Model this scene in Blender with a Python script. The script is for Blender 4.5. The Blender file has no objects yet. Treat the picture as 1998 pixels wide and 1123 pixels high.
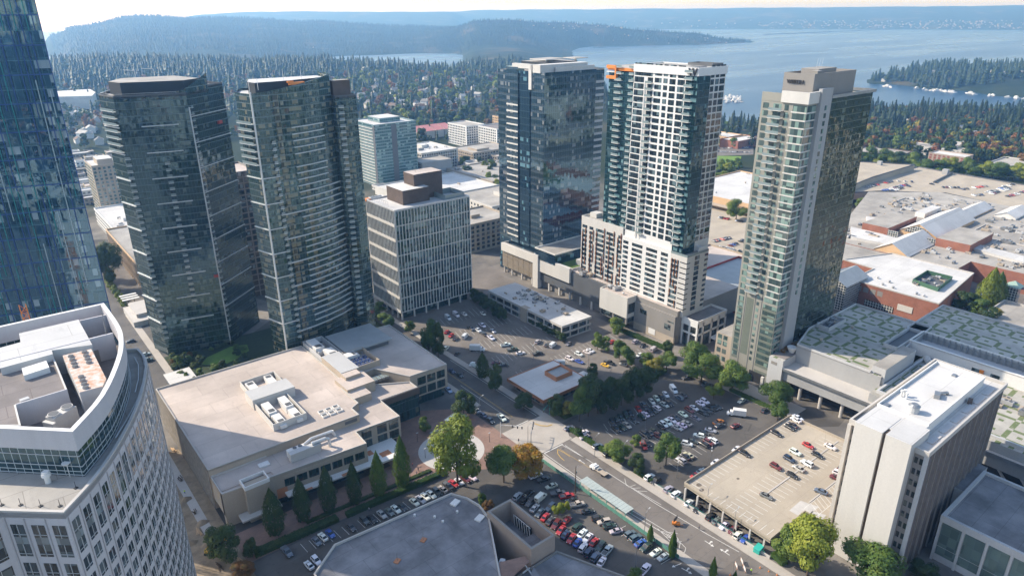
import bpy, math, random
import numpy as np
from mathutils import Vector
random.seed(7); RNG = np.random.default_rng(7)
S = bpy.context.scene
COL = S.collection
# ---------------------------------------------------------------- camera geometry
# X runs along the cross streets, Y along the main street, Z up, metres. The camera hovers at (0,0,160).
FPX, PITCH, ROLL, YAW, CAMZ = 1340.0, math.radians(21.88), math.radians(-0.40), math.radians(38.78), 160.0
def _g(v):
    c, s = math.cos(YAW), math.sin(YAW)
    return Vector((v[0]*c+v[1]*s, -v[0]*s+v[1]*c, v[2]))
_r, _u = Vector((1,0,0)), Vector((0,math.sin(PITCH),math.cos(PITCH)))
CFW = _g((0,math.cos(PITCH),-math.sin(PITCH)))
CRT = _g(math.cos(ROLL)*_r+math.sin(ROLL)*_u); CUP = _g(-math.sin(ROLL)*_r+math.cos(ROLL)*_u)
def ray(x, y): return CFW+CRT*((x-999)/FPX)-CUP*((y-561.5)/FPX)
def P(x, y, z=0.0):
    """survey: where the sight line through a photo pixel meets the level z"""
    d = ray(x, y); t = (z-CAMZ)/d.z
    return (d.x*t, d.y*t)
def bb(z, *px):
    q = [P(x, y, z) for x, y in px]
    return min(a for a, b in q), min(b for a, b in q), max(a for a, b in q), max(b for a, b in q)
def up_h(bx, by, ty, z0=0.0):
    """height of a thing standing at photo pixel (bx,by) whose top is at row ty"""
    p = P(bx, by, z0); d = ray(bx, ty)
    return CAMZ+math.hypot(*p)*d.z/math.hypot(d.x, d.y)-z0
def heading(x0, y0, x1, y1, z=0.0):
    a, b = P(x0, y0, z), P(x1, y1, z); return math.atan2(b[1]-a[1], b[0]-a[0])
# ---------------------------------------------------------------- objects
def link(o): COL.objects.link(o); return o
def tag(o, label=None, cat=None, group=None, kind=None):
    if label: o['label'] = label
    if cat: o['category'] = cat
    if group: o['group'] = group
    if kind: o['kind'] = kind
    return o
def thing(name, label, cat, loc, rz=0.0, group=None):
    o = link(bpy.data.objects.new(name, None)); o.empty_display_size = 1
    o.location = (loc[0], loc[1], loc[2] if len(loc) > 2 else 0); o.rotation_euler.z = rz
    return tag(o, label, cat, group)
def ccw(poly):
    a = sum(poly[i][0]*poly[(i+1) % len(poly)][1]-poly[(i+1) % len(poly)][0]*poly[i][1] for i in range(len(poly)))
    return list(poly) if a > 0 else list(poly)[::-1]
def rect(x0, y0, x1, y1):
    x0, x1 = sorted((x0, x1)); y0, y1 = sorted((y0, y1)); return [(x0,y0),(x1,y0),(x1,y1),(x0,y1)]
def orect(cx, cy, lx, ly, a):
    c, s = math.cos(a), math.sin(a)
    return [(cx+c*x-s*y, cy+s*x+c*y) for x, y in ((-lx/2,-ly/2),(lx/2,-ly/2),(lx/2,ly/2),(-lx/2,ly/2))]
def inset(poly, t):
    poly = ccw(poly); n = len(poly); out = []
    for i in range(n):
        p0, p1, p2 = Vector(poly[i-1]), Vector(poly[i]), Vector(poly[(i+1) % n])
        a, b = (p1-p0).normalized(), (p2-p1).normalized()
        na, nb = Vector((-a.y, a.x)), Vector((-b.y, b.x)); m = na+nb
        k = t/max(0.3, (1+na.dot(nb))); q = p1+m*k; out.append((q.x, q.y))
    return out
class MB:
    def __init__(s): s.v, s.f, s.m = [], [], []
    def face(s, pts, m=0):
        i = len(s.v); s.v += [tuple(p) for p in pts]; s.f.append(tuple(range(i, i+len(pts)))); s.m.append(m); return s
    def walls(s, poly, z0, z1, m=0, skip=()):
        poly = ccw(poly); n = len(poly)
        for i in range(n):
            if i in skip: continue
            a, b = poly[i], poly[(i+1) % n]
            s.face([(a[0],a[1],z0),(b[0],b[1],z0),(b[0],b[1],z1),(a[0],a[1],z1)], m)
        return s
    def cap(s, poly, z, m=0): return s.face([(p[0],p[1],z) for p in ccw(poly)], m)
    def floor(s, poly, z, m=0): return s.face([(p[0],p[1],z) for p in ccw(poly)[::-1]], m)
    def prism(s, poly, z0, z1, m=0, mt=None, bottom=True):
        s.walls(poly, z0, z1, m); s.cap(poly, z1, m if mt is None else mt)
        if bottom: s.floor(poly, z0, m)
        return s
    def box(s, x0, y0, z0, x1, y1, z1, m=0, mt=None): return s.prism(rect(x0,y0,x1,y1), z0, z1, m, mt)
    def obox(s, cx, cy, z0, lx, ly, h, a=0.0, m=0, mt=None): return s.prism(orect(cx,cy,lx,ly,a), z0, z0+h, m, mt)
    def ring(s, poly, z0, z1, t, m=0, mt=None):
        """a parapet: outer wall, inner wall and coping"""
        poly = ccw(poly); q = inset(poly, t); n = len(poly); mt = m if mt is None else mt
        s.walls(poly, z0, z1, m)
        for i in range(n):
            j = (i+1) % n; a, b, c, d = q[i], q[j], poly[i], poly[j]
            s.face([(b[0],b[1],z0),(a[0],a[1],z0),(a[0],a[1],z1),(b[0],b[1],z1)], m)
            s.face([(c[0],c[1],z1),(d[0],d[1],z1),(b[0],b[1],z1),(a[0],a[1],z1)], mt)
        return s
    def bar(s, a, b, w, h, m=0):
        """a beam of width w and height h from a to b (3-D points)"""
        a, b = Vector(a), Vector(b); d = (b-a).normalized()
        sd = d.cross(Vector((0,0,1)));
        sd = Vector((1,0,0)) if sd.length < 1e-4 else sd.normalized()
        up = sd.cross(d); A = sd*w/2; B = up*h/2
        q = [a-A-B, a+A-B, a+A+B, a-A+B]; r = [b-A-B, b+A-B, b+A+B, b-A+B]
        for i in range(4):
            j = (i+1) % 4; s.face([q[i], q[j], r[j], r[i]][::-1], m)
        s.face(q, m); s.face(r[::-1], m); return s
    def cyl(s, x, y, z0, z1, r, n=10, m=0, r1=None):
        r1 = r if r1 is None else r1
        p = [(math.cos(2*math.pi*i/n), math.sin(2*math.pi*i/n)) for i in range(n)]
        for i in range(n):
            a, b = p[i], p[(i+1) % n]
            s.face([(x+a[0]*r,y+a[1]*r,z0),(x+b[0]*r,y+b[1]*r,z0),(x+b[0]*r1,y+b[1]*r1,z1),(x+a[0]*r1,y+a[1]*r1,z1)], m)
        if r1 > 1e-3: s.face([(x+a[0]*r1,y+a[1]*r1,z1) for a in p], m)
        return s
    def tube(s, pts, r, n=6, m=0):
        for i in range(len(pts)-1): s.rod(pts[i], pts[i+1], r, r, n, m)
        return s
    def rod(s, a, b, r0, r1, n=6, m=0):
        a, b = Vector(a), Vector(b); d = (b-a).normalized()
        sd = d.cross(Vector((0,0,1))); sd = Vector((1,0,0)) if sd.length < 1e-4 else sd.normalized(); up = d.cross(sd)
        c = [(sd*math.cos(2*math.pi*i/n)+up*math.sin(2*math.pi*i/n)) for i in range(n)]
        for i in range(n):
            j = (i+1) % n; s.face([a+c[i]*r0, a+c[j]*r0, b+c[j]*r1, b+c[i]*r1], m)
        s.face([b+q*r1 for q in c], m); s.face([a+q*r0 for q in c][::-1], m); return s
    def build(s, name, mats, parent=None, origin=None, smooth=False):
        if not isinstance(mats, (list, tuple)): mats = [mats]
        v = np.array(s.v, dtype=float).reshape(-1, 3)
        if parent is not None: org = np.array(parent.location) if origin is None else np.array(origin)
        elif origin is not None: org = np.array(origin, dtype=float)
        else: org = np.array([(v[:,0].min()+v[:,0].max())/2, (v[:,1].min()+v[:,1].max())/2, v[:,2].min()])
        me = bpy.data.meshes.new(name)
        me.from_pydata([tuple(p) for p in (v-org)], [], s.f)
        for mt in mats: me.materials.append(mt)
        me.polygons.foreach_set('material_index', s.m)
        # UVs in metres: walls (along, height), flat faces (x, y)
        uv = me.uv_layers.new(name='UVMap'); nl = len(me.loops)
        vi = np.empty(nl, dtype=np.int32); me.loops.foreach_get('vertex_index', vi)
        nr = np.empty(len(me.polygons)*3); me.polygons.foreach_get('normal', nr); nr = nr.reshape(-1, 3)
        lt = np.empty(len(me.polygons), dtype=np.int32); me.polygons.foreach_get('loop_total', lt)
        N = np.repeat(nr, lt, axis=0); X = v[vi]; hl = np.hypot(N[:,0], N[:,1])
        fl = hl < 0.3; hl[hl == 0] = 1
        al = np.where(fl, X[:,0], (-N[:,1]*X[:,0]+N[:,0]*X[:,1])/hl); ht = np.where(fl, X[:,1], X[:,2])
        uv.data.foreach_set('uv', np.stack([al, ht], 1).ravel())
        if smooth: me.polygons.foreach_set('use_smooth', [True]*len(me.polygons))
        me.update()
        o = link(bpy.data.objects.new(name, me))
        if parent is not None:
            o.parent = parent
            if origin is not None: o.location = [origin[i]-parent.location[i] for i in range(3)]
        else: o.location = org
        return o
def part(name, mats, parent, fn, **k):
    m = MB(); fn(m); return m.build(name, mats, parent, **k)
def structure(name, mats, mb): return tag(mb.build(name, mats, origin=(0,0,0)), kind='structure')
def copy_tree(o, parent=None):
    c = o.copy(); COL.objects.link(c)
    if parent is not None: c.parent = parent
    for ch in o.children: copy_tree(ch, c)
    return c
def wall_quad(a, b, s0, s1, z0, z1, out=0.06):
    """4 corners of a panel on the wall a->b (outside on the right-hand side), s in metres along the wall"""
    d = Vector((b[0]-a[0], b[1]-a[1])); L = d.length; d /= L; n = Vector((d.y, -d.x))*out
    p, q = Vector(a)+d*s0+n, Vector(a)+d*s1+n
    return [(p.x,p.y,z0),(q.x,q.y,z0),(q.x,q.y,z1),(p.x,p.y,z1)], n
def panel(mb, a, b, s0, s1, z0, z1, out=0.06, m=0, back=0.0):
    """a shallow box standing proud of a wall"""
    q, n = wall_quad(a, b, s0, s1, z0, z1, out); k = 1.0 if out == 0 else (out-back)/out
    r = [(p[0]-n.x*k, p[1]-n.y*k, p[2]) for p in q]
    mb.face(q, m)
    for i in range(4): mb.face([r[i], r[(i+1) % 4], q[(i+1) % 4], q[i]], m)
    return mb
def many(parent, name, specs, mats, limit=100, fn=None):
    """countable parts: the first `limit` (those listed first show largest) become meshes of their own, the rest one stuff part"""
    fn = fn or (lambda mb, sp: panel(mb, *sp))
    for sp in specs[:limit]:
        mb = MB(); fn(mb, sp); mb.build(name, mats, parent)
    if len(specs) > limit:
        mb = MB()
        for sp in specs[limit:]: fn(mb, sp)
        tag(mb.build(name, mats, parent), kind='stuff')
# ---------------------------------------------------------------- materials
MATS = {}
def nodes_of(name):
    m = bpy.data.materials.new(name); m.use_nodes = True; nt = m.node_tree; nt.nodes.clear()
    out = nt.nodes.new('ShaderNodeOutputMaterial'); b = nt.nodes.new('ShaderNodeBsdfPrincipled')
    nt.links.new(b.outputs[0], out.inputs[0]); MATS[name] = m
    return m, nt, b
def N(nt, t, **kw):
    n = nt.nodes.new(t)
    for k, v in kw.items(): setattr(n, k, v)
    return n
def math_(nt, op, a, b=None, c=None):
    n = N(nt, 'ShaderNodeMath', operation=op)
    for i, x in enumerate((a, b, c)):
        if x is None: continue
        if isinstance(x, (int, float)): n.inputs[i].default_value = x
        else: nt.links.new(x, n.inputs[i])
    return n.outputs[0]
def mixc(nt, fac, a, b, mode='MIX'):
    n = N(nt, 'ShaderNodeMix', data_type='RGBA', blend_type=mode)
    for i, x in ((0, fac), (6, a), (7, b)):
        if isinstance(x, (int, float)): n.inputs[i].default_value = x
        elif isinstance(x, (tuple, list)): n.inputs[i].default_value = (*x[:3], 1)
        else: nt.links.new(x, n.inputs[i])
    return n.outputs[2]
def noise(nt, scale, detail=3.0, rough=0.55, vec=None, sc=None):
    n = N(nt, 'ShaderNodeTexNoise'); n.inputs['Scale'].default_value = scale; n.inputs['Detail'].default_value = detail
    n.inputs['Roughness'].default_value = rough
    if vec is None: vec = N(nt, 'ShaderNodeNewGeometry').outputs['Position']
    if sc is not None:
        mp = N(nt, 'ShaderNodeMapping'); mp.inputs['Scale'].default_value = sc; nt.links.new(vec, mp.inputs[0]); vec = mp.outputs[0]
    nt.links.new(vec, n.inputs['Vector']); return n.outputs['Fac']
def ramp(nt, fac, a, b):
    return N_map(nt, fac, a, b)
def N_map(nt, fac, a, b, lo=0.0, hi=1.0):
    n = N(nt, 'ShaderNodeMapRange'); nt.links.new(fac, n.inputs[0])
    for i, x in enumerate((a, b, lo, hi)): n.inputs[i+1].default_value = x
    return n.outputs[0]
def uvxy(nt):
    s = N(nt, 'ShaderNodeSeparateXYZ'); nt.links.new(N(nt, 'ShaderNodeUVMap').outputs[0], s.inputs[0]); return s.outputs[0], s.outputs[1]
def surf(name, col, rough=0.8, var=0.25, scale=0.15, col2=None, streak=False, fine=True, metal=0.0, spec=0.4, bump=0.0):
    """a weathered surface: broad stains plus fine grain"""
    m, nt, b = nodes_of(name)
    dark = tuple(c*(1-var) for c in col) if col2 is None else col2
    f = N_map(nt, noise(nt, scale, 5, 0.62, sc=(1, 1, 0.12) if streak else None), 0.35, 0.65)
    c = mixc(nt, f, dark, col)
    if fine: c = mixc(nt, math_(nt, 'MULTIPLY', N_map(nt, noise(nt, scale*14, 3, 0.7), 0.3, 0.7), 0.28), c, tuple(x*0.62 for x in col))
    nt.links.new(c, b.inputs['Base Color']); b.inputs['Roughness'].default_value = rough
    b.inputs['Metallic'].default_value = metal; b.inputs['Specular IOR Level'].default_value = spec
    if bump:
        bp = N(nt, 'ShaderNodeBump'); bp.inputs['Strength'].default_value = bump; bp.inputs['Distance'].default_value = 0.3
        nt.links.new(noise(nt, scale*6, 4), bp.inputs['Height']); nt.links.new(bp.outputs[0], b.inputs['Normal'])
    return m
def roof_mat(name, col, seam=8.0, var=0.22, patch=0.05, rough=0.85):
    """a membrane roof: sheets with seams, ponding stains, patches and dirt streaks"""
    m, nt, b = nodes_of(name); x, y = uvxy(nt)
    br = N(nt, 'ShaderNodeTexBrick'); br.offset = 0.37; br.inputs['Scale'].default_value = 1.0
    br.inputs['Brick Width'].default_value = seam*2.3; br.inputs['Row Height'].default_value = seam
    br.inputs['Mortar Size'].default_value = 0.07; br.inputs['Bias'].default_value = 0.0
    br.inputs['Color1'].default_value = (1,1,1,1); br.inputs['Color2'].default_value = (0.9,0.9,0.9,1); br.inputs['Mortar'].default_value = (0.66,0.65,0.64,1)
    nt.links.new(N(nt, 'ShaderNodeUVMap').outputs[0], br.inputs['Vector'])
    f = N_map(nt, noise(nt, patch, 6, 0.65), 0.36, 0.66)
    c = mixc(nt, f, tuple(k*(1-var) for k in col), col)
    c = mixc(nt, 1.0, c, br.outputs['Color'], 'MULTIPLY')
    g = N_map(nt, noise(nt, 0.5, 4, 0.7, sc=(1, 0.2, 1)), 0.58, 0.75)
    c = mixc(nt, math_(nt, 'MULTIPLY', g, 0.4), c, tuple(k*0.5 for k in col))
    nt.links.new(c, b.inputs['Base Color']); b.inputs['Roughness'].default_value = rough; b.inputs['Specular IOR Level'].default_value = 0.25
    return m
def glass_wall(name, tint, span, pw=1.5, fh=3.3, sp=0.28, mull=(0.25,0.27,0.28), mw=0.05, mh=0.03, ior=2.0, tilt=0.010, blind=0.18,
               span_rough=0.25, blind_reflc=(0.34,0.34,0.31), warp=0.006, rough=0.03, st=(0.52,0.84,1.0)):
    """curtain wall: panes that each tilt a little, spandrel bands, mullions, blinds and painted reflections in some panes"""
    m, nt, b = nodes_of(name); x, y = uvxy(nt)
    fx, fy = math_(nt, 'DIVIDE', x, pw), math_(nt, 'DIVIDE', y, fh)
    ix, iy = math_(nt, 'FLOOR', fx), math_(nt, 'FLOOR', fy); rx, ry = math_(nt, 'FRACT', fx), math_(nt, 'FRACT', fy)
    cb = N(nt, 'ShaderNodeCombineXYZ'); nt.links.new(ix, cb.inputs[0]); nt.links.new(iy, cb.inputs[1])
    wn = N(nt, 'ShaderNodeTexWhiteNoise', noise_dimensions='3D'); nt.links.new(cb.outputs[0], wn.inputs['Vector'])
    cb2 = N(nt, 'ShaderNodeCombineXYZ'); nt.links.new(math_(nt, 'FLOOR', math_(nt, 'DIVIDE', fx, 2.0)), cb2.inputs[0]); nt.links.new(math_(nt, 'FLOOR', math_(nt, 'DIVIDE', fy, 6.0)), cb2.inputs[1]); cb2.inputs[2].default_value = 9
    wn2 = N(nt, 'ShaderNodeTexWhiteNoise', noise_dimensions='3D'); nt.links.new(cb2.outputs[0], wn2.inputs['Vector'])
    span_m = math_(nt, 'LESS_THAN', ry, sp)
    mul_m = math_(nt, 'MAXIMUM', math_(nt, 'LESS_THAN', rx, mw/pw), math_(nt, 'LESS_THAN', ry, mh/fh*3))
    bl = math_(nt, 'LESS_THAN', math_(nt, 'ADD', math_(nt, 'MULTIPLY', wn.outputs['Value'], 0.5), math_(nt, 'MULTIPLY', wn2.outputs['Value'], 0.5)), 0.25+blind*0.5)  # pale panes: blinds, and reflections put into the colour in streaks
    bl = math_(nt, 'MULTIPLY', bl, math_(nt, 'GREATER_THAN', ry, 0.45)) if blind > 0 else 0.0
    c = mixc(nt, wn.outputs['Value'], tuple(t*0.75 for t in tint), tuple(t*1.25 for t in tint))
    c = mixc(nt, bl, c, blind_reflc); c = mixc(nt, span_m, c, span); c = mixc(nt, mul_m, c, mull)
    nt.links.new(c, b.inputs['Base Color'])
    nt.links.new(math_(nt, 'ADD', math_(nt, 'MULTIPLY', span_m, span_rough), math_(nt, 'ADD', rough, math_(nt, 'MULTIPLY', mul_m, 0.35))), b.inputs['Roughness'])
    b.inputs['IOR'].default_value = ior; b.inputs['Specular Tint'].default_value = (*st,1)
    geo = N(nt, 'ShaderNodeNewGeometry')
    def vmul(v, k):
        n = N(nt, 'ShaderNodeVectorMath', operation='SCALE'); nt.links.new(v, n.inputs[0]); n.inputs['Scale'].default_value = k; return n.outputs[0]
    def vadd(a, c):
        n = N(nt, 'ShaderNodeVectorMath', operation='ADD'); nt.links.new(a, n.inputs[0])
        if isinstance(c, tuple): n.inputs[1].default_value = c
        else: nt.links.new(c, n.inputs[1])
        return n.outputs[0]
    tl = vmul(vadd(wn.outputs['Color'], (-0.5,-0.5,-0.5)), tilt*2)
    ns = N(nt, 'ShaderNodeTexNoise'); ns.inputs['Scale'].default_value = 0.45; nt.links.new(geo.outputs['Position'], ns.inputs['Vector'])
    wp = vmul(vadd(ns.outputs['Color'], (-0.5,-0.5,-0.5)), warp*2)
    nn = N(nt, 'ShaderNodeVectorMath', operation='NORMALIZE'); nt.links.new(vadd(vadd(geo.outputs['Normal'], tl), wp), nn.inputs[0])
    nt.links.new(nn.outputs[0], b.inputs['Normal'])
    return m
def win_mat(name, tint, ior=1.75, light=(0.30,0.32,0.31), frac=0.3, rough=0.04):
    """punched windows: each its own shade, some with blinds"""
    m, nt, b = nodes_of(name); x, y = uvxy(nt)
    cb = N(nt, 'ShaderNodeCombineXYZ'); nt.links.new(math_(nt, 'FLOOR', math_(nt, 'DIVIDE', x, 1.6)), cb.inputs[0]); nt.links.new(math_(nt, 'FLOOR', math_(nt, 'DIVIDE', y, 2.9)), cb.inputs[1])
    wn = N(nt, 'ShaderNodeTexWhiteNoise', noise_dimensions='3D'); nt.links.new(cb.outputs[0], wn.inputs['Vector'])
    c = mixc(nt, wn.outputs['Value'], tuple(t*0.4 for t in tint), tuple(t*1.6 for t in tint))
    c = mixc(nt, math_(nt, 'LESS_THAN', wn.outputs['Value'], frac), c, light)
    rx = math_(nt, 'FRACT', math_(nt, 'DIVIDE', x, 1.6)); c = mixc(nt, math_(nt, 'LESS_THAN', rx, 0.05), c, (0.12,0.12,0.12))
    nt.links.new(c, b.inputs['Base Color']); b.inputs['Roughness'].default_value = rough; b.inputs['IOR'].default_value = ior
    return m
def brick_mat(name, c1, c2, mortar, scale=1.0):
    m, nt, b = nodes_of(name); br = N(nt, 'ShaderNodeTexBrick'); nt.links.new(N(nt, 'ShaderNodeUVMap').outputs[0], br.inputs['Vector'])
    br.inputs['Scale'].default_value = scale; br.inputs['Brick Width'].default_value = 0.6; br.inputs['Row Height'].default_value = 0.25; br.inputs['Mortar Size'].default_value = 0.02
    for k, c in (('Color1', c1), ('Color2', c2), ('Mortar', mortar)): br.inputs[k].default_value = (*c, 1)
    c = mixc(nt, N_map(nt, noise(nt, 0.2, 5), 0.3, 0.7), mixc(nt, 1.0, br.outputs['Color'], (0.72,0.70,0.70), 'MULTIPLY'), br.outputs['Color'])
    nt.links.new(c, b.inputs['Base Color']); b.inputs['Roughness'].default_value = 0.9; return m
def leaf_mat(name, c1, c2, c3, scale=0.35, tr=0.3):
    m, nt, b = nodes_of(name)
    oi = N(nt, 'ShaderNodeObjectInfo'); geo = N(nt, 'ShaderNodeNewGeometry')
    r = math_(nt, 'FRACT', math_(nt, 'ADD', geo.outputs['Random Per Island'], oi.outputs['Random']))
    c = mixc(nt, geo.outputs['Random Per Island'], c1, c2)
    c = mixc(nt, N_map(nt, noise(nt, scale, 2), 0.45, 0.7), c, c3)
    k = N(nt, 'ShaderNodeHueSaturation'); nt.links.new(c, k.inputs['Color'])
    nt.links.new(N_map(nt, oi.outputs['Random'], 0, 1, 0.72, 1.25), k.inputs['Value'])
    nt.links.new(N_map(nt, oi.outputs['Random'], 0, 1, 0.515, 0.485), k.inputs['Hue'])
    nt.links.new(k.outputs[0], b.inputs['Base Color']); b.inputs['Roughness'].default_value = 0.6; b.inputs['Specular IOR Level'].default_value = 0.3
    ts = N(nt, 'ShaderNodeBsdfTranslucent'); nt.links.new(k.outputs[0], ts.inputs[0])
    mx = N(nt, 'ShaderNodeMixShader'); mx.inputs[0].default_value = tr
    nt.links.new(b.outputs[0], mx.inputs[1]); nt.links.new(ts.outputs[0], mx.inputs[2])
    nt.links.new(mx.outputs[0], [n for n in nt.nodes if n.type == 'OUTPUT_MATERIAL'][0].inputs[0]); return m
def pave(name, col, k=1.0):
    """worn paving: resurfaced strips, sealed cracks, oil drips, tyre-polished patches"""
    m, nt, b = nodes_of(name); x, y = uvxy(nt); uv = N(nt, 'ShaderNodeUVMap').outputs[0]
    br = N(nt, 'ShaderNodeTexBrick'); br.offset = .43; br.inputs['Scale'].default_value = 1; br.inputs['Brick Width'].default_value = 23; br.inputs['Row Height'].default_value = 7.3; br.inputs['Mortar Size'].default_value = .05
    br.inputs['Color1'].default_value = (1,1,1,1); br.inputs['Color2'].default_value = (.80,.80,.81,1); br.inputs['Mortar'].default_value = (.55,.54,.54,1)
    nt.links.new(uv, br.inputs['Vector']); c = mixc(nt, N_map(nt, noise(nt, .05, 6, .68), .36, .64), tuple(v*(1-.32*k) for v in col), col)
    c = mixc(nt, .8*k, c, br.outputs['Color'], 'MULTIPLY')
    vo = N(nt, 'ShaderNodeTexVoronoi', feature='DISTANCE_TO_EDGE'); vo.inputs['Scale'].default_value = .16; nt.links.new(uv, vo.inputs['Vector'])
    crack = math_(nt, 'MULTIPLY', math_(nt, 'LESS_THAN', vo.outputs['Distance'], .007*k), math_(nt, 'GREATER_THAN', noise(nt, .06, 2), .55)); c = mixc(nt, math_(nt, 'MULTIPLY', crack, .4*k), c, (.03,.03,.03))
    vs = N(nt, 'ShaderNodeTexVoronoi'); vs.inputs['Scale'].default_value = .38; nt.links.new(uv, vs.inputs['Vector']); c = mixc(nt, math_(nt, 'MULTIPLY', N_map(nt, vs.outputs['Distance'], .22, .05), .45*k), c, tuple(v*.4 for v in col))
    c = mixc(nt, math_(nt, 'MULTIPLY', N_map(nt, noise(nt, 1.6, 4, .75), .35, .7), .25), c, tuple(v*.6 for v in col))
    nt.links.new(c, b.inputs['Base Color']); b.inputs['Roughness'].default_value = .92; b.inputs['Specular IOR Level'].default_value = .25; return m
def plain(name, col, rough=0.6, metal=0.0, ior=1.5, emit=None):
    m, nt, b = nodes_of(name); b.inputs['Base Color'].default_value = (*col, 1); b.inputs['Roughness'].default_value = rough
    b.inputs['Metallic'].default_value = metal; b.inputs['IOR'].default_value = ior; return m
def paint_mat(name):
    """car paint: takes the colour of its object"""
    m, nt, b = nodes_of(name); oi = N(nt, 'ShaderNodeObjectInfo')
    c = mixc(nt, N_map(nt, noise(nt, 3.0, 3), 0.4, 0.8, 0, 0.25), oi.outputs['Color'], (0.25,0.23,0.2)); nt.links.new(c, b.inputs['Base Color'])
    b.inputs['Roughness'].default_value = 0.28; b.inputs['Coat Weight'].default_value = 0.6; b.inputs['Coat Roughness'].default_value = 0.06; return m

M_concrete = surf('concrete', (0.40,0.375,0.34), 0.85, 0.18, 0.12)
M_conc_lt = surf('pale_concrete', (0.52,0.49,0.45), 0.85, 0.14, 0.12)
M_white = surf('white_wall', (0.72,0.705,0.675), 0.7, 0.08, 0.1, streak=True)
M_offwhite = surf('offwhite_wall', (0.60,0.575,0.53), 0.75, 0.12, 0.1, streak=True)
M_beige = surf('beige_wall', (0.43,0.36,0.28), 0.85, 0.12, 0.12, streak=True)
M_taupe = surf('taupe_wall', (0.27,0.25,0.225), 0.8, 0.12, 0.1, streak=True)
M_grey = surf('grey_wall', (0.36,0.36,0.355), 0.8, 0.12, 0.1, streak=True)
M_ltgrey = surf('light_grey_wall', (0.50,0.50,0.495), 0.75, 0.1, 0.1, streak=True)
M_dkgrey = surf('dark_grey_wall', (0.12,0.125,0.13), 0.6, 0.2, 0.1)
M_brown = surf('brown_brick_box', (0.13,0.095,0.075), 0.85, 0.2, 0.3)
M_ribs = surf('ribbed_aggregate', (0.29,0.255,0.232), 0.95, 0.25, 0.25, streak=True)
M_tan = surf('tan_stucco', (0.62,0.42,0.24), 0.85, 0.12, 0.1)
M_pink = surf('pinkish_stucco', (0.40,0.315,0.255), 0.85, 0.12, 0.1, streak=True)
M_granite = surf('pale_granite', (0.56,0.535,0.54), 0.6, 0.1, 0.3, streak=True)
M_orange = surf('orange_paint', (0.75,0.24,0.04), 0.5, 0.15, 0.2)
M_terra = surf('terracotta', (0.50,0.22,0.11), 0.8, 0.15, 0.3)
M_metal = surf('white_metal', (0.66,0.66,0.65), 0.45, 0.12, 0.5, metal=0.2)
M_steel = surf('galvanised_steel', (0.35,0.36,0.37), 0.4, 0.25, 0.6, metal=0.6)
M_black = plain('black_metal', (0.03,0.03,0.032), 0.5)
M_rail = plain('rail_glass', (0.22,0.27,0.27), 0.08, 0.0, 1.7)
M_red = surf('red_wall', (0.38,0.045,0.035), 0.7, 0.15, 0.2)
M_green_sign = plain('green_metal', (0.05,0.32,0.25), 0.5)
M_brick = brick_mat('red_brick', (0.36,0.13,0.075), (0.29,0.10,0.06), (0.34,0.23,0.18))
M_paver = brick_mat('brick_paving', (0.29,0.175,0.13), (0.24,0.15,0.115), (0.27,0.2,0.165), 0.6)
R_pink = roof_mat('warm_membrane_roof', (0.60,0.515,0.455), 9, 0.30, 0.04)
R_grey = roof_mat('grey_membrane_roof', (0.29,0.285,0.295), 6, 0.5, 0.09)
R_white = roof_mat('white_membrane_roof', (0.62,0.605,0.58), 7, 0.2, 0.05)
R_tan = roof_mat('tan_gravel_roof', (0.43,0.40,0.355), 6, 0.36, 0.05)
R_brown = roof_mat('brown_tar_roof', (0.25,0.22,0.205), 5, 0.3, 0.12)
R_metal = surf('metal_roof', (0.36,0.38,0.385), 0.5, 0.15, 0.2)
M_asphalt = pave('asphalt', (0.155,0.143,0.13))
M_lotasp = pave('lot_asphalt', (0.135,0.124,0.112))
M_road = pave('worn_road', (0.225,0.20,0.175))
M_walk = surf('sidewalk_concrete', (0.46,0.415,0.36), 0.9, 0.18, 0.1)
M_deck = pave('parking_deck', (0.46,0.40,0.315), .6)
M_line = surf('line_paint', (0.72,0.70,0.65), 0.8, 0.2, 0.6)
M_yellow = surf('yellow_paint', (0.62,0.40,0.10), 0.8, 0.25, 0.5)
M_dirt = surf('bare_dirt', (0.36,0.28,0.19), 0.95, 0.45, 0.25)
M_grass = surf('lawn', (0.10,0.17,0.035), 0.9, 0.35, 0.2)
M_lawn = surf('bright_lawn', (0.15,0.26,0.035), 0.9, 0.3, 0.2)
L_green = leaf_mat('green_leaves', (0.065,0.125,0.02), (0.115,0.18,0.035), (0.15,0.20,0.035))
L_dark = leaf_mat('dark_leaves', (0.03,0.062,0.017), (0.055,0.095,0.024), (0.075,0.10,0.028))
L_yel = leaf_mat('yellow_green_leaves', (0.15,0.20,0.02), (0.27,0.29,0.035), (0.23,0.28,0.04))
L_gold = leaf_mat('golden_leaves', (0.28,0.24,0.03), (0.36,0.28,0.04), (0.22,0.23,0.04))
L_amber = leaf_mat('amber_leaves', (0.42,0.16,0.02), (0.48,0.26,0.03), (0.24,0.22,0.03))
L_rust = leaf_mat('rust_leaves', (0.20,0.085,0.025), (0.26,0.12,0.035), (0.12,0.11,0.03))
L_con = leaf_mat('conifer_needles', (0.012,0.030,0.014), (0.022,0.044,0.018), (0.028,0.048,0.018), tr=0.08)
L_hedge = leaf_mat('hedge_leaves', (0.04,0.085,0.015), (0.065,0.12,0.022), (0.05,0.09,0.02))
M_bark = surf('bark', (0.11,0.08,0.055), 0.95, 0.3, 1.0)
M_paint = paint_mat('car_paint'); M_cglass = plain('car_glass', (0.012,0.015,0.018), 0.05, 0, 1.6)
M_tyre = plain('tyre_rubber', (0.02,0.02,0.02), 0.8); M_rim = plain('alloy_rim', (0.4,0.4,0.41), 0.35, 0.8)
M_lamp = plain('lamp_lens', (0.75,0.75,0.72), 0.15); M_tail = plain('tail_lens', (0.35,0.02,0.02), 0.2)
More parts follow.
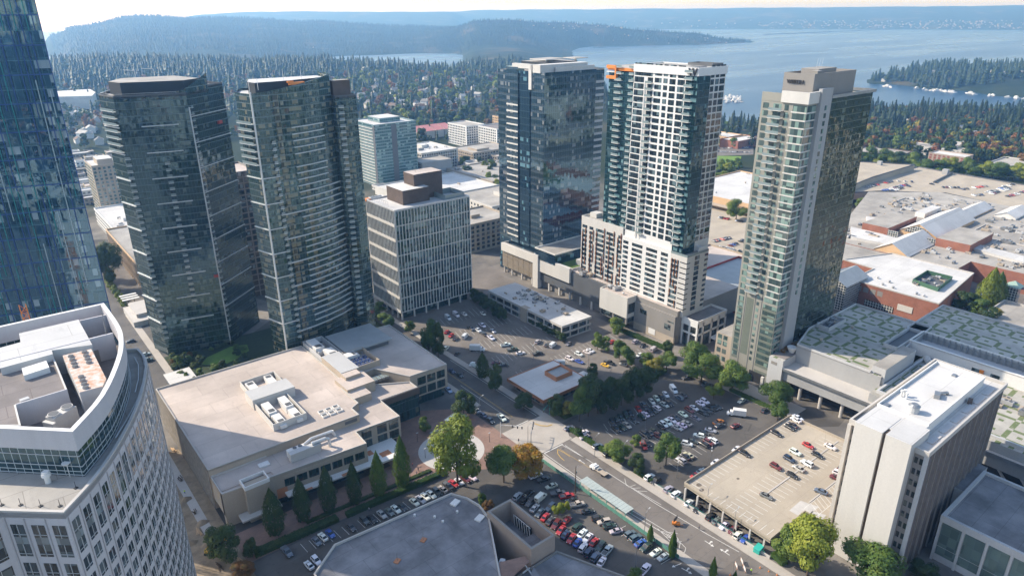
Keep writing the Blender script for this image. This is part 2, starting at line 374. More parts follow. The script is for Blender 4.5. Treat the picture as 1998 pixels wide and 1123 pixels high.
# ---------------------------------------------------------------- terrain: ground level by direction (photo column) and distance
FAR = [(8600,-60),(8800,-38),(9300,50),(10500,180),(11600,190)]
TER = {
 -400: [(0,0),(900,0),(2300,30),(3000,0),(3600,-60),(11600,-60)],
 60: [(0,0),(900,0),(2200,28),(2900,-10),(3400,-60),(11600,-60)],
 100: [(0,0),(900,0),(2200,29),(2800,0),(3300,-60),(4300,-60),(4600,-20),(5500,48),(6300,-60),(11600,-60)],
 150: [(0,0),(900,0),(2200,30),(2800,0),(3200,-35),(3700,0),(5500,95),(6700,-60),(11600,-60)],
 275: [(0,0),(900,0),(2200,32),(2800,0),(3400,5),(5500,152),(7200,-60),(11600,-60)],
 400: [(0,0),(900,0),(2200,28),(2800,-5),(3400,0),(5500,140),(7500,-20),(9300,150),(11600,150)],
 500: [(0,0),(900,0),(2200,24),(2800,-20),(3400,-30),(5500,128),(7500,-20),(9300,182),(11600,182)],
 600: [(0,0),(900,0),(2200,22),(2700,-30),(3050,-58),(3500,-58),(3700,-30),(5500,106),(7500,20),(9300,178),(11600,178)],
 700: [(0,0),(900,0),(2100,20),(2600,-30),(2950,-60),(3600,-60),(3800,-30),(5500,88),(7500,20),(9300,172),(11600,172)],
 800: [(0,0),(900,0),(2000,14),(2500,-20),(2800,-60),(3700,-60),(3900,-30),(5500,68),(7500,20),(9300,165),(11600,165)],
 880: [(0,0),(900,0),(1900,10),(2400,-30),(2700,-60),(3650,-60),(3900,-25),(4800,62),(5500,60),(7500,0),(9300,160),(11600,160)],
 930: [(0,0),(900,0),(1900,6),(2400,0),(3600,-10),(4800,108),(6200,-60)]+FAR,
 1000: [(0,0),(900,0),(1900,4),(2600,0),(3600,-10),(4800,108),(6200,-60)]+FAR,
 1100: [(0,0),(900,0),(1500,0),(2000,-20),(2500,-30),(4000,-34),(4300,-20),(4900,92),(6000,-60)]+FAR,
 1160: [(0,0),(900,0),(1400,-8),(1800,-30),(2100,-60),(4300,-60),(4500,-38),(5000,72),(6000,-60)]+FAR,
 1250: [(0,0),(900,0),(1200,-15),(1500,-45),(1650,-60),(4450,-60),(4600,-38),(5000,46),(6000,-60)]+FAR,
 1350: [(0,0),(900,0),(1200,-15),(1450,-44),(1600,-60),(4600,-60),(4750,-38),(5100,20),(5900,-60)]+FAR,
 1430: [(0,0),(900,0),(1150,-15),(1400,-45),(1550,-60),(4800,-60),(4950,-38),(5200,-18),(5700,-60)]+FAR,
 1495: [(0,0),(900,0),(1150,-15),(1420,-45),(1600,-60),(5000,-60),(5200,-44),(5400,-60)]+FAR,
 1690: [(0,0),(900,0),(1250,-12),(1600,-38),(1720,-60)]+FAR,
 1715: [(0,0),(900,0),(1250,-12),(1600,-38),(1720,-60),(2260,-60),(2300,-38),(2420,-32),(2600,-60)]+FAR,
 1850: [(0,0),(900,0),(1300,-12),(1660,-38),(1780,-60),(2180,-60),(2230,-38),(2400,-16),(2700,-18),(2950,-60)]+FAR,
 2000: [(0,0),(900,0),(1300,-12),(1720,-38),(1850,-60),(2060,-60),(2110,-38),(2300,-10),(2800,-12),(3100,-60)]+FAR,
 2500: [(0,0),(900,0),(1300,-12),(1720,-38),(1850,-60),(2060,-60),(2110,-38),(2300,-5),(2800,-8),(3300,-60)]+FAR}
BACK = [(0,0),(1500,0),(4000,40),(9000,110),(11600,140)]
def _az(x): d = ray(x, 60); return math.atan2(d.y, d.x)
_cx = sorted(TER); _ca = np.array([_az(x) for x in _cx])           # decreasing angle
DS = np.unique(np.concatenate([np.linspace(0, 900, 10), np.geomspace(900, 11600, 150)]))
_cz = np.array([np.interp(DS, *zip(*TER[x])) for x in _cx]); _bz = np.interp(DS, *zip(*BACK))
def gz(u, v):
    d = np.hypot(u, v); a = np.arctan2(v, u)
    fi = np.interp(a, _ca[::-1], np.arange(len(_cx))[::-1]); i0 = np.clip(np.floor(fi).astype(int), 0, len(_cx)-2); t = fi-i0; t = t*t*(3-2*t)
    k = np.clip(np.searchsorted(DS, d)-1, 0, len(DS)-2); s = np.clip((d-DS[k])/(DS[k+1]-DS[k]), 0, 1)
    z = lambda i: _cz[i, k]*(1-s)+_cz[i, k+1]*s
    zf = z(i0)*(1-t)+z(i0+1)*t; zb = _bz[k]*(1-s)+_bz[k+1]*s
    da = np.maximum(np.maximum(_ca[-1]-a, a-_ca[0]), 0); w = np.clip(da/0.35, 0, 1)
    z0 = zf*(1-w)+zb*w
    wob = np.sin(u*0.0031+1.3)*np.cos(v*0.0027)+0.6*np.sin(u*0.0083-v*0.0061)+0.4*np.sin(u*0.017+v*0.021)
    return z0+wob*np.clip((d-1000)/1500, 0, 1)*np.where(z0 > -36, 5.0, 2.0)*np.clip((z0+60)/30, 0, 1)
def build_ground():
    A = np.concatenate([np.linspace(_ca[-1]-0.02, _ca[0]+0.02, 420), np.linspace(_ca[0]+0.1, _ca[-1]-0.1+2*math.pi, 60)])
    D = DS[1:]; aa, dd = np.meshgrid(A, D, indexing='ij'); U, V = dd*np.cos(aa), dd*np.sin(aa)
    aw = (aa+math.pi) % (2*math.pi)-math.pi; Z = gz(dd*np.cos(aw), dd*np.sin(aw))
    n, m = Z.shape; verts = [(0,0,0)]+np.stack([U, V, Z], -1).reshape(-1, 3).tolist(); f = []
    for i in range(n):
        j = (i+1) % n; f.append((0, 1+i*m, 1+j*m))
        for k in range(m-1): f.append((1+i*m+k, 1+i*m+k+1, 1+j*m+k+1, 1+j*m+k))
    me = bpy.data.meshes.new('ground'); me.from_pydata(verts, [], f); me.polygons.foreach_set('use_smooth', [True]*len(f))
    mt, nt, b = nodes_of('ground_cover'); geo = N(nt, 'ShaderNodeNewGeometry')
    ln = N(nt, 'ShaderNodeVectorMath', operation='LENGTH'); nt.links.new(geo.outputs['Position'], ln.inputs[0])
    far = N_map(nt, math_(nt, 'ADD', ln.outputs['Value'], math_(nt, 'MULTIPLY', noise(nt, 0.006, 3), 600)), 850, 1050)
    wood = mixc(nt, N_map(nt, noise(nt, 0.012, 6, 0.7), 0.35, 0.65), (0.013,0.024,0.011), (0.034,0.045,0.02))
    wood = mixc(nt, N_map(nt, noise(nt, 0.0045, 4), 0.55, 0.66), wood, (0.085,0.075,0.045))
    city = mixc(nt, N_map(nt, noise(nt, 0.03, 5, 0.65), 0.4, 0.6), (0.10,0.095,0.09), (0.21,0.19,0.165))
    br = N(nt, 'ShaderNodeTexVoronoi'); br.inputs['Scale'].default_value = 0.02; nt.links.new(geo.outputs['Position'], br.inputs['Vector'])
    bw = N(nt, 'ShaderNodeRGBToBW'); nt.links.new(br.outputs['Color'], bw.inputs[0]); city = mixc(nt, 0.5, city, bw.outputs[0], 'SOFT_LIGHT')
    sp = N(nt, 'ShaderNodeSeparateXYZ'); nt.links.new(geo.outputs['Position'], sp.inputs[0])
    far = math_(nt, 'MAXIMUM', far, N_map(nt, math_(nt, 'ADD', sp.outputs[1], math_(nt, 'MULTIPLY', noise(nt, 0.02, 2), 80)), 10, -30))  # unseen ground behind the camera, coloured dark to deepen the tower reflections
    nt.links.new(mixc(nt, far, city, wood), b.inputs['Base Color']); b.inputs['Roughness'].default_value = 0.95; b.inputs['Specular IOR Level'].default_value = 0.1
    me.materials.append(mt); o = link(bpy.data.objects.new('ground', me)); tag(o, kind='structure')
build_ground()
def build_water():
    m, nt, b = nodes_of('lake_water'); b.inputs['Base Color'].default_value = (0.010,0.040,0.085,1); b.inputs['Roughness'].default_value = 0.10; b.inputs['IOR'].default_value = 1.33
    bp = N(nt, 'ShaderNodeBump'); bp.inputs['Strength'].default_value = 0.12; bp.inputs['Distance'].default_value = 1.2
    h = math_(nt, 'ADD', noise(nt, 0.06, 4, 0.6), math_(nt, 'MULTIPLY', noise(nt, 0.0022, 3, 0.6, sc=(1, 2.4, 1)), 0.8)); nt.links.new(h, bp.inputs['Height']); nt.links.new(bp.outputs[0], b.inputs['Normal'])
    nt.links.new(N_map(nt, noise(nt, 0.0016, 4, 0.6, sc=(0.5, 2.2, 1)), 0.35, 0.65, 0.24, 0.34), b.inputs['Roughness'])
    mb = MB(); mb.cap([(11500*math.cos(i*math.pi/48), 11500*math.sin(i*math.pi/48)) for i in range(96)], -40); structure('lake', m, mb)
build_water()
def sheet(name, mat, polys, z):
    mb = MB()
    for p in polys: mb.cap(p, z)
    return structure(name, mat, mb)
def slab(name, mat, polys, z):
    mb = MB()
    for p in polys: mb.prism(p, -0.2, z)
    return structure(name, mat, mb)
def disc(cx, cy, r, n=40): return [(cx+r*math.cos(i*2*math.pi/n), cy+r*math.sin(i*2*math.pi/n)) for i in range(n)]
sheet('main_road', M_road, [rect(149.6,-60,164.4,189)], 0.03)
sheet('main_road', M_asphalt, [rect(152.4,189,166.6,420)], 0.03)
sheet('cross_street', M_road, [rect(166.7,332,560,350), rect(262,172,420,184)], 0.035)
sheet('side_street', M_asphalt, [rect(41,292,52.5,760)], 0.035)
sheet('crossing', M_walk, [[(146,168.4),(166,168.4),(167.5,189),(146,189)]], 0.05)
slab('sidewalk', M_walk, [rect(164.5,-60,168,168), [(164.5,168),(170,176),(170,189),(166.7,189),(164.5,168.3)], rect(146.3,-60,149.5,168), rect(166.8,189,170,330), rect(149.6,212,152.3,330), rect(52.6,300,56,420), rect(37,292,41,420), rect(246,120,259,176)], 0.13)
sheet('asphalt_lot', M_lotasp, [rect(168.2,118,246,179)], 0.04)
sheet('upper_lot', M_road, [rect(170.2,190,258,332)], 0.04)  # lighter tan than the other lots: sunlight put into the colour
sheet('fenced_lot', M_lotasp, [[(60,40),(146,40),(146,166),(112,182),(112,150),(60,100)]], 0.04)
sheet('hall_drive', M_lotasp, [[(10,150),(110,150),(116,181),(112,183),(40,183),(10,183)]], 0.06)
sheet('brick_plaza', M_paver, [[(40,183.2),(112,183.2),(116,181.2),(130,172),(146,168.5),(146,214),(128,226),(100,226),(100,199),(40,199)]], 0.05)
sheet('plaza_circle', M_conc_lt, [disc(123.5,192.5,13)], 0.08)
sheet('construction_ground', M_dirt, [rect(22,150,40.3,262)], 0.07)
sheet('construction_path', M_conc_lt, [[(33.5,196),(36.5,196),(36.5,262),(33.5,262)]], 0.10)
sheet('garden_bed', surf('ground_cover', (0.035,0.055,0.018), .95, .5, .5), [rect(56.2,289,160,350)], 0.06)
sheet('garden_lawn', M_lawn, [[P(x, y) for x, y in ((392,712),(404,697),(450,676),(482,672),(486,684),(462,700),(440,710))]], 0.10)
sheet('mall_parking_lot', M_deck, [[(385,235),(520,290),(520,345),(470,345),(385,290)]], 0.06)
sheet('school_lot', M_road, [[P(x, y) for x, y in ((1398,288),(1470,285),(1470,302),(1398,304))]], 0.08)
sheet('school_field', M_lawn, [[P(x, y) for x, y in ((1395,304),(1447,305),(1440,326),(1392,324))]], 0.10)
sheet('sunlit_field', M_grass, [[P(x, y) for x, y in ((688,228),(730,205),(760,212),(745,232))], [P(x, y) for x, y in ((112,208),(150,206),(150,216),(112,218))]], 0.2)
# ---- paint on the roads
def line(mb, a, b, w=0.14, z=0.06):
    a, b = Vector(a), Vector(b); d = (b-a).normalized(); n = Vector((-d.y, d.x))*w/2
    mb.cap([(a-n)[:], (b-n)[:], (b+n)[:], (a+n)[:]], z)
def pline(mb, pts, w=0.16, z=0.06):
    for i in range(len(pts)-1): line(mb, pts[i], pts[i+1], w, z)
PP = lambda *q: [P(x, y) for x, y in q]
mb = MB()
pline(mb, PP((1096,867),(1150,898)), 0.2); pline(mb, [(160.3,166.5),(161,120),(162.2,101),(163.4,88.8)], 0.2)
pline(mb, PP((1062,884),(1215,992),(1330,1060)), 0.22); pline(mb, PP((1150,944),(1225,990),(1322,1049)), 0.18)
pline(mb, [(150.3,167.7),(160.1,167.7)], 0.4, 0.075); pline(mb, [(153,189.5),(160.5,189.5)], 0.4, 0.075)
pline(mb, [(165.6,190),(165.8,256)], 0.16); pline(mb, [(155.2,196),(155.4,232)], 0.16)
for q in (((1330,1060),(1338,1068),(1336,1076),(1328,1080)), ((1300,1040),(1318,1049),(1330,1060)), ((1322,1049),(1327,1060),(1324,1074)),
          ((1219,933),(1222,946),(1235,952),(1290,984)), ((1226,950),(1240,945)), ((1233,952),(1250,951)), ((1245,957),(1263,958)),
          ((1283,1030),(1330,1078)),((1290,1036),(1322,1040)),((1300,1046),(1330,1056))): pline(mb, PP(*q), 0.16)
def arrow(mb, x, y, a, L=3.6, z=0.065, turn=0):
    c, s = math.cos(a), math.sin(a); T = lambda p: (x+c*p[0]-s*p[1], y+s*p[0]+c*p[1])
    mb.cap([T(p) for p in ((-L/2,-.12),(L/2-1,-.12),(L/2-1,.12),(-L/2,.12))], z); mb.cap([T(p) for p in ((L/2-1,-.55),(L/2,0),(L/2-1,.55))], z)
    if turn: mb.cap([T(p) for p in ((-.3,0),(.1,0),(.1,turn*1.1),(-.3,turn*1.1))], z+.003); mb.cap([T(p) for p in ((-.6,turn*1.1),(.4,turn*1.1),(-.1,turn*1.8))], z)
for x, y, a, t in ((1135,900,1.57,0),(1384,1060,-1.57,1),(1414,1076,1.57,-1),(1320,1102,2.9,0),(1340,1113,-1.4,1)): arrow(mb, *P(x, y), a, turn=t)
structure('road_marking', M_line, mb)
mb = MB(); pline(mb, PP((1088,876),(1088,884),(1094,892),(1101,898)), 0.25); pline(mb, PP((1088,876),(1100,882),(1112,890)), 0.25)
pline(mb, PP((1043,826),(1055,830),(1068,831),(1078,828)), 0.5, 0.16); pline(mb, [(157,196),(157.3,250)], 0.12); pline(mb, [(157.4,196),(157.7,250)], 0.12)
pline(mb, [(157,166),(157.5,150)], 0.12); structure('road_marking', M_yellow, mb)
STALL = MB()                      # filled in by the car rows
# ---------------------------------------------------------------- sky, sun, air, camera
SUN_AZ, SUN_EL = math.atan2(0.836, -0.547), math.radians(35.3)
w = bpy.data.worlds.new('World'); S.world = w; w.use_nodes = True; nt = w.node_tree; bg = nt.nodes['Background']
sky = nt.nodes.new('ShaderNodeTexSky'); sky.sky_type = 'NISHITA'; sky.sun_disc = False; sky.sun_elevation = SUN_EL
sky.sun_rotation = math.pi/2-SUN_AZ; sky.altitude = 50; sky.air_density = 1.0; sky.dust_density = 1.0; sky.ozone_density = 1.0
nt.links.new(sky.outputs[0], bg.inputs[0]); bg.inputs[1].default_value = 0.15
sl = bpy.data.lights.new('sun', 'SUN'); sl.energy = 3.4; sl.angle = math.radians(0.5); sl.color = (1.0,0.91,0.78)
so = link(bpy.data.objects.new('sun', sl)); so.location = (0,0,400)
so.rotation_euler = Vector((-math.cos(SUN_AZ)*math.cos(SUN_EL), -math.sin(SUN_AZ)*math.cos(SUN_EL), -math.sin(SUN_EL))).to_track_quat('-Z', 'Y').to_euler()
hm = bpy.data.materials.new('air'); hm.use_nodes = True; nt = hm.node_tree; nt.nodes.clear()
ho = nt.nodes.new('ShaderNodeOutputMaterial'); pv = nt.nodes.new('ShaderNodeVolumePrincipled'); nt.links.new(pv.outputs[0], ho.inputs['Volume'])
pv.inputs['Color'].default_value = (0.24,0.53,1.0,1); pv.inputs['Absorption Color'].default_value = (1,1,1,1); pv.inputs['Density'].default_value = 0.00015; pv.inputs['Anisotropy'].default_value = 0.35
mb = MB(); mb.box(-12500,-12500,-62,12500,12500,216); tag(mb.build('haze', hm, origin=(0,0,0)), kind='stuff')
cd = bpy.data.cameras.new('camera'); cd.sensor_width = 36; cd.lens = 36*FPX/1998; cd.clip_start = 1; cd.clip_end = 40000
co = link(bpy.data.objects.new('camera', cd)); from mathutils import Matrix
co.matrix_world = Matrix(((CRT.x,CUP.x,-CFW.x,0),(CRT.y,CUP.y,-CFW.y,0),(CRT.z,CUP.z,-CFW.z,CAMZ),(0,0,0,1))); S.camera = co
S.view_settings.view_transform = 'Standard'; S.view_settings.look = 'None'; S.view_settings.gamma = 1; S.view_settings.exposure = 1.0
S.cycles.use_denoising = True; S.cycles.max_bounces = 6; S.cycles.diffuse_bounces = 3; S.cycles.glossy_bounces = 3; S.cycles.transparent_max_bounces = 4
S.cycles.volume_bounces = 0; S.cycles.sample_clamp_indirect = 4; S.cycles.caustics_reflective = False; S.cycles.caustics_refractive = False
# ---------------------------------------------------------------- small roof equipment
def unit_mesh(kind):
    mb = MB()
    if kind == 0:    # packaged unit with a fan
        mb.box(-1.3,-.9,.15,1.3,.9,1.35,0); mb.box(-1.1,-.7,0,1.1,.7,.15,1); mb.cyl(.5,0,1.35,1.5,.5,10,1); mb.box(-1.5,-.5,.3,-1.3,.5,1.0,1)
    elif kind == 1:  # long air handler
        mb.box(-2.6,-1,.2,2.0,1,1.7,0); mb.box(2.0,-.8,.4,2.7,.8,1.3,0); mb.box(-2.4,-.8,0,2.4,.8,.2,1); mb.cyl(-1.5,0,1.7,1.9,.55,10,1); mb.cyl(0,0,1.7,1.9,.55,10,1)
    elif kind == 2:  # mushroom ventilator
        mb.cyl(0,0,0,.6,.32,10,0); mb.cyl(0,0,.6,.85,.62,10,0,.35)
    elif kind == 3:  # duct elbow
        mb.box(-.4,-.4,0,.4,.4,1.1,0); mb.box(-.4,.4,.5,.4,2.4,1.1,0); mb.box(-.3,2.0,0,.3,2.3,.5,1)
    else:            # skylight / hatch
        mb.ring(rect(-1.0,-.8,1.0,.8),0,.4,.12,0); mb.cap(rect(-.9,-.7,.9,.7),.3,2)
    return mb
UNIT = {}
def unit(kind, x, y, z, rz, sc, label, group, mats=None, name='rooftop_unit', cat='roof unit'):
    pal = random.randrange(4); key = (kind, name, pal)
    if key not in UNIT:
        o = unit_mesh(kind).build(name, [(M_ltgrey, M_beige, M_grey, M_steel)[pal], M_dkgrey, M_rail], origin=(0,0,0)); UNIT[key] = o.data
    else: o = link(bpy.data.objects.new(name, UNIT[key]))
    o.location = (x, y, z); o.rotation_euler.z = rz; o.scale = (sc, sc, sc)
    return tag(o, label, cat, group)
def units(n, x0, y0, x1, y1, z, label, group, kinds=(0,0,1,2,2,3), sc=(0.8,1.4)):
    for i in range(n):
        unit(random.choice(kinds), random.uniform(x0, x1), random.uniform(y0, y1), z, random.choice((0,1,2,3))*math.pi/2, random.uniform(*sc), label, group)
def text_mesh(txt, size, depth, mat, parent, loc, ax, name='sign'):
    """raised letters standing on a wall; ax = wall direction (left to right seen from outside)"""
    c = bpy.data.curves.new(name, 'FONT'); c.body = txt; c.size = size; c.extrude = depth; c.align_x = 'CENTER'; c.offset = size*0.018
    t = bpy.data.objects.new(name, c); COL.objects.link(t); dg = bpy.context.evaluated_depsgraph_get(); me = bpy.data.meshes.new_from_object(t.evaluated_get(dg))
    bpy.data.objects.remove(t); me.materials.clear(); me.materials.append(mat); o = link(bpy.data.objects.new(name, me)); o.parent = parent
    X = Vector((ax[0], ax[1], 0)).normalized(); Y = Vector((0,0,1)); Z = X.cross(Y)
    o.matrix_local = Matrix(((X.x,Y.x,Z.x,loc[0]-parent.location.x),(X.y,Y.y,Z.y,loc[1]-parent.location.y),(X.z,Y.z,Z.z,loc[2]-parent.location.z),(0,0,0,1)))
    return o
def balcony(mb, a, b, s0, s1, z, out=1.4, h=1.05):
    """slab plus glass railing on wall a->b"""
    panel(mb, a, b, s0, s1, z-.22, z, out, 0); panel(mb, a, b, s0, s1, z, z+h, out-.05, 1, out-.13)
def centre(poly): return (sum(p[0] for p in poly)/len(poly), sum(p[1] for p in poly)/len(poly), 0)
# ================================================================ blue glass tower at the left edge
def blue_tower():
    a = math.radians(-18); L, D, Hh = 52, 24, 182; cr = Vector((27.6,252.8)); d = Vector((-math.cos(a), -math.sin(a))); n = Vector((-d.y, d.x))
    if n.y < 0: n = -n
    A, B = cr+d*L, cr; n = Vector((0,1)); poly = [A[:], B[:], (B+n*D)[:], (A+n*D)[:]]
    t = thing('office_tower', 'tall blue glass tower with teal fins, cut off by the left picture edge', 'tower', centre(poly))
    gm = glass_wall('blue_curtain_glass', (0.012,0.045,0.085), (0.015,0.06,0.10), 1.55, 4.1, 0.22, (0.02,0.06,0.09), 0.06, 0.05, ior=2.4, tilt=0.016, blind=0.06, blind_reflc=(0.25,0.31,0.35), warp=0.03, span_rough=0.05)
    part('facade', [gm], t, lambda m: m.walls(poly, 0, Hh)); part('roof', [R_grey, M_dkgrey], t, lambda m: (m.cap(poly, Hh-1, 0), m.ring(poly, Hh, Hh+1.2, .5, 1)))
    teal = plain('teal_fin', (0.02,0.20,0.22), 0.35, 0.3); deep = plain('blue_fin', (0.02,0.07,0.22), 0.35, 0.3); pale = plain('pale_fin', (0.35,0.45,0.5), 0.35, 0.5)
    fins = []
    rr = random.Random(3)
    for k in range(1, 34):
        s = L*k/34.0; z = rr.uniform(0, 30) if k % 2 else 0
        while z < Hh:
            h = rr.choice((8.2, 16.4, 24.6, 41)); m = rr.choice((0,0,1,1,2)) if z < 100 else rr.choice((1,1,1,0,2))
            if rr.random() < 0.8: fins.append((A, B, s-.11, s+.11, z, min(Hh, z+h-.3), 0.30, m))
            z += h
    fins.sort(key=lambda f: -f[3]); many(t, 'fin', fins, [teal, deep, pale], 100)
    side = [(B, B+n*D, s-.1, s+.1, 0, Hh, .25, 1) for s in np.linspace(0.2, D-.2, 12)]
    part('corner_trim', [teal, deep, pale], t, lambda m: [panel(m, *q) for q in side[:1]])
    many(t, 'belt', [(A, B, 0, L, z, z+.35, .14) for z in np.arange(4.1, Hh, 8.2)], [deep])
blue_tower()
# ================================================================ twin dark glass towers
G_twin = glass_wall('dark_green_glass', (0.014,0.030,0.030), (0.022,0.034,0.034), 1.4, 3.1, 0.2, (0.075,0.09,0.09), 0.05, 0.09, ior=1.9, tilt=0.014, blind=0.05, blind_reflc=(0.10,0.115,0.10), warp=0.03, span_rough=0.06)
G_twin2 = glass_wall('green_grey_glass', (0.020,0.038,0.034), (0.05,0.06,0.05), 1.4, 2.8, 0.22, (0.08,0.09,0.085), 0.05, 0.09, ior=2.1, tilt=0.018, blind=0.16, blind_reflc=(0.19,0.165,0.11), warp=0.04, span_rough=0.08)  # tan panes paint mirrored buildings into the glass colour
M_slate = surf('slate_screen', (0.018,0.026,0.034), 0.6, 0.15, 0.2)
def flat_roof(t, poly, z, mat, wall, h=1.1, th=.35, name='roof'):
    part(name, [mat, wall], t, lambda m: (m.cap(inset(poly, .02), z, 0), m.ring(poly, z-.4, z+h, th, 1)))
def twin_a():
    E0, E1, F, E3, W, B1, B2, B3 = (55.3,363.6), (58.6,350.0), (87.0,343.3), (99.9,354.1), (109.1,361.7), (97.9,385.9), (67.2,387.8), (93.1,385.9)
    t = thing('apartment_tower', 'dark green glass twin tower with thin white belts and a red stage', 'tower', (80,363,0))
    body = [E0, E1, F, E3, B3, B2]
    part('facade', [G_twin], t, lambda m: m.walls(body, 0, 126.4)); flat_roof(t, body, 126.0, R_tan, M_dkgrey)
    part('facade', [G_twin], t, lambda m: m.walls([E3, W, B1, B3], 0, 128.3)); flat_roof(t, [E3, W, B1, B3], 127.9, R_tan, M_dkgrey)
    # crown: a sloping glass screen that rises to the right over a dark roof box
    part('penthouse', [M_slate, R_tan], t, lambda m: m.prism([(60.5,365.8),(63.4,356.2),(88.3,349.4),(97,356.6),(92.2,380.2),(69.1,382.1)], 126.4, 131.9, 0, 1))
    def crown(m):
        k = 10; pts = [(Vector((78.7,345.3)).lerp(Vector(F), i/4) if i <= 4 else Vector(F).lerp(Vector(E3), (i-4)/6)) for i in range(k+1)]
        for i in range(k):
            z0, z1 = 126.4+7.7*(i/k)**1.2, 126.4+7.7*((i+1)/k)**1.2; a, b = pts[i], pts[i+1]
            m.face([(a.x,a.y,126.2),(b.x,b.y,126.2),(b.x,b.y,z1),(a.x,a.y,z0)]); m.face([(a.x+.3,a.y+.4,126.2),(a.x+.3,a.y+.4,z0),(b.x+.3,b.y+.4,z1),(b.x+.3,b.y+.4,126.2)])
            m.face([(a.x,a.y,z0),(b.x,b.y,z1),(b.x+.3,b.y+.4,z1),(a.x+.3,a.y+.4,z0)])
    part('crown', [G_twin2], t, crown)
    part('fin', [M_metal], t, lambda m: panel(m, F, E3, 0, .35, 0, 120.6, .5))
    L1 = math.dist(E1, F); L2 = math.dist(F, E3); L3 = math.dist(E3, W); L0 = math.dist(E0, E1)
    for z in np.arange(17.9, 114, 11.9):
        many(t, 'belt', [(E1, F, L1*.3, L1*.82, z, z+.42, .5), (F, E3, 1, L2, z+3, z+3.35, .45), (E3, W, 0, L3, z+3, z+3.35, .45), (E0, E1, 0, L0, z, z+.4, .5)], [M_metal])
    bal = []
    for k in range(38):
        z = 10.2+2.976*k
        if k >= 31: bal.append((E0, E1, 1.0, L0-.3, z))
        else: bal.append((E1, F, -.6, 1.7, z))
    for k in range(38): bal.append((F, E3, .6, 2.1, 10.2+2.976*k))
    for k in range(24): bal.append((E1, F, L1*.52, L1*.52+2.2, 27.5+2.976*k))
    bal.sort(key=lambda q: -q[4]); many(t, 'balcony', bal, [M_metal, M_rail], 100, lambda mb, q: balcony(mb, *q, out=1.1))
    rd = plain('red_banner', (0.45,0.05,0.03), 0.7); part('swing_stage', [rd], t, lambda m: panel(m, E1, F, L1*.93, L1*1.0, 38.1, 39.2, 1.2))
    part('swing_stage', [rd], t, lambda m: panel(m, E3, W, 3, 6, 110.1, 111.6, .9))
    part('terrace_rail', [M_metal, M_rail], t, lambda m: m.ring(inset(body, .8), 127.5, 127.6, .15, 0))
    part('mast', [M_metal], t, lambda m: (m.rod((58,361,127),(58,361,134),.1,.06,5), m.bar((72,365,133.6),(72,365,136.2),.15,.15), m.bar((72,365,136.2),(67.7,366,136.6),.25,.25), m.bar((79.7,363,133.6),(79.7,363,136.6),.15,.15), m.bar((79.7,363,136.6),(74.9,364,136.9),.25,.25)))
twin_a()
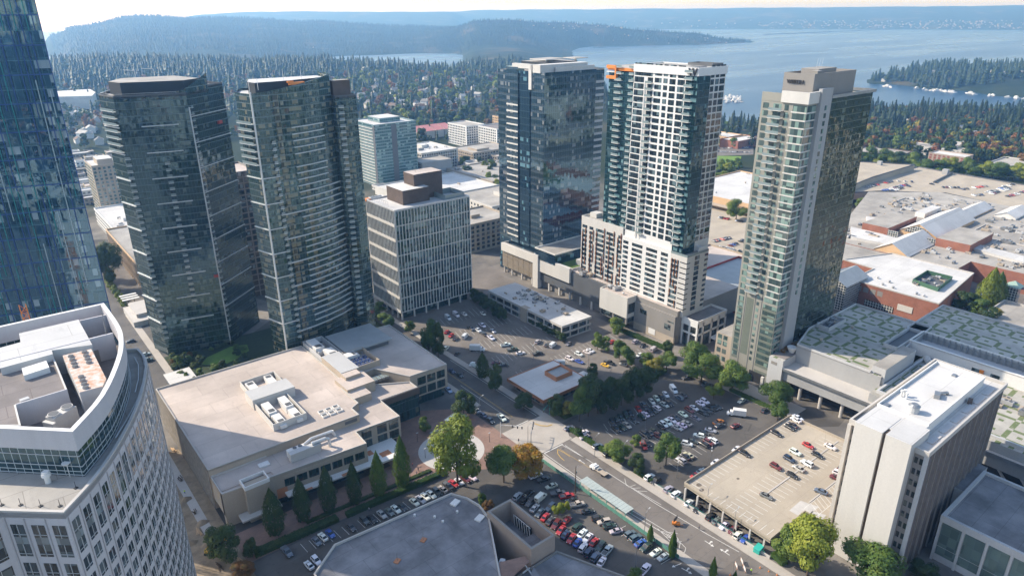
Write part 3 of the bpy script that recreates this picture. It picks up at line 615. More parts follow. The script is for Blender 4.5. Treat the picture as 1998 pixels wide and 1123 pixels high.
def twin_b():
    C0, F = (94.8,299.2), (97.3,288.9); arc = [F, (105.0,289.1), (113.1,290.1), (121.3,292.1), (129.4,295.0), (136.5,298.7)]; W0, W1 = (136.8,296.5), (147.5,296.5)
    t = thing('apartment_tower', 'dark glass twin tower with white balcony lines and an orange stage on its roof', 'tower', (119.5,307.7,0))
    body = [C0]+arc+[(137.6,312.0),(101.4,314.0)]
    part('facade', [G_twin2], t, lambda m: m.walls(body, 0, 129.95)); part('roof', [R_white, M_slate], t, lambda m: m.cap(body, 129.05))
    wing = [(136.7,298.2),(137.0,295.8),(142.1,294.5),(147.5,296.3),(147.8,304.0),(137.6,304.0)]
    part('facade', [G_twin2], t, lambda m: m.walls(wing, 0, 125.16)); flat_roof(t, wing, 124.8, R_tan, M_dkgrey)
    part('elevator_box', [M_brown, R_tan], t, lambda m: m.prism(rect(138.2,299.5,146.6,303.6), 125.16, 131.94, 0, 1))
    def crown(m):
        pts = [Vector(p) for p in arc]
        for i in range(5):
            a, b = pts[i], pts[i+1]; z0, z1 = 129.95+5.1*(i/5)**1.3, 129.95+5.1*((i+1)/5)**1.3
            m.face([(a.x,a.y,129.95),(b.x,b.y,129.95),(b.x,b.y,z1),(a.x,a.y,z0)]); m.face([(a.x,a.y+.4,129.95),(a.x,a.y+.4,z0),(b.x,b.y+.4,z1),(b.x,b.y+.4,129.95)]); m.face([(a.x,a.y,z0),(b.x,b.y,z1),(b.x,b.y+.4,z1),(a.x,a.y+.4,z0)])
        a, b = pts[5], Vector((137.6,311.6)); m.face([(a.x,a.y,129.95),(b.x,b.y,129.95),(b.x,b.y,135.02),(a.x,a.y,135.02)]); m.face([(a.x-.4,a.y,129.95),(a.x-.4,a.y,135.02),(b.x-.4,b.y,135.02),(b.x-.4,b.y,129.95)])
    part('crown', [G_twin2], t, crown)
    part('penthouse', [M_slate, R_white], t, lambda m: m.prism([(100.5,299.6),(101.4,293.7),(115.8,295.0),(129.4,298.7),(134.8,302.3),(135.8,310.6),(105.0,311.6)], 129.05, 133.7, 0, 1))
    part('fin', [M_metal], t, lambda m: panel(m, F, arc[1], -.25, .35, 0, 130.59, .5))
    L0 = math.dist(C0, F); seg = [(arc[i], arc[i+1]) for i in range(5)]
    def ledge(m, z, i0, i1, out=.75):
        for i in range(i0, i1): panel(m, *seg[i], 0, math.dist(*seg[i]), z-.24, z+.10, out, 0)
    for k in range(33):
        z = 22.4+2.806*k+(0 if k < 28 else 2.8)
        i0 = 2 if k > 22 or k % 4 else 1
        part('balcony', [M_metal], t, lambda m: ledge(m, z, i0, 5 if k < 24 else 4))
    for k in range(7): part('balcony', [M_metal, M_rail], t, lambda m: balcony(m, C0, F, .2, L0-.1, 101.2+2.806*k, 1.5))
    for z in np.arange(27.9, 98, 11.2): many(t, 'belt', [(C0, F, 0, L0, z, z+.35, .5), (F, arc[1], 0, 7.4, z, z+.35, .45)], [M_metal])
    bal = [(F, arc[1], 6.0, 7.6, 19.7+2.806*k) for k in range(33)]+[(wing[1], wing[2], 1, 3.4, 19.7+2.806*k) for k in range(37)]
    many(t, 'balcony', bal, [M_metal, M_rail], 60, lambda mb, q: balcony(mb, *q, out=1.0))
    many(t, 'tan_reflection', [(arc[1], arc[2], 1.4, 3.8, 10, 129, .05), (arc[2], arc[3], 3.8, 6.0, 35, 98, .05)], [glass_wall('tan_reflection_glass', (0.05,0.045,0.03), (0.13,0.105,0.07), .8, 2.8, .3, (0.06,0.06,0.055), .05, .05, ior=2.0, tilt=.04, blind=.75, blind_reflc=(0.22,0.18,0.11), warp=.02)])  # tan columns: the granite building's reflection painted onto the glass
    part('swing_stage', [M_orange], t, lambda m: (m.obox(118.6,292.3,132.1,7.2,1.2,1.0,.2), m.obox(115.8,292,133,2.7,1.0,.7,.2)))
    part('davit', [M_metal], t, lambda m: (m.bar((98.2,291.4,130.2),(98.2,291.4,135.6),.16,.16), m.bar((98.2,291.4,135.6),(101.8,291.4,135.6),.16,.16), m.bar((101.8,291.4,135.6),(101.8,291.4,131),.16,.16)))
    part('mast', [M_metal], t, lambda m: (m.rod((115,297,133.7),(115,297,138.3),.12,.08,5), m.rod((124,299.6,133.7),(124,299.6,138.7),.12,.08,5)))
twin_b()
def link_block():
    t = thing('brick_block', 'dark brick block with pale grid in the gap between two dark glass towers', 'building', (110,412,0))
    poly = rect(100,400,132,430); part('wall', [M_brown], t, lambda m: m.walls(poly, 0, 76)); flat_roof(t, poly, 75.5, R_pink, M_taupe)
    g = []
    for k in range(21): g.append(((100,400),(132,400),0,32,3+3.5*k,3.6+3.5*k,.25))
    for s in np.arange(0, 33, 4): g.append(((100,400),(132,400),max(0,s-.3),min(32,s+.3),0,75,.2))
    part('grid', [M_pink], t, lambda m: [panel(m, *q) for q in g])
    wm = win_mat('brick_block_window', (0.03,0.04,0.045), frac=.15)
    many(t, 'window', [((100,400),(132,400),4*i+.8,4*i+3.2,4+3.5*k,6.2+3.5*k,.05) for k in range(20,2,-1) for i in range(8)], [wm], 100)
link_block()
# ================================================================ mid-rise office with white mullions
def office():
    x0, y0, x1, y1, Z = 171.5, 312, 220, 343, 63.6; poly = rect(x0,y0,x1,y1)
    t = thing('office_block', 'glass office block with white mullions and a brown brick box on its roof', 'office building', centre(poly))
    gm = glass_wall('office_glass', (0.015,0.035,0.035), (0.06,0.075,0.075), 1.6, 4.15, 0.16, (0.3,0.29,0.27), 0.01, 0.01, ior=2.1, tilt=0.012, blind=0.12, blind_reflc=(0.2,0.26,0.25), warp=0.01, span_rough=0.1)
    part('facade', [gm], t, lambda m: m.walls(poly, 4.5, Z-1)); flat_roof(t, poly, Z-.9, R_white, M_metal, .9, .4)
    part('lobby', [gm], t, lambda m: m.walls(inset(poly, 2.2), 0, 4.5)); part('soffit', [M_taupe], t, lambda m: m.floor(poly, 4.5))
    many(t, 'column', [(x-.4,y0+.2,0,x+.4,y0+1,4.5) for x in np.linspace(x0+.6,x1-.6,7)]+[(x0+.2,y-.4,0,x0+1,y+.4,4.5) for y in np.linspace(y0+5,y1-.6,5)], [M_offwhite], fn=lambda m, q: m.box(*q))
    fin = [((x0,y0),(x1,y0),s-.19,s+.19,4.5,Z-.5,.42) for s in np.linspace(.2,48.3,26)]+[((x0,y1),(x0,y0),s-.16,s+.16,4.5,Z-.5,.34) for s in np.linspace(.2,30.8,20)]
    many(t, 'mullion', fin, [M_metal], 100)
    many(t, 'belt', [((x0,y1), (x0,y0), 0, 31, 4.4+8.3*k, 5.9+8.3*k, .5) for k in range(7)]+[((x0,y0), (x1,y0), 0, 48.5, 4.5+8.3*k, 5.1+8.3*k, .12) for k in range(7)], [M_offwhite])
    pb = brick_mat('dark_brown_brick', (0.14,0.10,0.08), (0.10,0.075,0.06), (0.08,0.06,0.05))
    part('penthouse', [pb, R_white], t, lambda m: m.prism(rect(182,320.5,199,338), Z-.9, Z+7, 0, 1)); part('penthouse', [pb, R_pink], t, lambda m: m.prism(rect(192.5,325.5,211,336.5), Z-.9, Z+13.5, 0, 1))
    part('glass_screen', [M_rail], t, lambda m: m.ring(rect(205,314,218,328), Z-.9, Z+2.2, .12)); part('screen_frame', [M_steel], t, lambda m: [m.bar((173.5,322+2.2*k,Z-.9),(173.5,322+2.2*k,Z+2.2),.12,.12) for k in range(9)]+[m.bar((173.5,322,Z+2.2),(173.5,340,Z+2.2),.12,.12)])
    part('antenna', [M_steel], t, lambda m: m.rod((197,331,Z+13.5),(197,331,Z+18),.12,.05,5))
    part('roof_edge', [M_orange], t, lambda m: m.box(x0-.4,y1-.5,Z-1.4,x0+3,y1+3,Z-.2))
office()
# ================================================================ dark striped office tower
def dark_tower():
    t = thing('office_tower', 'dark striped glass office tower with a flat canopy on top, left of the white tower', 'tower', (292,321,0))
    gm = glass_wall('striped_glass', (0.008,0.016,0.026), (0.05,0.06,0.072), 1.5, 3.9, 0.34, (0.03,0.035,0.04), 0.05, 0.02, ior=2.6, tilt=0.006, blind=0.06, blind_reflc=(0.2,0.2,0.2), warp=0.006, span_rough=0.03)
    gd = glass_wall('navy_glass', (0.008,0.02,0.035), (0.012,0.025,0.04), 1.5, 3.9, 0.2, (0.03,0.05,0.07), 0.04, 0.03, ior=2.0, tilt=0.008, blind=0.08, blind_reflc=(0.1,0.2,0.24), warp=0.006, span_rough=0.05)
    x0, y0 = 268, 303
    A = rect(x0,y0,309.5,346); part('facade', [gm, gd], t, lambda m: m.walls(A, 22, 128)); 
    part('facade', [gm], t, lambda m: m.walls(rect(309.6,305,318.5,346), 22, 128)); part('roof', [R_tan], t, lambda m: m.cap(rect(x0,y0,318.5,346), 127.6))
    part('slot', [gd], t, lambda m: m.box(x0-.5,315.2,22,x0+3,325.4,128)); part('facade', [gm], t, lambda m: m.box(x0-1.2,325.4,22,x0+4,336.1,130))
    part('facade', [gd], t, lambda m: m.box(x0+.5,336.1,22,x0+6,342.3,121))
    many(t, 'belt', [((x0-1.2,336.1), (x0-1.2,325.4), 0, 10.7, 26+3.9*k, 26.9+3.9*k, .15) for k in range(22)], [M_offwhite])
    many(t, 'belt', [((309.6,305), (318.5,305), 0, 8.9, 26+3.9*k, 27.4+3.9*k, .15) for k in range(25)], [M_ltgrey])
    part('crown', [M_offwhite], t, lambda m: (m.box(x0-.6,306,127.6,305,312.5,132), m.box(x0-.8,313.5,118,x0+.6,316,132), m.box(x0-.9,314,129.5,x0+2,331,132), m.box(x0+10,304.2,127.6,309,305.4,130.4)))
    part('canopy', [M_offwhite, R_tan], t, lambda m: (m.obox(290,325,133.4,18,13,.6,.1,0,1), m.obox(314,326,133,11,11,.5,.0,0,1), m.box(285,321,127.6,286,322,133.4), m.box(296,328,127.6,297,329,133.4), m.box(313,325,127.6,314,326,133)))
    part('penthouse', [M_slate, R_tan], t, lambda m: m.prism(rect(280,316,306,338), 127.6, 132.4, 0, 1))
    # lower glass wing on the podium
    part('podium_wing', [gd, R_tan], t, lambda m: m.prism([(262,285),(300,285),(300,303),(262,303)], 19, 25.5, 0, 1)); part('wing_roof', [M_offwhite], t, lambda m: m.ring([(261.6,284.6),(300.4,284.6),(300.4,303),(261.6,303)], 25.5, 26.2, .6))
    part('base', [gd], t, lambda m: m.walls(rect(268,303,318,346), 0, 22))
dark_tower()
# ================================================================ white apartment tower
W_win = win_mat('apartment_window', (0.022,0.032,0.036), 1.9, (0.13,0.18,0.19), 0.22)
G_w = glass_wall('teal_black_glass', (0.010,0.030,0.034), (0.02,0.045,0.05), 1.3, 3.15, 0.16, (0.03,0.05,0.05), 0.05, 0.05, ior=2.0, tilt=0.012, blind=0.18, blind_reflc=(0.14,0.24,0.25), warp=0.01, span_rough=0.06)
def white_tower():
    t = thing('apartment_tower', 'white gridded apartment tower with an orange frame at its top left corner', 'tower', (280,226,0))
    x0, yr, yl, xr, Z0, Z1 = 268, 198.5, 254.4, 289, 49, 132.5
    part('facade', [M_white], t, lambda m: m.walls([(x0,205),(x0,236.6),(x0+14,236.6),(xr,236.6),(xr,198.5),(277,198.5),(277,205)], 17, Z1))
    part('glass_corner', [G_w], t, lambda m: m.walls([(x0-.3,204.9),(x0-.3,198.2),(277,198.2),(277,204.9)], Z0-2, Z1-.2))
    part('glass_wing', [G_w], t, lambda m: m.walls([(x0+1.2,236.7),(x0+1.2,yl),(xr-2,yl),(xr-2,236.7)], Z0, Z1-1)); part('roof', [R_tan, R_white], t, lambda m: m.cap(rect(x0+1.3,200,xr-.4,yl-.4), Z1))
    part('parapet', [M_white], t, lambda m: m.ring([(x0-.5,198),(xr+.3,198),(xr+.3,236.6),(x0-.5,236.6)], Z1, Z1+3.6, .6))
    part('roof_edge', [M_orange], t, lambda m: m.ring([(x0+.6,236.7),(x0+.6,yl+.5),(xr-1.5,yl+.5),(xr-1.5,236.7)], Z1-.2, Z1+1.2, .5))
    f = .7; part('orange_frame', [M_orange], t, lambda m: (panel(m, (x0+1.2,yl+.6),(x0+1.2,240), 0, 6.6, Z1+.6, Z1+2.2, 1.5), panel(m, (x0+1.2,yl+.6),(x0+1.2,240), 0, 6.6, Z1-4.4, Z1-2.9, 1.5), panel(m, (x0+1.2,yl+.6),(x0+1.2,240), 5.7, 6.6, Z1-2.9, Z1+.6, 1.5)))
    part('frame_bar', [M_white], t, lambda m: panel(m, (x0+1.2,yl+.6),(x0+1.2,240), 0, 5.7, Z1-1.2, Z1-.8, 1.4))
    part('penthouse', [M_ltgrey, R_tan], t, lambda m: (m.prism(rect(274,208,287,232), Z1, Z1+3.2, 0, 1), m.prism(rect(272,240,285,252), Z1, Z1+2, 0, 1))); part('louvre_screen', [M_dkgrey], t, lambda m: m.ring(rect(280,200,288.3,214), Z1+3.6, Z1+4.8, .3))
    a, b = (x0,236.6), (x0,205.0)                  # front wall, s grows towards the right in the picture
    sv = lambda v: 236.6-v
    win = []; bal = []; floors = [Z0+3.1+3.15*k for k in range(27)]
    for k, z in enumerate(floors[::-1]):
        h = 2.5
        if k < 2: win.append((a, b, .5, 11.8, z, z+2.8, .07))
        else:
            win.append((a, b, .5, 6.6, z, z+2.6, .07)); win.append((a, b, 8.9, 12.2, z+.2, z+2.6, .04))
            bal.append((a, b, 8.4, 12.4, z))
        for s0, s1 in ((13.3,17.4),(18.6,21.0),(22.2,25.7),(26.9,31.0)): win.append((a, b, s0, s1, z+(.55 if s0 < 20 else .25), z+h+.2, .07))
    c, d = (277,198.5), (xr,198.5)
    for k, z in enumerate(floors[::-1]):
        for s0, s1 in ((.6,3.2),(4.2,6.8),(7.6,11.4)): win.append((c, d, s0, s1, z+.4, z+h+.3, .07))
    many(t, 'window', win, [W_win], 100)
    part('post', [M_white], t, lambda m: (panel(m, a, b, 8.3, 8.55, Z0, Z1-5, 1.2, 0, 1.0), panel(m, a, b, 7.3, 7.5, Z0, Z1-5, .5)))
    e, g = (x0+1.2,yl), (x0+1.2,236.7); h1, h2 = (x0-.3,204.9), (x0-.3,198.2)
    for k, z in enumerate(floors[::-1]):
        bal.append((e, g, 5.0, 9.6, z)); bal.append((h1, h2, 0, 4.6, z))
        if k % 1 == 0: bal.append((e, g, 14.6, 17.6, z))
    bal.sort(key=lambda q: -q[4]); many(t, 'balcony', bal, [M_offwhite, M_rail], 100, lambda mb, q: balcony(mb, *q, out=1.5))
    # sign letter on the top right corner of the parapet
    text_mesh('W', 4.6, .25, M_black, t, (x0-.9,201.0,Z1+.2), (0,-1))
    # lower hotel floors: white front, beige corner block, wing with orange fins
    low = [(x0-.9,204.6),(x0-.9,237.4),(x0+2,237.4),(x0+2,204.6)]
    part('lower_front', [M_white], t, lambda m: m.prism(low, 15, 48.5)); a2, b2 = (x0-.9,237.4), (x0-.9,204.6)
    lw = []
    for k in range(11):
        z = 45.4-2.75*k
        for s0, s1 in ((.8,4.4),(7.0,14.2),(16.8,24.0),(26.6,31.0)): lw.append((a2, b2, s0, s1, z-.9, z+.75, .06))
    many(t, 'window', lw, [W_win], 100)
    blk = [(x0-1,194.4),(284.2,194.4),(284.2,204.5),(x0-1,204.5)]
    part('corner_block', [M_offwhite, R_tan], t, lambda m: m.prism(blk, 15, 47.2, 0, 1)); part('terrace_rail', [M_rail], t, lambda m: m.ring(blk, 47.2, 48.4, .1)); part('terrace_wall', [M_white], t, lambda m: (m.box(277,195,47.2,284,195.6,50), m.box(279.6,195.6,47.2,280.2,198.4,50)))
    a3, b3 = (x0-1,204.5), (x0-1,194.4); c3, d3 = (x0-1,194.4), (284.2,194.4)
    many(t, 'window_band', [(a3, b3, .4, 5.2, 18+2.75*k, 19.7+2.75*k, .06) for k in range(10)], [W_win])
    many(t, 'slit_window', list(range(10)), [M_black], fn=lambda m, k: (panel(m, a3, b3, 6.0, 10.16, 19+2.75*k, 19.5+2.75*k, .08), panel(m, c3, d3, -.06, 2.6, 19+2.75*k, 19.5+2.75*k, .08)))
    many(t, 'window_band', [q for k in range(11) for q in ((c3, d3, 6.2, 10.0, 17+2.75*k, 19.2+2.75*k, .06), (c3, d3, 14.2, 17.1, 17.5+2.75*k, 18.7+2.75*k, .06))], [W_win])
    wing = [(x0-.6,237.5),(x0-.6,269),(x0+13,269),(x0+13,237.5)]; a4, b4 = (x0-.6,269), (x0-.6,237.5)
    part('wing', [M_offwhite, R_tan], t, lambda m: m.prism(wing, 15, 51.5, 0, 1)); part('wing_parapet', [M_offwhite], t, lambda m: m.ring(wing, 51.5, 52.6, .4)); part('roof_box', [M_offwhite], t, lambda m: m.box(272,262,51.5,277,267,54))
    ww = [(a4, b4, s0, s1, 46-2.75*k, 47.7-2.75*k, .06) for k in range(12) for s0, s1 in ((.8,4.6),(6.4,9.4),(11.4,17.8),(19.6,26.0),(28.4,31.2))]; many(t, 'window', ww, [W_win], 100)
    rr = random.Random(5); fins = [(a4, b4, s-.10, s+.10, 45.2-2.75*k-rr.choice((0,1.4)), 49.0-2.75*k, .5) for k in range(11) for s in (1.2,3.6,7.4,9.6,12.2,16.6,18.2,22.0,25.4,28.2,30.6) if rr.random() < .5]
    fins += [(a3, b3, s-.10, s+.10, 19.2+2.75*k, 22.8+2.75*k, .5) for k in range(9) for s in (1.0,2.8,4.6) if rr.random() < .5]
    many(t, 'orange_fin', fins, [surf('rust_fin', (0.42,0.17,0.06), .6, .2, .3)], 100)
white_tower()
# ================================================================ podium in front of the white tower
def podium():
    t = thing('podium', 'grey retail podium with a green roof patch at the foot of the white apartment tower', 'building', (270,262,0))
    x = 263.5
    part('roof_slab', [M_taupe, R_pink], t, lambda m: m.prism(rect(x+1.2,195.5,318,337), 4.5, 18.6, 0, 1))
    part('wall', [M_dkgrey], t, lambda m: m.box(x,243.4,5.2,x+1.1,302,18.2)); part('wall', [M_taupe], t, lambda m: (m.box(x-.1,195.7,4.2,x+1.1,222.8,15.8), m.box(x+2,196,0,x+8,335,4.5)))
    many(t, 'column', [(x+.1,y-.5,0,x+1.1,y+.5,5.2) for y in np.arange(246,302,9.2)], [M_offwhite], fn=lambda m, q: m.box(*q))
    gp = win_mat('podium_window', (0.02,0.028,0.03), 1.8, (0.1,0.13,0.13), 0.15)
    # white box with windows under it
    part('white_box', [M_offwhite, R_pink], t, lambda m: m.prism(rect(257.6,223,x+2,243.2), 7.2, 18.4, 0, 1)); part('wall', [M_taupe], t, lambda m: m.box(258.2,223.4,3.4,x+2,243,7.2))
    for s in (10.5, 1.2): part('window', [gp], t, lambda m: panel(m, (258.2,243),(258.2,223.4), s, s+7.6, 4.2, 7.6, .3))
    part('window', [gp], t, lambda m: panel(m, (257.6,223),(x+2,223), 1, 7.2, 9.6, 15.2, .08)); part('window', [gp], t, lambda m: panel(m, (258.2,223.4),(x+2,223.4), 1, 6.8, 4, 6.8, .06))
    many(t, 'window', [((x-.1,222.8),(x-.1,195.7), *q, .06) for q in ((4, 8.5, 10.6, 13), (20.6, 24.6, 7.4, 10.4), (22.4, 26.4, 11.8, 12.5))], [gp])
    part('door', [M_white], t, lambda m: panel(m, (x-.1,222.8),(x-.1,195.7), 10.5, 15, 1.2, 4.4, .1))
    part('wall', [M_beige], t, lambda m: m.box(x-.05,195.7,0,x+1.1,222.8,4.2))
    # white wing wall and screened garage front at the left end
    part('white_wall', [M_offwhite], t, lambda m: (m.box(x-1.4,272.5,11.4,x+.2,299.8,20.6), m.box(x-2.2,299.8,0,x+1,304.6,21.6), m.box(x-1.6,304.6,15.4,x+1,337,20.6)))
    many(t, 'screen', [((x-.4,337),(x-.4,304.6), .3+5.4*i, 5.4+5.4*i, 4.6+3.6*k, 8.0+3.6*k, .15) for i in range(6) for k in range(3)], [surf('bronze_screen', (0.24,0.20,0.15), 0.6, 0.2, 0.3)]); part('wall', [M_beige], t, lambda m: m.box(x-.4,304.6,4.4,x+1,337,15.4))
    many(t, 'column', [(x,y-.4,0,x+.8,y+.4,4.4) for y in (308,318,328,336)], [M_conc_lt], fn=lambda m, q: m.box(*q))
    part('roof_garden', [M_grass], t, lambda m: (m.cap(rect(266,287,290,300), 19.4), m.cap(rect(266,273.6,282,285.6), 19.4))); part('garden_edge', [M_conc_lt], t, lambda m: (m.ring(rect(264.8,272.6,291,301), 18.6, 19.9, .5), m.box(265.3,285.7,18.6,290,286.9,19.7)))
    part('stair_box', [M_grey, M_conc_lt], t, lambda m: (m.prism(rect(273,274.4,277,278.4), 19.4, 22.4, 0, 1), m.prism(rect(266,300.2,273,304.6), 19, 22.6, 0, 1)))
    part('parapet', [M_offwhite], t, lambda m: (m.ring(rect(x+.2,304.8,300,337), 18.6, 20.6, .5), m.ring(rect(257.6,223,x+2,243.2), 18.4, 19.0, .4)))
    # glazed white corner
    cb = rect(268.4,185.4,293,195.4); part('corner', [M_white, R_brown], t, lambda m: (m.box(268.4,185.4,11.6,293,195.4,14.2), m.box(268.4,185.4,7.0,293,195.4,7.9), m.cap(rect(268.9,186,292.6,195.3), 14.25, 1)))
    part('corner_glass', [gp], t, lambda m: m.walls(inset(cb, .5), 0, 11.8)); many(t, 'corner_column', [(xx,185.4,0,xx+1.0,186.3,13.9) for xx in (268.45,272.8,280,286,291.95)]+[(268.45,yy,0,269.3,yy+1.0,13.9) for yy in (189.8,194.35)], [M_white], fn=lambda m, q: m.box(*q))
    part('corner_parapet', [M_white], t, lambda m: m.ring(cb, 14.2, 15.4, .4)); part('canopy', [M_white], t, lambda m: m.box(279,181.6,3.4,285.6,185.3,3.7))
podium()
for x, y, k, s in ((266,263.5,1,1.3),(266.5,259.4,0,1.5),(270,268,1,1.5),(262.6,240,0,1.2),(263.4,236,1,1.0),(261,229,2,1.2),(284,309,1,1),(276,322,2,1.4)): unit(k, x, y, 18.65, .0, s, 'pale boxy ventilation unit on the podium roof below the orange fins', 'units on the retail podium roof')
# ================================================================ grey and green apartment-hotel tower
def hotel_tower():
    x0, y0, y1, x1, Z = 262, 141.5, 161.6, 313.6, 126
    t = thing('hotel_tower', 'grey green tower with stacked balconies, a grey pier and a dark glass side', 'tower', (287,152,0))
    stone = surf('olive_stone', (0.30,0.29,0.245), 0.7, 0.12, 0.2, streak=True); green = surf('green_panel', (0.155,0.175,0.14), 0.6, 0.12, 0.3)
    gw = win_mat('hotel_window', (0.05,0.075,0.07), 1.9, (0.20,0.29,0.25), 0.35); gd = glass_wall('dark_hotel_glass', (0.012,0.018,0.014), (0.03,0.04,0.033), 1.35, 3.05, 0.3, (0.02,0.026,0.022), 0.06, 0.05, ior=2.4, tilt=0.04, blind=0.04, blind_reflc=(0.12,0.14,0.11), warp=0.07, span_rough=0.08, st=(.8,.95,.85))
    a, b = (x0,y1), (x0,y0); c, d = (x0,y0), (x1,y0)
    part('facade', [stone], t, lambda m: m.walls([(x0,y0),(279,y0),(279,y1),(x0,y1)], 0, Z)); part('facade', [gd], t, lambda m: m.walls(rect(277.6,y0-.9,x1,y1), 14, Z+1)); part('base', [stone], t, lambda m: m.walls(rect(277.6,y0-.9,x1,y1), 0, 14))
    part('roof', [R_tan], t, lambda m: (m.cap(rect(x0+.1,y0+.1,279,y1-.1), Z-.3), m.cap(rect(278,y0-.8,x1,y1), Z+.6)))
    part('parapet', [M_offwhite, stone], t, lambda m: (m.box(x0-.7,y0-.7,Z-.2,x0+.4,152.6,Z+4.2), m.box(x0+.4,y0-.7,Z-.2,277.4,y0+.4,Z+4.2), m.box(x0-.1,152.7,Z-.2,x0+.5,y1,Z+3.2,1)))
    part('roof_edge', [M_steel], t, lambda m: m.ring(rect(277.7,y0-1.6,x1+1.4,y1), Z+1, Z+2.2, .6))
    part('pier', [M_grey], t, lambda m: m.box(269.1,y0-1.5,6,277.5,y0,Z+5.2))
    part('penthouse', [M_taupe, R_brown], t, lambda m: m.prism(rect(268.6,y0+2.4,302,157), Z-.2, Z+9.4, 0, 1)); part('penthouse_parapet', [M_taupe], t, lambda m: m.ring(rect(268.6,y0+2.4,302,157), Z+9.4, Z+10.6, .5)); part('roof_box', [M_taupe, R_tan], t, lambda m: (m.prism(rect(276,146.5,290,154), Z+9.4, Z+12.0, 0, 1), m.prism(rect(271.5,144.5,275,147), Z+9.4, Z+11.6, 0, 1)))
    text_mesh('WESTIN', 2.0, .2, M_black, t, (268.3,151.6,Z+6.6), (0,-1))
    many(t, 'antenna', [284,286,288], [M_metal], fn=lambda m, q: m.rod((q,152,Z+12),(q+.6,152,Z+15.5),.05,.03,5))
    part('satellite_dish', [M_white], t, lambda m: (m.cyl(265.5,147,Z,Z+2.2,.2,6), m.cyl(265.5,147,Z+2.2,Z+3.0,.4,12,0,2.0), m.obox(264.6,152.2,Z,2.4,5,2.6)))
    win = []; bal = []
    for k in range(27):
        z = Z-2.9-3.05*k
        win += [(a, b, 1.0, 3.6, z-.3, z+1.9, .06), (a, b, 5.6, 9.2, z-.6, z+1.9, -.0+.03), (a, b, 10.6, 12.4, z-.4, z+1.9, .06), (a, b, 14.2, 19.9, z-.5, z+2.0, .06), (c, d, .15, 6.6, z-.5, z+2.0, .06)]
        bal.append((a, b, 4.4, 10.2, z-.6))
        win.append(((269.1,y0-1.5),(277.5,y0-1.5), 3.6, 5.4, z-.4, z+1.5, .05))
    for k in range(27, 38):
        z = Z-2.9-3.05*k
        if z < 5: break
        win += [(a, b, 1.0, 3.6, z-.3, z+1.9, .06), (a, b, 10.0, 11.3, z, z+1.6, .06), (a, b, 13.4, 19.9, z-.3, z+1.6, .06), (c, d, .15, 6.6, z-.3, z+1.6, .06)]
    many(t, 'window', win, [gw], 100); many(t, 'balcony', bal, [M_offwhite, M_rail], 100, lambda mb, q: balcony(mb, *q, out=1.9))
    many(t, 'belt', list(range(27)), [M_offwhite], fn=lambda m, k: (panel(m, a, b, 13.6, 20.1, Z-3.9-3.05*k, Z-3.4-3.05*k, .22), panel(m, c, d, 0, 7.0, Z-3.9-3.05*k, Z-3.4-3.05*k, .22)))
    many(t, 'panel', [(a, b, 13.2, 20.1, Z-4.6-3.05*k, Z-3.3-3.05*k, .04) for k in range(28, 39)]+[(a, b, .8, 3.8, Z-4.6-3.05*k, Z-3.3-3.05*k, .04) for k in range(28, 39)]+[(a, b, 5.0, 8.6, 12, 40, .04)], [green])
    many(t, 'reveal', [(a, b, s, s+.35, 4, 44, .05) for s in (4.4, 9.2, 12.4)], [M_dkgrey])
    part('entrance', [M_black], t, lambda m: panel(m, a, b, 11, 19, .2, 5.5, .1)); many(t, 'column', [(x0-2.2,151,0,x0-1.2,152.2,5.5), (x0-2.2,142,0,x0-1.2,143.2,5.5)], [M_offwhite], fn=lambda m, q: m.box(*q))
    part('side_block', [M_beige, R_tan], t, lambda m: m.prism(rect(263.5,161.7,300,171), 0, 17, 0, 1)); many(t, 'window', [((263.5,171),(263.5,161.7), s, s+2.2, z, z+2.4, .06) for s in (1,4) for z in (3,7,11,14)], [gw])
    # planted terrace and low grey block at the foot of the dark side
    part('terrace', [M_taupe, R_brown], t, lambda m: m.prism(rect(262.4,134.4,330,140.5), 0, 17, 0, 1))
hotel_tower()
tag(part('terrace_hedge', [L_rust, M_bark], None, lambda m: [m.obox(268+i*1.5+random.uniform(-.3,.3),139.2+random.uniform(-.3,.3),17,1.9,1.5,random.uniform(1,1.8),random.uniform(0,3)) for i in range(32)]), 'rust brown clipped hedge along the dark glass side of the balcony tower', 'hedge')
tag(part('planter_bowl', [M_white], None, lambda m: (m.cyl(271,136.5,17,19.6,1.1,14,0,2.2),)), 'big white bowl planter on the dark terrace beside the balcony tower', 'planter')
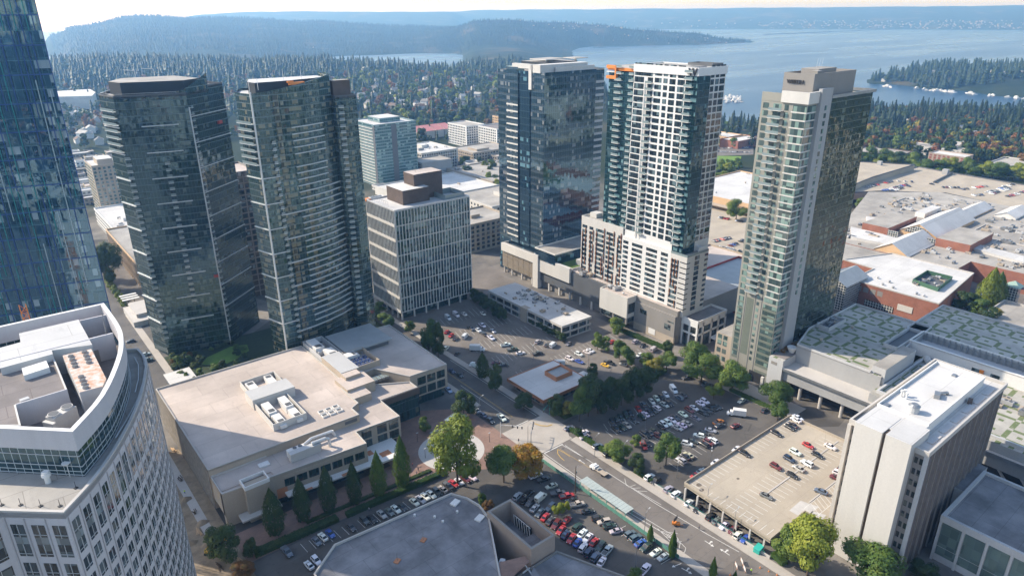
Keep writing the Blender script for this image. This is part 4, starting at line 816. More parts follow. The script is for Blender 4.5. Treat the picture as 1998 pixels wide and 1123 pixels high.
# ================================================================ foreground: curved granite office building
def curved_building():
    Z, ZP = 86, 94.9
    q = lambda z, *px: [P(x, y, z) for x, y in px]
    A = q(Z, (125,1002)); cur = q(Z, (190,930),(240,855),(275,780),(288,720),(284,697),(270,681)); back = [(-2,184),(-24,184),(-24,117.2)]
    # smooth the sweep of the wall
    def spline(p, n):
        out = []
        for i in range(len(p)-1):
            p0, p1, p2, p3 = (Vector(p[max(0, min(len(p)-1, k))]) for k in (i-1, i, i+1, i+2))
            for j in range(n):
                t = j/n; out.append((0.5*((2*p1)+(p2-p0)*t+(2*p0-5*p1+4*p2-p3)*t*t+(3*p1-p0-3*p2+p3)*t**3))[:])
        return out+[tuple(p[-1])]
    sweep = spline(A+cur, 4)
    foot = [(-8.4,121.2)]+sweep+back
    t = thing('curved_office_building', 'pale granite office building with a curved wall and a rooftop penthouse, nearest the camera', 'office building', (0,150,0))
    part('wall', [M_granite], t, lambda m: m.walls(foot, 0, Z)); part('roof', [R_tan], t, lambda m: m.cap(foot, Z-.5)); part('parapet', [M_conc_lt], t, lambda m: m.ring(foot, Z-1, Z+.35, .55))
    gw = win_mat('granite_window', (0.015,0.025,0.028), 1.9, (0.09,0.11,0.11), 0.25)
    # windows in pairs of storeys, staggered down the sweep
    L = [0]
    for i in range(len(sweep)-1): L.append(L[-1]+math.dist(sweep[i], sweep[i+1]))
    def at(s):
        i = max(k for k in range(len(L)-1) if L[k] <= s+1e-6); f = (s-L[i])/(L[i+1]-L[i]); return (sweep[i][0]+(sweep[i+1][0]-sweep[i][0])*f, sweep[i][1]+(sweep[i+1][1]-sweep[i][1])*f)
    tot = L[-1]; wins = []; seams = []; mull = []; bay = 2.95; nb = int(tot/bay)
    for k in range(22):
        z = Z-4.9-3.95*k
        for j in range(nb):
            s0, s1 = 1.0+j*bay, 1.0+j*bay+1.75
            if s1 > tot-1: continue
            if k == 0 and j > nb*.72: continue
            wins.append((at(s0), at(s1), 0, math.dist(at(s0), at(s1)), z, z+2.5, .05))
    for j in range(nb+1):
        s0 = min(tot-.5, .45+j*bay); seams.append((at(s0), at(s0+.16), 0, .16, 0, Z-1.1, .10))
    c0, c1 = (-8.4,121.2), A[0]
    for k in range(22):
        z = Z-4.9-3.95*k
        for j in range(3): wins.append((c0, c1, .9+3.5*j, 3.1+3.5*j, z, z+2.5, .05))
        wins.append(((-24,117.2), c0, 12.0, 15.2, z, z+2.5, .05)); wins.append(((-24,117.2), c0, 7.6, 10.8, z, z+2.5, .05))
    cam = Vector((0,0)); wins.sort(key=lambda w: math.hypot(w[0][0], w[0][1])**2+(CAMZ-w[4])**2)
    def window(mb, w):
        a, b, s0, s1, z0, z1, o = w; panel(mb, a, b, s0, s1, z0, z1, o, 0); wd = s1-s0
        panel(mb, a, b, s0+wd*.5-.05, s0+wd*.5+.05, z0, z1, o+.05, 1); panel(mb, a, b, s0, s1, z0+.5, z0+.6, o+.05, 1)
    many(t, 'window', wins, [gw, M_ltgrey], 100, window)
    sp = win_mat('granite_spandrel', (0.16,0.185,0.19), 1.8, (0.2,0.22,0.22), 0.2, 0.12)
    part('spandrel', [sp], t, lambda m: [panel(m, w[0], w[1], w[2], w[3], w[4]-1.4, w[4], .04) for w in wins if int(round((Z-4.9-w[4])/3.95)) == 0 or (w[0][0] < -8 and int(round((Z-4.9-w[4])/3.95)) % 2 == 0)])['kind'] = 'stuff'
    part('joint', [plain('joint_grey', (0.33,0.31,0.31), 0.9)], t, lambda m: [panel(m, *w) for w in seams]+[panel(m, c0, c1, s, s+.14, 0, Z-1.1, .09) for s in (.3,3.5,7.0)])['kind'] = 'stuff'  # grey strips marking the joints between the bays
    # penthouse: tall parapet over two rows of glazing, open plant yard inside
    pts = q(ZP, (140,839),(200,770),(232,700),(237,660),(228,632),(200,592)); sw = spline(pts, 4); ph = [(-18,144.9)]+sw+[(-2,182.4),(-22,182.4),(-22,148.8)]
    pg = glass_wall('penthouse_glass', (0.02,0.04,0.045), (0.13,0.19,0.19), 1.52, 5.4, 0.02, (0.5,0.51,0.5), 0.10, 0.05, ior=1.9, tilt=0.01, blind=0, warp=0.004)
    part('penthouse_glazing', [pg], t, lambda m: m.walls(ph, Z-.5, Z+5.2)); part('penthouse_parapet', [M_granite, M_white], t, lambda m: m.ring(inset(ph, -.35), Z+5.0, ZP, .9, 0, 1))
    tr = [(at_[0], at_[1]) for at_ in sw]
    part('glazing_rail', [M_ltgrey], t, lambda m: [panel(m, ([(-18,144.9)]+tr)[i], ([(-18,144.9)]+tr)[i+1], 0, math.dist(([(-18,144.9)]+tr)[i], ([(-18,144.9)]+tr)[i+1]), z, z+.14, .08) for i in range(len(tr)) for z in (Z-.3, Z+1.5, Z+3.6)])['kind'] = 'stuff'
    ins = inset(ph, .5); part('plant_yard_floor', [R_brown], t, lambda m: m.cap(ins, Z+2.5))
    part('plant_roof', [R_white], t, lambda m: (m.prism([P(x, y, ZP-.6) for x, y in ((-60,700),(0,688),(0,718),(103,690),(101,683),(180,672),(153,623),(37,650),(40,667),(0,678),(-60,684))], Z+2.5, ZP-.6),))
    part('plant_wall', [M_granite], t, lambda m: (m.box(-12,163.2,Z+2.5,17.3,163.7,ZP-.5), m.box(4.5,176.6,Z+2.5,18.4,177,ZP-.9)))
    part('upper_roof', [R_brown, M_offwhite], t, lambda m: (m.prism([P(x, y, ZP-2.2) for x, y in ((-70,730),(15,715),(102,690),(132,763),(32,793),(42,833),(-70,834))], Z+2.5, ZP-2.2, 0), m.ring([P(x, y, ZP-2.2) for x, y in ((-70,730),(102,690),(132,763),(32,793),(42,833),(-70,834))], ZP-2.2, ZP-1.8, .3, 1)))
    part('hatch', [M_white], t, lambda m: m.prism([P(x, y, ZP-1) for x, y in ((42,718),(90,703),(96,716),(46,732))], ZP-2.3, ZP-1))
    part('hatch', [M_ltgrey], t, lambda m: m.obox(*P(48,779,ZP-1.8), ZP-2.2, 1.5, 1.0, .6, .2))
    # cooling towers
    rust = surf('rusty_deck', (0.62,0.59,0.54), 0.8, 0.2, 0.8, col2=(0.50,0.24,0.12))
    cpoly = [P(x, y, ZP-1.2) for x, y in ((122,693),(178,680),(207,738),(200,753),(155,765))]; 
    part('chiller', [M_ltgrey, rust], t, lambda m: m.prism(cpoly, Z+2.5, ZP-1.2, 0, 1))
    fans = [P(138+i*2.8,694+i*6.6,ZP-1) for i in range(4)]+[P(165+i*2.8,686+i*6.6,ZP-1) for i in range(4)]+[P(158+i*3,734+i*7,ZP-1) for i in range(4)]
    many(t, 'fan', fans, [M_dkgrey, M_steel], fn=lambda m, f: (m.cyl(f[0],f[1],ZP-1.2,ZP-.85,.55,12,1), m.cyl(f[0],f[1],ZP-.85,ZP-.8,.45,12,0)))
    c = P(119,803,Z+6); part('cooling_tower', [M_offwhite, M_dkgrey], t, lambda m: (m.obox(c[0],c[1],Z+2.5,4.6,2.2,3.6,.55,0), m.obox(c[0]-2.2,c[1]-1.6,Z+2.5,.7,2.6,3.0,.55,0)))
    part('fan', [M_dkgrey, M_offwhite], t, lambda m: (m.cyl(c[0]-1.2,c[1]-.7,Z+6.1,Z+6.5,1.0,14,1), m.cyl(c[0]-1.2,c[1]-.7,Z+6.5,Z+6.55,.85,14,0)))
    part('fan', [M_dkgrey, M_offwhite], t, lambda m: (m.cyl(c[0]+1.1,c[1]+.7,Z+6.1,Z+6.5,1.0,14,1), m.cyl(c[0]+1.1,c[1]+.7,Z+6.5,Z+6.55,.85,14,0)))
    part('yard_wall', [M_granite], t, lambda m: (m.bar((*P(32,793,ZP-2),ZP-4.2),(*P(132,763,ZP-2),ZP-4.2),.3,5.5)))
    part('ladder', [M_steel], t, lambda m: [m.bar((*P(197+i*1.5,600+i*8,ZP),ZP-3),(*P(197+i*1.5,600+i*8,ZP),ZP+.9),.1,.1) for i in range(7)])['kind'] = 'stuff'
    part('door', [M_taupe], t, lambda m: m.box(12.4,162.9,Z+2.5,13.8,163.18,Z+5.5))
    part('gutter_rail', [M_ltgrey], t, lambda m: m.tube([(*P(x, y, Z),Z+.1) for x, y in ((277,690),(283,715),(279,745),(268,780),(250,815),(225,855))], .12, 5))
    part('gutter_rail', [M_ltgrey], t, lambda m: m.tube([(*P(x, y, Z),Z+.1) for x, y in ((262,697),(270,712),(270,740),(264,765))], .12, 5))
    u = P(93,936,Z); part('vent_stack', [M_white], t, lambda m: (m.cyl(*u,Z-.5,Z+.9,.45,12), m.cyl(*u,Z+.9,Z+1.5,.75,12,0,.7), m.cyl(*u,Z+1.5,Z+1.8,.55,12)))
    for x, y in ((2,980),(39,980),(78,982),(116,982),(147,947)): part('antenna', [M_black], t, lambda m, x=x, y=y: (m.rod((*P(x,y,Z),Z-.5),(P(x,y,Z)[0],P(x,y,Z)[1],Z+.9),.06,.04,5), m.obox(*P(x,y,Z),Z-.5,.6,.5,.12,.4)))
    part('satellite_dish', [M_white], t, lambda m: (m.cyl(*P(129,903,Z+2.4),Z-.5,Z+2.0,.06,6), m.cyl(*P(129,903,Z+2.4),Z+2.0,Z+2.5,.25,12,0,.75)))
curved_building()
# ================================================================ exhibition hall with the warm flat roof
def hall():
    t = thing('exhibition_hall', 'beige exhibition hall with a broad warm flat roof and sunken plant yards', 'hall', (95,240,0))
    hi = [(40.5,216.2),(96.6,215.0),(96.6,221),(100.4,223),(100.4,238),(103.5,243),(103.5,286),(40.5,286.5)]
    wing = [(103.5,243),(119,245),(127.5,229),(146,228.2),(147,281),(103.5,284)]
    lo = [(40.8,204.2),(91.5,199.8),(92,209),(110.3,208),(110.3,223.4),(127.5,222.8),(127.5,229),(103.5,243),(96.6,216),(40.8,216.2)]
    sw = surf('pebble_wall', (0.24,0.21,0.175), 0.9, 0.4, 0.6)
    part('wall', [M_beige], t, lambda m: m.walls(hi, 0, 16)); part('side_wall', [sw], t, lambda m: panel(m, (40.5,286.5), (40.5,216.2), 0, 70.3, 0, 15.8, .12)); part('roof', [R_pink], t, lambda m: m.cap(hi, 15.7)); part('parapet', [M_conc_lt], t, lambda m: m.ring(hi, 15.5, 16.35, .35))
    part('wall', [M_beige], t, lambda m: m.walls(lo, 4.2, 13.2)); part('roof', [R_pink], t, lambda m: m.cap(lo, 12.95)); part('parapet', [M_conc_lt], t, lambda m: m.ring(lo, 12.8, 13.55, .35))
    part('wall', [M_beige], t, lambda m: m.walls(wing, 4.6, 15.6)); part('roof', [R_pink], t, lambda m: m.cap(wing, 15.35)); part('parapet', [M_conc_lt], t, lambda m: m.ring(wing, 15.2, 16.0, .35))
    dg = glass_wall('hall_glass', (0.015,0.04,0.042), (0.02,0.05,0.055), 1.5, 4.5, 0.06, (0.03,0.035,0.035), 0.06, 0.05, ior=1.9, tilt=0.012, blind=.1, blind_reflc=(0.10,0.11,0.07))
    part('base_glazing', [dg], t, lambda m: (m.walls(inset(lo, 1.6), 0, 4.2), m.walls(inset(wing, 1.2), 0, 4.6))); part('soffit', [M_taupe], t, lambda m: (m.floor(lo, 4.2), m.floor(wing, 4.6)))
    part('solid_front', [M_beige], t, lambda m: (m.walls([(40.8,204.1),(58,202.6),(58,206),(40.8,206)], 0, 13.2), m.box(47.6,201.2,0,55.6,204,14.2))); part('tower_coping', [M_white], t, lambda m: m.ring(rect(47.4,201,55.8,206.5), 13.2, 14.6, .4))
    # entrance link in dark glass
    part('glass_link', [dg], t, lambda m: (panel(m, (110.5,222.8),(127.5,222.5), 0, 17, 0, 12, .35), panel(m, (127.6,222.6),(127.6,229), 0, 6.4, 0, 12, .2))); part('link_fascia', [plain('dark_bronze', (0.07,0.055,0.045), 0.5)], t, lambda m: (panel(m, (110.3,222.8),(127.8,222.4), 0, 17.5, 10.8, 13.6, .6)))
    wn = win_mat('hall_window', (0.012,0.03,0.032), 1.8, (0.03,0.06,0.06), 0.3)
    a, b = (127.5,229), (146,228.2); many(t, 'window', [(a, b, s, s+4.1, z, z+3.6, .08) for s in (3.6, 8.4, 13.2) for z in (5.4, 10.2)], [wn])
    a, b = (92,209), (110.3,208); many(t, 'window', [(a, b, s, s+4.0, z, z+3.6, .08) for s in (2.0, 8.4, 13.4) for z in (4.6, 9.0)], [wn])
    a, b = (58,202.7), (91.5,199.8); many(t, 'window', [(a, b, 3.0+4.3*k, 6.6+4.3*k, 7.6, 10.6, .08) for k in range(7)], [wn]); many(t, 'window_hood', [(a, b, 2.8+4.3*k, 6.8+4.3*k, 10.7, 12.0, .18) for k in range(7)], [M_beige])
    part('awning', [M_white, M_terra], t, lambda m: (m.prism([(60.5,199.2),(91.8,196.6),(91.8,199.6),(60.5,202.4)], 5.0, 5.6), m.box(66,198.0,5.6,69,199,5.75,1), m.box(80,197.2,5.6,82.6,198.6,5.75,1)))
    part('awning', [M_white, M_terra], t, lambda m: (m.prism([(91.8,196.6),(100,196.2),(106,200),(106,208.2),(92,208.8)], 4.4, 5.2), m.box(97,199,5.2,101,202,5.3,1), m.box(93.4,203,5.2,95.6,206,5.3,1)))
    part('entrance_canopy', [M_conc_lt], t, lambda m: m.box(44.5,198.8,3.0,58,203.4,3.6)); part('poster', [M_terra], t, lambda m: panel(m, (58,202.6),(62,202.3), 0, 3.6, 3.8, 7.6, .12)); part('louvre', [M_dkgrey], t, lambda m: panel(m, (40.5,216.2),(96.6,215), 50, 55, 13.9, 15.2, .1))
    # sunken plant yards and long roof boxes
    yd = lambda m, x0, y0, x1, y1, h: m.ring(rect(x0,y0,x1,y1), 15.6, 15.6+h, .3)
    part('plant_screen', [M_offwhite], t, lambda m: yd(m, 67,225.5,80,245,3.0)); part('plant_screen', [M_offwhite], t, lambda m: yd(m, 68.5,254,83,266.5,2.6)); part('plant_box', [M_offwhite, M_ltgrey], t, lambda m: m.prism(rect(66.5,245,83.6,254), 15.6, 20.0, 0, 1))
    part('plant_screen', [M_ltgrey], t, lambda m: yd(m, 104,262.5,113.5,285.5,2.8)); part('plant_box', [M_beige, M_ltgrey], t, lambda m: m.prism(rect(103.6,244.5,112,264), 12.9, 19.2, 0, 1)); part('plant_screen', [M_beige], t, lambda m: yd(m, 112,246.5,123,263,2.8))
    part('plant_roof', [R_metal, M_dkgrey], t, lambda m: (m.prism(rect(114.5,262,138,284), 17.6, 18.3, 0), m.prism(rect(116,263,136.5,283.5), 15.4, 17.6, 1)))
    part('roof_step', [M_beige, R_pink], t, lambda m: m.prism(rect(100.4,232.5,113,244.2), 12.9, 17.6, 0, 1)); part('roof_step', [M_beige, R_pink], t, lambda m: m.prism(rect(100.4,226.5,108,232.5), 12.9, 16.4, 0, 1)); part('roof_step', [M_beige, R_pink], t, lambda m: m.prism(rect(103.5,240,110.5,244.4), 17.5, 19, 0, 1))
    for i, (x, y) in enumerate(((120,240),(121.8,240),(123.6,240),(118.2,240),(116.4,240))): part('skylight', [M_steel, M_rail], t, lambda m, x=x, y=y: (m.ring(rect(x-.8,y-2,x+.8,y+2), 12.9, 14.1, .12), m.cap(rect(x-.7,y-1.9,x+.7,y+1.9), 14.0, 1)))
    for i in range(3):
        for j in range(2): part('skylight', [M_white, M_taupe], t, lambda m, i=i, j=j: (m.ring(rect(85+i*3,222+j*3,87.4+i*3,224.4+j*3), 15.7, 16.3, .25), m.cap(rect(85.2+i*3,222.2+j*3,87.2+i*3,224.2+j*3), 15.95, 1)))
    part('skylight', [M_white], t, lambda m: m.obox(57.6,211.5,13,3.6,2.6,.5,-.05))
    part('duct_box', [M_conc_lt, M_ltgrey], t, lambda m: m.prism(rect(65.6,206.4,77,208.8), 12.9, 16.2, 0, 1)); part('air_handler', [M_white, M_dkgrey], t, lambda m: (m.box(65.8,209.2,13.4,72,211,16), m.cyl(68.6,210.1,16,16.25,.7,12,1), m.cyl(70.6,210.1,16,16.25,.7,12,1)))
    part('duct', [M_metal], t, lambda m: (m.tube([(72,210.6,15.4),(76,212.8,15.4),(84,212.4,15.4),(85,212.4,13)], .55, 8)))
    part('duct', [M_metal], t, lambda m: (m.tube([(74,207.6,16.9),(79,207.4,16.9),(80.4,207.3,16.2),(80.6,207.3,13)], .6, 8)))
    def ahu(x, y, l, w, h, a, z=15.7):
        part('air_handler', [M_white, M_dkgrey], t, lambda m: (m.obox(x,y,z,l,w,h,a,0), m.obox(x+math.cos(a)*(l/2+.7),y+math.sin(a)*(l/2+.7),z+.4,1.5,w*.8,h*.55,a,0), m.obox(x+math.cos(a)*(l*.3),y+math.sin(a)*(l*.3),z+h,l*.22,w*.7,.18,a,1), m.obox(x-math.cos(a)*(l*.5+.1),y-math.sin(a)*(l*.5+.1),z+h*.3,.3,w*.7,h*.5,a,1)))
    for x, y, l, w, h, a in ((70.2,238.2,9,3,3,-1.57),(77,238.6,9,3,3,-1.57),(70.6,229.6,7.4,3,2.4,-1.57),(77,229.6,7,3,2.4,-1.57),(71.4,260,8,3.4,2.4,1.57),(79.4,261,8,3,2.4,1.57),(107,278,11,4.2,3.6,-1.57),(109.5,267,8,4.2,3.2,-1.57),(115,259,5,4,3,0)): ahu(x, y, l, w, h, a)
    many(t, "condenser", [(113.6+2.0*i, 248.4+3*j) for i in range(4) for j in range(3)], [plain('blue_grey_metal', (0.06,0.09,0.2), 0.5), M_dkgrey], fn=lambda m, q: (m.box(q[0],q[1],15.7,q[0]+1.5,q[1]+2.2,17.4), m.cyl(q[0]+.75,q[1]+1.1,17.4,17.6,.5,8,1)))
    many(t, 'condenser', [(68.0, 226.6+1.4*i) for i in range(8)], [M_dkgrey], fn=lambda m, q: m.box(q[0],q[1],15.7,q[0]+1.2,q[1]+1.0,16.9))
hall()
# ================================================================ theatre with the grey roof in the foreground
def theatre():
    t = thing('theatre_building', 'pinkish low building with a grey streaked roof and a walled courtyard in the foreground', 'building', (80,132,0)); Z = 12
    q = lambda *px: [P(x, y, Z) for x, y in px]
    main = q((880,962),(652,1062),(612,1120))+[(50,140),(50,96),(80,100)]+q((955,1010),(936,985),(912,971)); gr = surf('streaked_grey_roof', (0.30,0.30,0.315), 0.8, 0.5, 0.09)
    part('wall', [M_pink], t, lambda m: m.walls(main, 0, Z)); part('roof', [R_grey], t, lambda m: m.cap(main, Z-.4)); part('parapet', [M_conc_lt], t, lambda m: m.ring(main, Z-.6, Z+.35, .45))
    blk = rect(102.6,119.6,112,141); part('courtyard_wall', [M_pink, M_taupe], t, lambda m: m.ring(blk, 0, Z+2.6, .8, 0, 1)); part('courtyard_floor', [R_grey], t, lambda m: m.cap(inset(blk, .7), Z-5)); part('courtyard_step', [M_dkgrey, R_grey], t, lambda m: m.prism(rect(106.6,121,111.2,128.6), Z-5, Z-2.4, 0, 1)); part('arched_window', [M_white, M_cglass], t, lambda m: (m.box(110.6,129.2,Z-4.4,110.95,137,Z-.6,1), [m.bar((110.5,129.4+k*1.25,Z-4.4),(110.5,130.0+k*1.25,Z-.6),.12,.3) for k in range(7)], m.bar((110.5,129.2,Z-.6),(110.5,137,Z-.6),.12,.3)))
    part('skylight', [M_white, M_cglass], t, lambda m: (m.ring(rect(104,122.4,106.4,124.8), Z-5, Z-4.2, .3), m.cap(rect(104.2,122.6,106.2,124.6), Z-4.4, 1))); part('roof_vent', [M_white], t, lambda m: m.box(104,127.4,Z-5,105.2,128.4,Z-4.4))
    low = [(96,119),(112.4,119.2),(124,92),(96,88)]; part('side_wall', [M_pink], t, lambda m: m.walls(low, 0, 8.5)); part('side_roof', [R_grey], t, lambda m: m.cap(low, 8.2)); part('side_parapet', [M_taupe], t, lambda m: m.ring(low, 8, 8.8, .5))
    part('front_block', [M_pink, R_grey], t, lambda m: m.prism([(80,100),(102,118),(96,88),(82,88)], 0, 9.8, 0, 1)); part('garden_court', [M_paver], t, lambda m: m.cap([(88,116),(101,118.6),(101.5,121),(94,124)], Z-.2))
    for x, y in ((884,976),(975,1008),(935,1009)): pass
    for (x, y), s in (((888,979),(3.0,2.2)),((936,1009),(3.0,2.2))): part('skylight', [M_white], t, lambda m, x=x, y=y, s=s: m.obox(*P(x,y,Z),Z-.4,*s,.5,.35))
    for x, y in ((809,1004),(864,1016),(892,997),(848,1007)): part('roof_vent', [M_white], t, lambda m, x=x, y=y: m.cyl(*P(x,y,Z),Z-.4,Z+.3,.4,10))
    for x, y in ((826,1051),(775,1092)): part('mast', [M_terra, M_steel], t, lambda m, x=x, y=y: (m.obox(*P(x,y,Z),Z-.4,1.9,1.5,.3,.5,0), m.rod((*P(x,y,Z),Z-.2),(*P(x,y,Z),Z+3.0),.07,.04,5,1)))
    part('beam_frame', [M_white], t, lambda m: (m.bar((*P(1008,1104,9.4),9.2),(*P(1020,1094,9.4),9.2),.35,.35), m.bar((*P(1020,1094,9.4),9.2),(*P(1040,1122,9.4),9.2),.35,.35), m.bar((*P(1020,1116,9.4),9.2),(*P(1033,1106,9.4),9.2),.35,.35)))
theatre()
for (x, y), k in (((978,1104),1),((957,1115),1)): unit(k, *P(x,y,9.8), 9.8, .6, .8, 'small white air unit on the low roof beside the walled courtyard', 'air units on the theatre roof')
# ================================================================ white office slab on the right
def white_office():
    t = thing('office_slab', 'tall narrow office slab with blank white end shafts and ribbed brown sides', 'office building', (219,63,0)); Z = 45.5
    x0, x1, y0, y1 = 190.2, 249.5, 52.6, 73.6
    part('wall', [M_ribs], t, lambda m: m.walls(rect(x0,y0,x1,y1), 0, Z-1.2)); part('roof_slab', [M_conc_lt, R_white], t, lambda m: (m.prism(rect(x0-.6,y0-.7,x1+.8,y1+.6), Z-1.2, Z-.6, 0, 1)))
    part('parapet', [M_conc_lt], t, lambda m: m.ring(rect(x0-.7,y0-.8,x1+.9,y1+.7), Z-1.2, Z+.5, .6)); part('upper_roof', [M_white, R_white], t, lambda m: m.prism(rect(x0+.4,56.8,x1-6,y1-2.2), Z-.6, Z+2.2, 0, 1)); part('upper_parapet', [M_white], t, lambda m: m.ring(rect(x0+10,56.7,x1-5.9,y1-2.1), Z+2.0, Z+3.0, .35))
    part('shaft', [M_offwhite, R_white], t, lambda m: m.prism(rect(186.4,63.6,198.5,71.4), 0, Z+2.3, 0, 1)); part('shaft', [M_offwhite, R_white], t, lambda m: m.prism(rect(186.4,55.6,198.5,62.6), 0, Z+2.4, 0, 1)); part('slot', [plain('brown_slot', (0.10,0.07,0.05), 0.8)], t, lambda m: m.box(187.4,62.5,0,190.4,63.7,Z+1.9))
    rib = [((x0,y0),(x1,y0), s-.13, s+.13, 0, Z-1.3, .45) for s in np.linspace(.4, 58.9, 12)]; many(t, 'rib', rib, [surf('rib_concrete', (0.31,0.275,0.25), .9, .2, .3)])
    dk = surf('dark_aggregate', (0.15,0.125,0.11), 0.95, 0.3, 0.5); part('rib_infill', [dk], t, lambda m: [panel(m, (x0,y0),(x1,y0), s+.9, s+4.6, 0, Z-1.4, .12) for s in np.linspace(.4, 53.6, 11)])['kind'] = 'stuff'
    gw = win_mat('slab_window', (0.03,0.035,0.035), 1.7, (0.12,0.12,0.10), 0.2)
    many(t, 'window', [((x0,55.6),(x0,y0), .35+1.35*j, 1.25+1.35*j, Z-4.6-3.75*k, Z-2.7-3.75*k, .06) for k in range(11) for j in range(2)], [gw]); many(t, 'window', [((x0,y1),(x0,71.4), .5, 1.3, Z-4.6-3.75*k, Z-2.7-3.75*k, .06) for k in range(11)], [gw]); many(t, 'window_frame', [((x0,y1),(x0,71.4), 1.3, 2.1, Z-4.4-3.75*k, Z-2.9-3.75*k, .3) for k in range(11)], [M_offwhite])
    part('corner_pier', [M_conc_lt], t, lambda m: m.box(x0-.9,y1-.2,0,x0+.6,y1+.9,Z-1.2)); part('corner_pier', [M_ltgrey], t, lambda m: m.box(x0-.5,y0-.7,0,x0+.7,y0+.3,Z-1.2))
    part('roof_tray', [M_ltgrey], t, lambda m: [m.box(x0+6+k*8.4,y0+.8,Z-.55,x0+12.6+k*8.4,y0+2.6,Z-.3) for k in range(6)])['kind'] = 'stuff'
    c = P(1782,802,Z+2.4); part('roof_dish', [M_ltgrey, M_steel], t, lambda m: (m.cyl(*c,Z+2.2,Z+4.4,1.5,14,0), m.cyl(*c,Z+4.4,Z+5.0,1.7,14,1,1.0))); c2 = P(1828,773,Z+2.4)
    part('roof_pipe', [M_steel], t, lambda m: (m.obox(*c2,Z+2.2,3,1.6,1.4,.3), m.tube([(c2[0]+2,c2[1],Z+2.8),(c2[0]+4,c2[1]-1.4,Z+3.0),(c2[0]+4.2,c2[1]-1.6,Z+2.2)], .45, 8)))
    for x, y in ((1758,773),(1764,772),(1768,778)): part('roof_pipe', [M_white], t, lambda m, x=x, y=y: (m.cyl(*P(x,y,Z+2.2),Z+2.2,Z+4.0,.3,8), m.cyl(*P(x,y,Z+2.2),Z+4.0,Z+4.5,.5,8)))
    part('hatch', [M_steel], t, lambda m: m.obox(*P(1730,790,Z+2.3),Z+2.2,2.2,1.4,.4,.0)); part('hatch', [M_steel], t, lambda m: m.obox(*P(1862,732,Z+2.3),Z+2.2,1.8,1.2,.4,.0)); part('roof_box', [M_brown], t, lambda m: m.obox(*P(1893,782,Z),Z-.6,2.4,1.2,1.2,.2))
white_office()
# ================================================================ parking deck
DECK = 5.4
def deck():
    t = thing('parking_deck', 'concrete parking deck with white stall lines on thin pillars beside the street', 'car park', (206,98,0)); poly = [(169.6,82.4),(190,82.4),(190,73.4),(240,73.4),(240,117.2),(171.4,117.2)]
    part('slab', [M_deck, M_deck], t, lambda m: m.prism(poly, DECK-.5, DECK, 0, 1)); part('parapet', [M_deck], t, lambda m: m.ring(poly[:1]+[(190,82.4),(190,73.4),(240,73.4),(240,117.2),(171.4,117.2)], DECK-.9, DECK+.95, .28))
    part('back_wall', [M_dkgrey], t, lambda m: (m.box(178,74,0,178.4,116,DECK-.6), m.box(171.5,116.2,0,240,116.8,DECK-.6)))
    many(t, 'pillar', [(169.8+.05*k, 84.5+5.2*k) for k in range(7)], [M_conc_lt], fn=lambda m, q: m.box(q[0],q[1]-.3,0,q[0]+.6,q[1]+.3,DECK-.5)); many(t, 'divider', [(188,95.6,214,96.1),(214.5,95.6,238,96.1),(196,84,216,84.4)], [M_conc_lt], fn=lambda m, q: m.box(q[0],q[1],DECK,q[2],q[3],DECK+.16))
    def lines(m):
        for x in np.arange(173.5, 238, 2.6): line(m, (x,111.2), (x,116.4), .16, DECK+.02); line(m, (x,90.6), (x,95.4), .16, DECK+.02); line(m, (x,96.4), (x,101.2), .16, DECK+.02)
        for y in np.arange(84.6, 110, 2.6): line(m, (170.3,y), (175.2,y), .16, DECK+.02)
        for x in np.arange(193, 214, 2.0): line(m, (x,79), (x+3,83.6), .16, DECK+.02)
        line(m, (192,83.7), (217,83.7), .16, DECK+.02); line(m, (190.4,79), (214,79), .16, DECK+.02)
    o = part('stall_line', [M_line], t, lines); o['kind'] = 'stuff'
    part('patch', [surf('fresh_patch', (0.52,0.50,0.47), 0.9, 0.15, 0.4)], t, lambda m: (m.cap([P(x,y,DECK) for x, y in ((1540,995),(1562,976),(1598,988),(1570,1012))], DECK+.012), m.cap([P(x,y,DECK) for x, y in ((1570,1012),(1585,996),(1612,1004),(1594,1028))], DECK+.012)))
    part('stain', [surf('oil_stain', (0.17,0.14,0.11), 0.9, 0.3, 0.8)], t, lambda m: [m.cap([(px+r*math.cos(a*.7)*1.3,py+r*math.sin(a*.7)) for a in range(9)], DECK+.012) for (px, py), r in ((P(1364,945,DECK),.9),(P(1369,955,DECK),.8),(P(1440,933,DECK),.5))])['kind'] = 'stuff'
deck()
# ================================================================ small flat-roofed building with a terracotta edge
def small_shop():
    t = thing('low_shop', 'small square building with a white roof and terracotta edge at the street corner', 'shop', (184,205,0)); poly = rect(170.4,191.2,199,216.2)
    part('wall', [M_taupe], t, lambda m: m.walls(inset(poly, 2.2), 0, 3.6)); part('window', [W_win], t, lambda m: panel(m, (172.6,214),(172.6,193.4), 2, 18, .6, 3, .06)); part('window', [W_win], t, lambda m: panel(m, (172.6,193.4),(196.8,193.4), 2, 20, .6, 3, .06)); part('fascia', [M_terra], t, lambda m: m.walls(poly, 3.6, 5)); part('soffit', [M_taupe], t, lambda m: m.floor(poly, 3.6))
    part('roof', [R_white], t, lambda m: m.cap(poly, 4.8)); part('roof_edge', [M_terra], t, lambda m: m.ring(poly, 4.7, 5.1, .25)); well = rect(186,200,196,208); part('roof_well', [M_terra, R_metal], t, lambda m: (m.ring(well, 4.8, 7.0, .25), m.cap(inset(well, .2), 6.0, 1)))
small_shop()
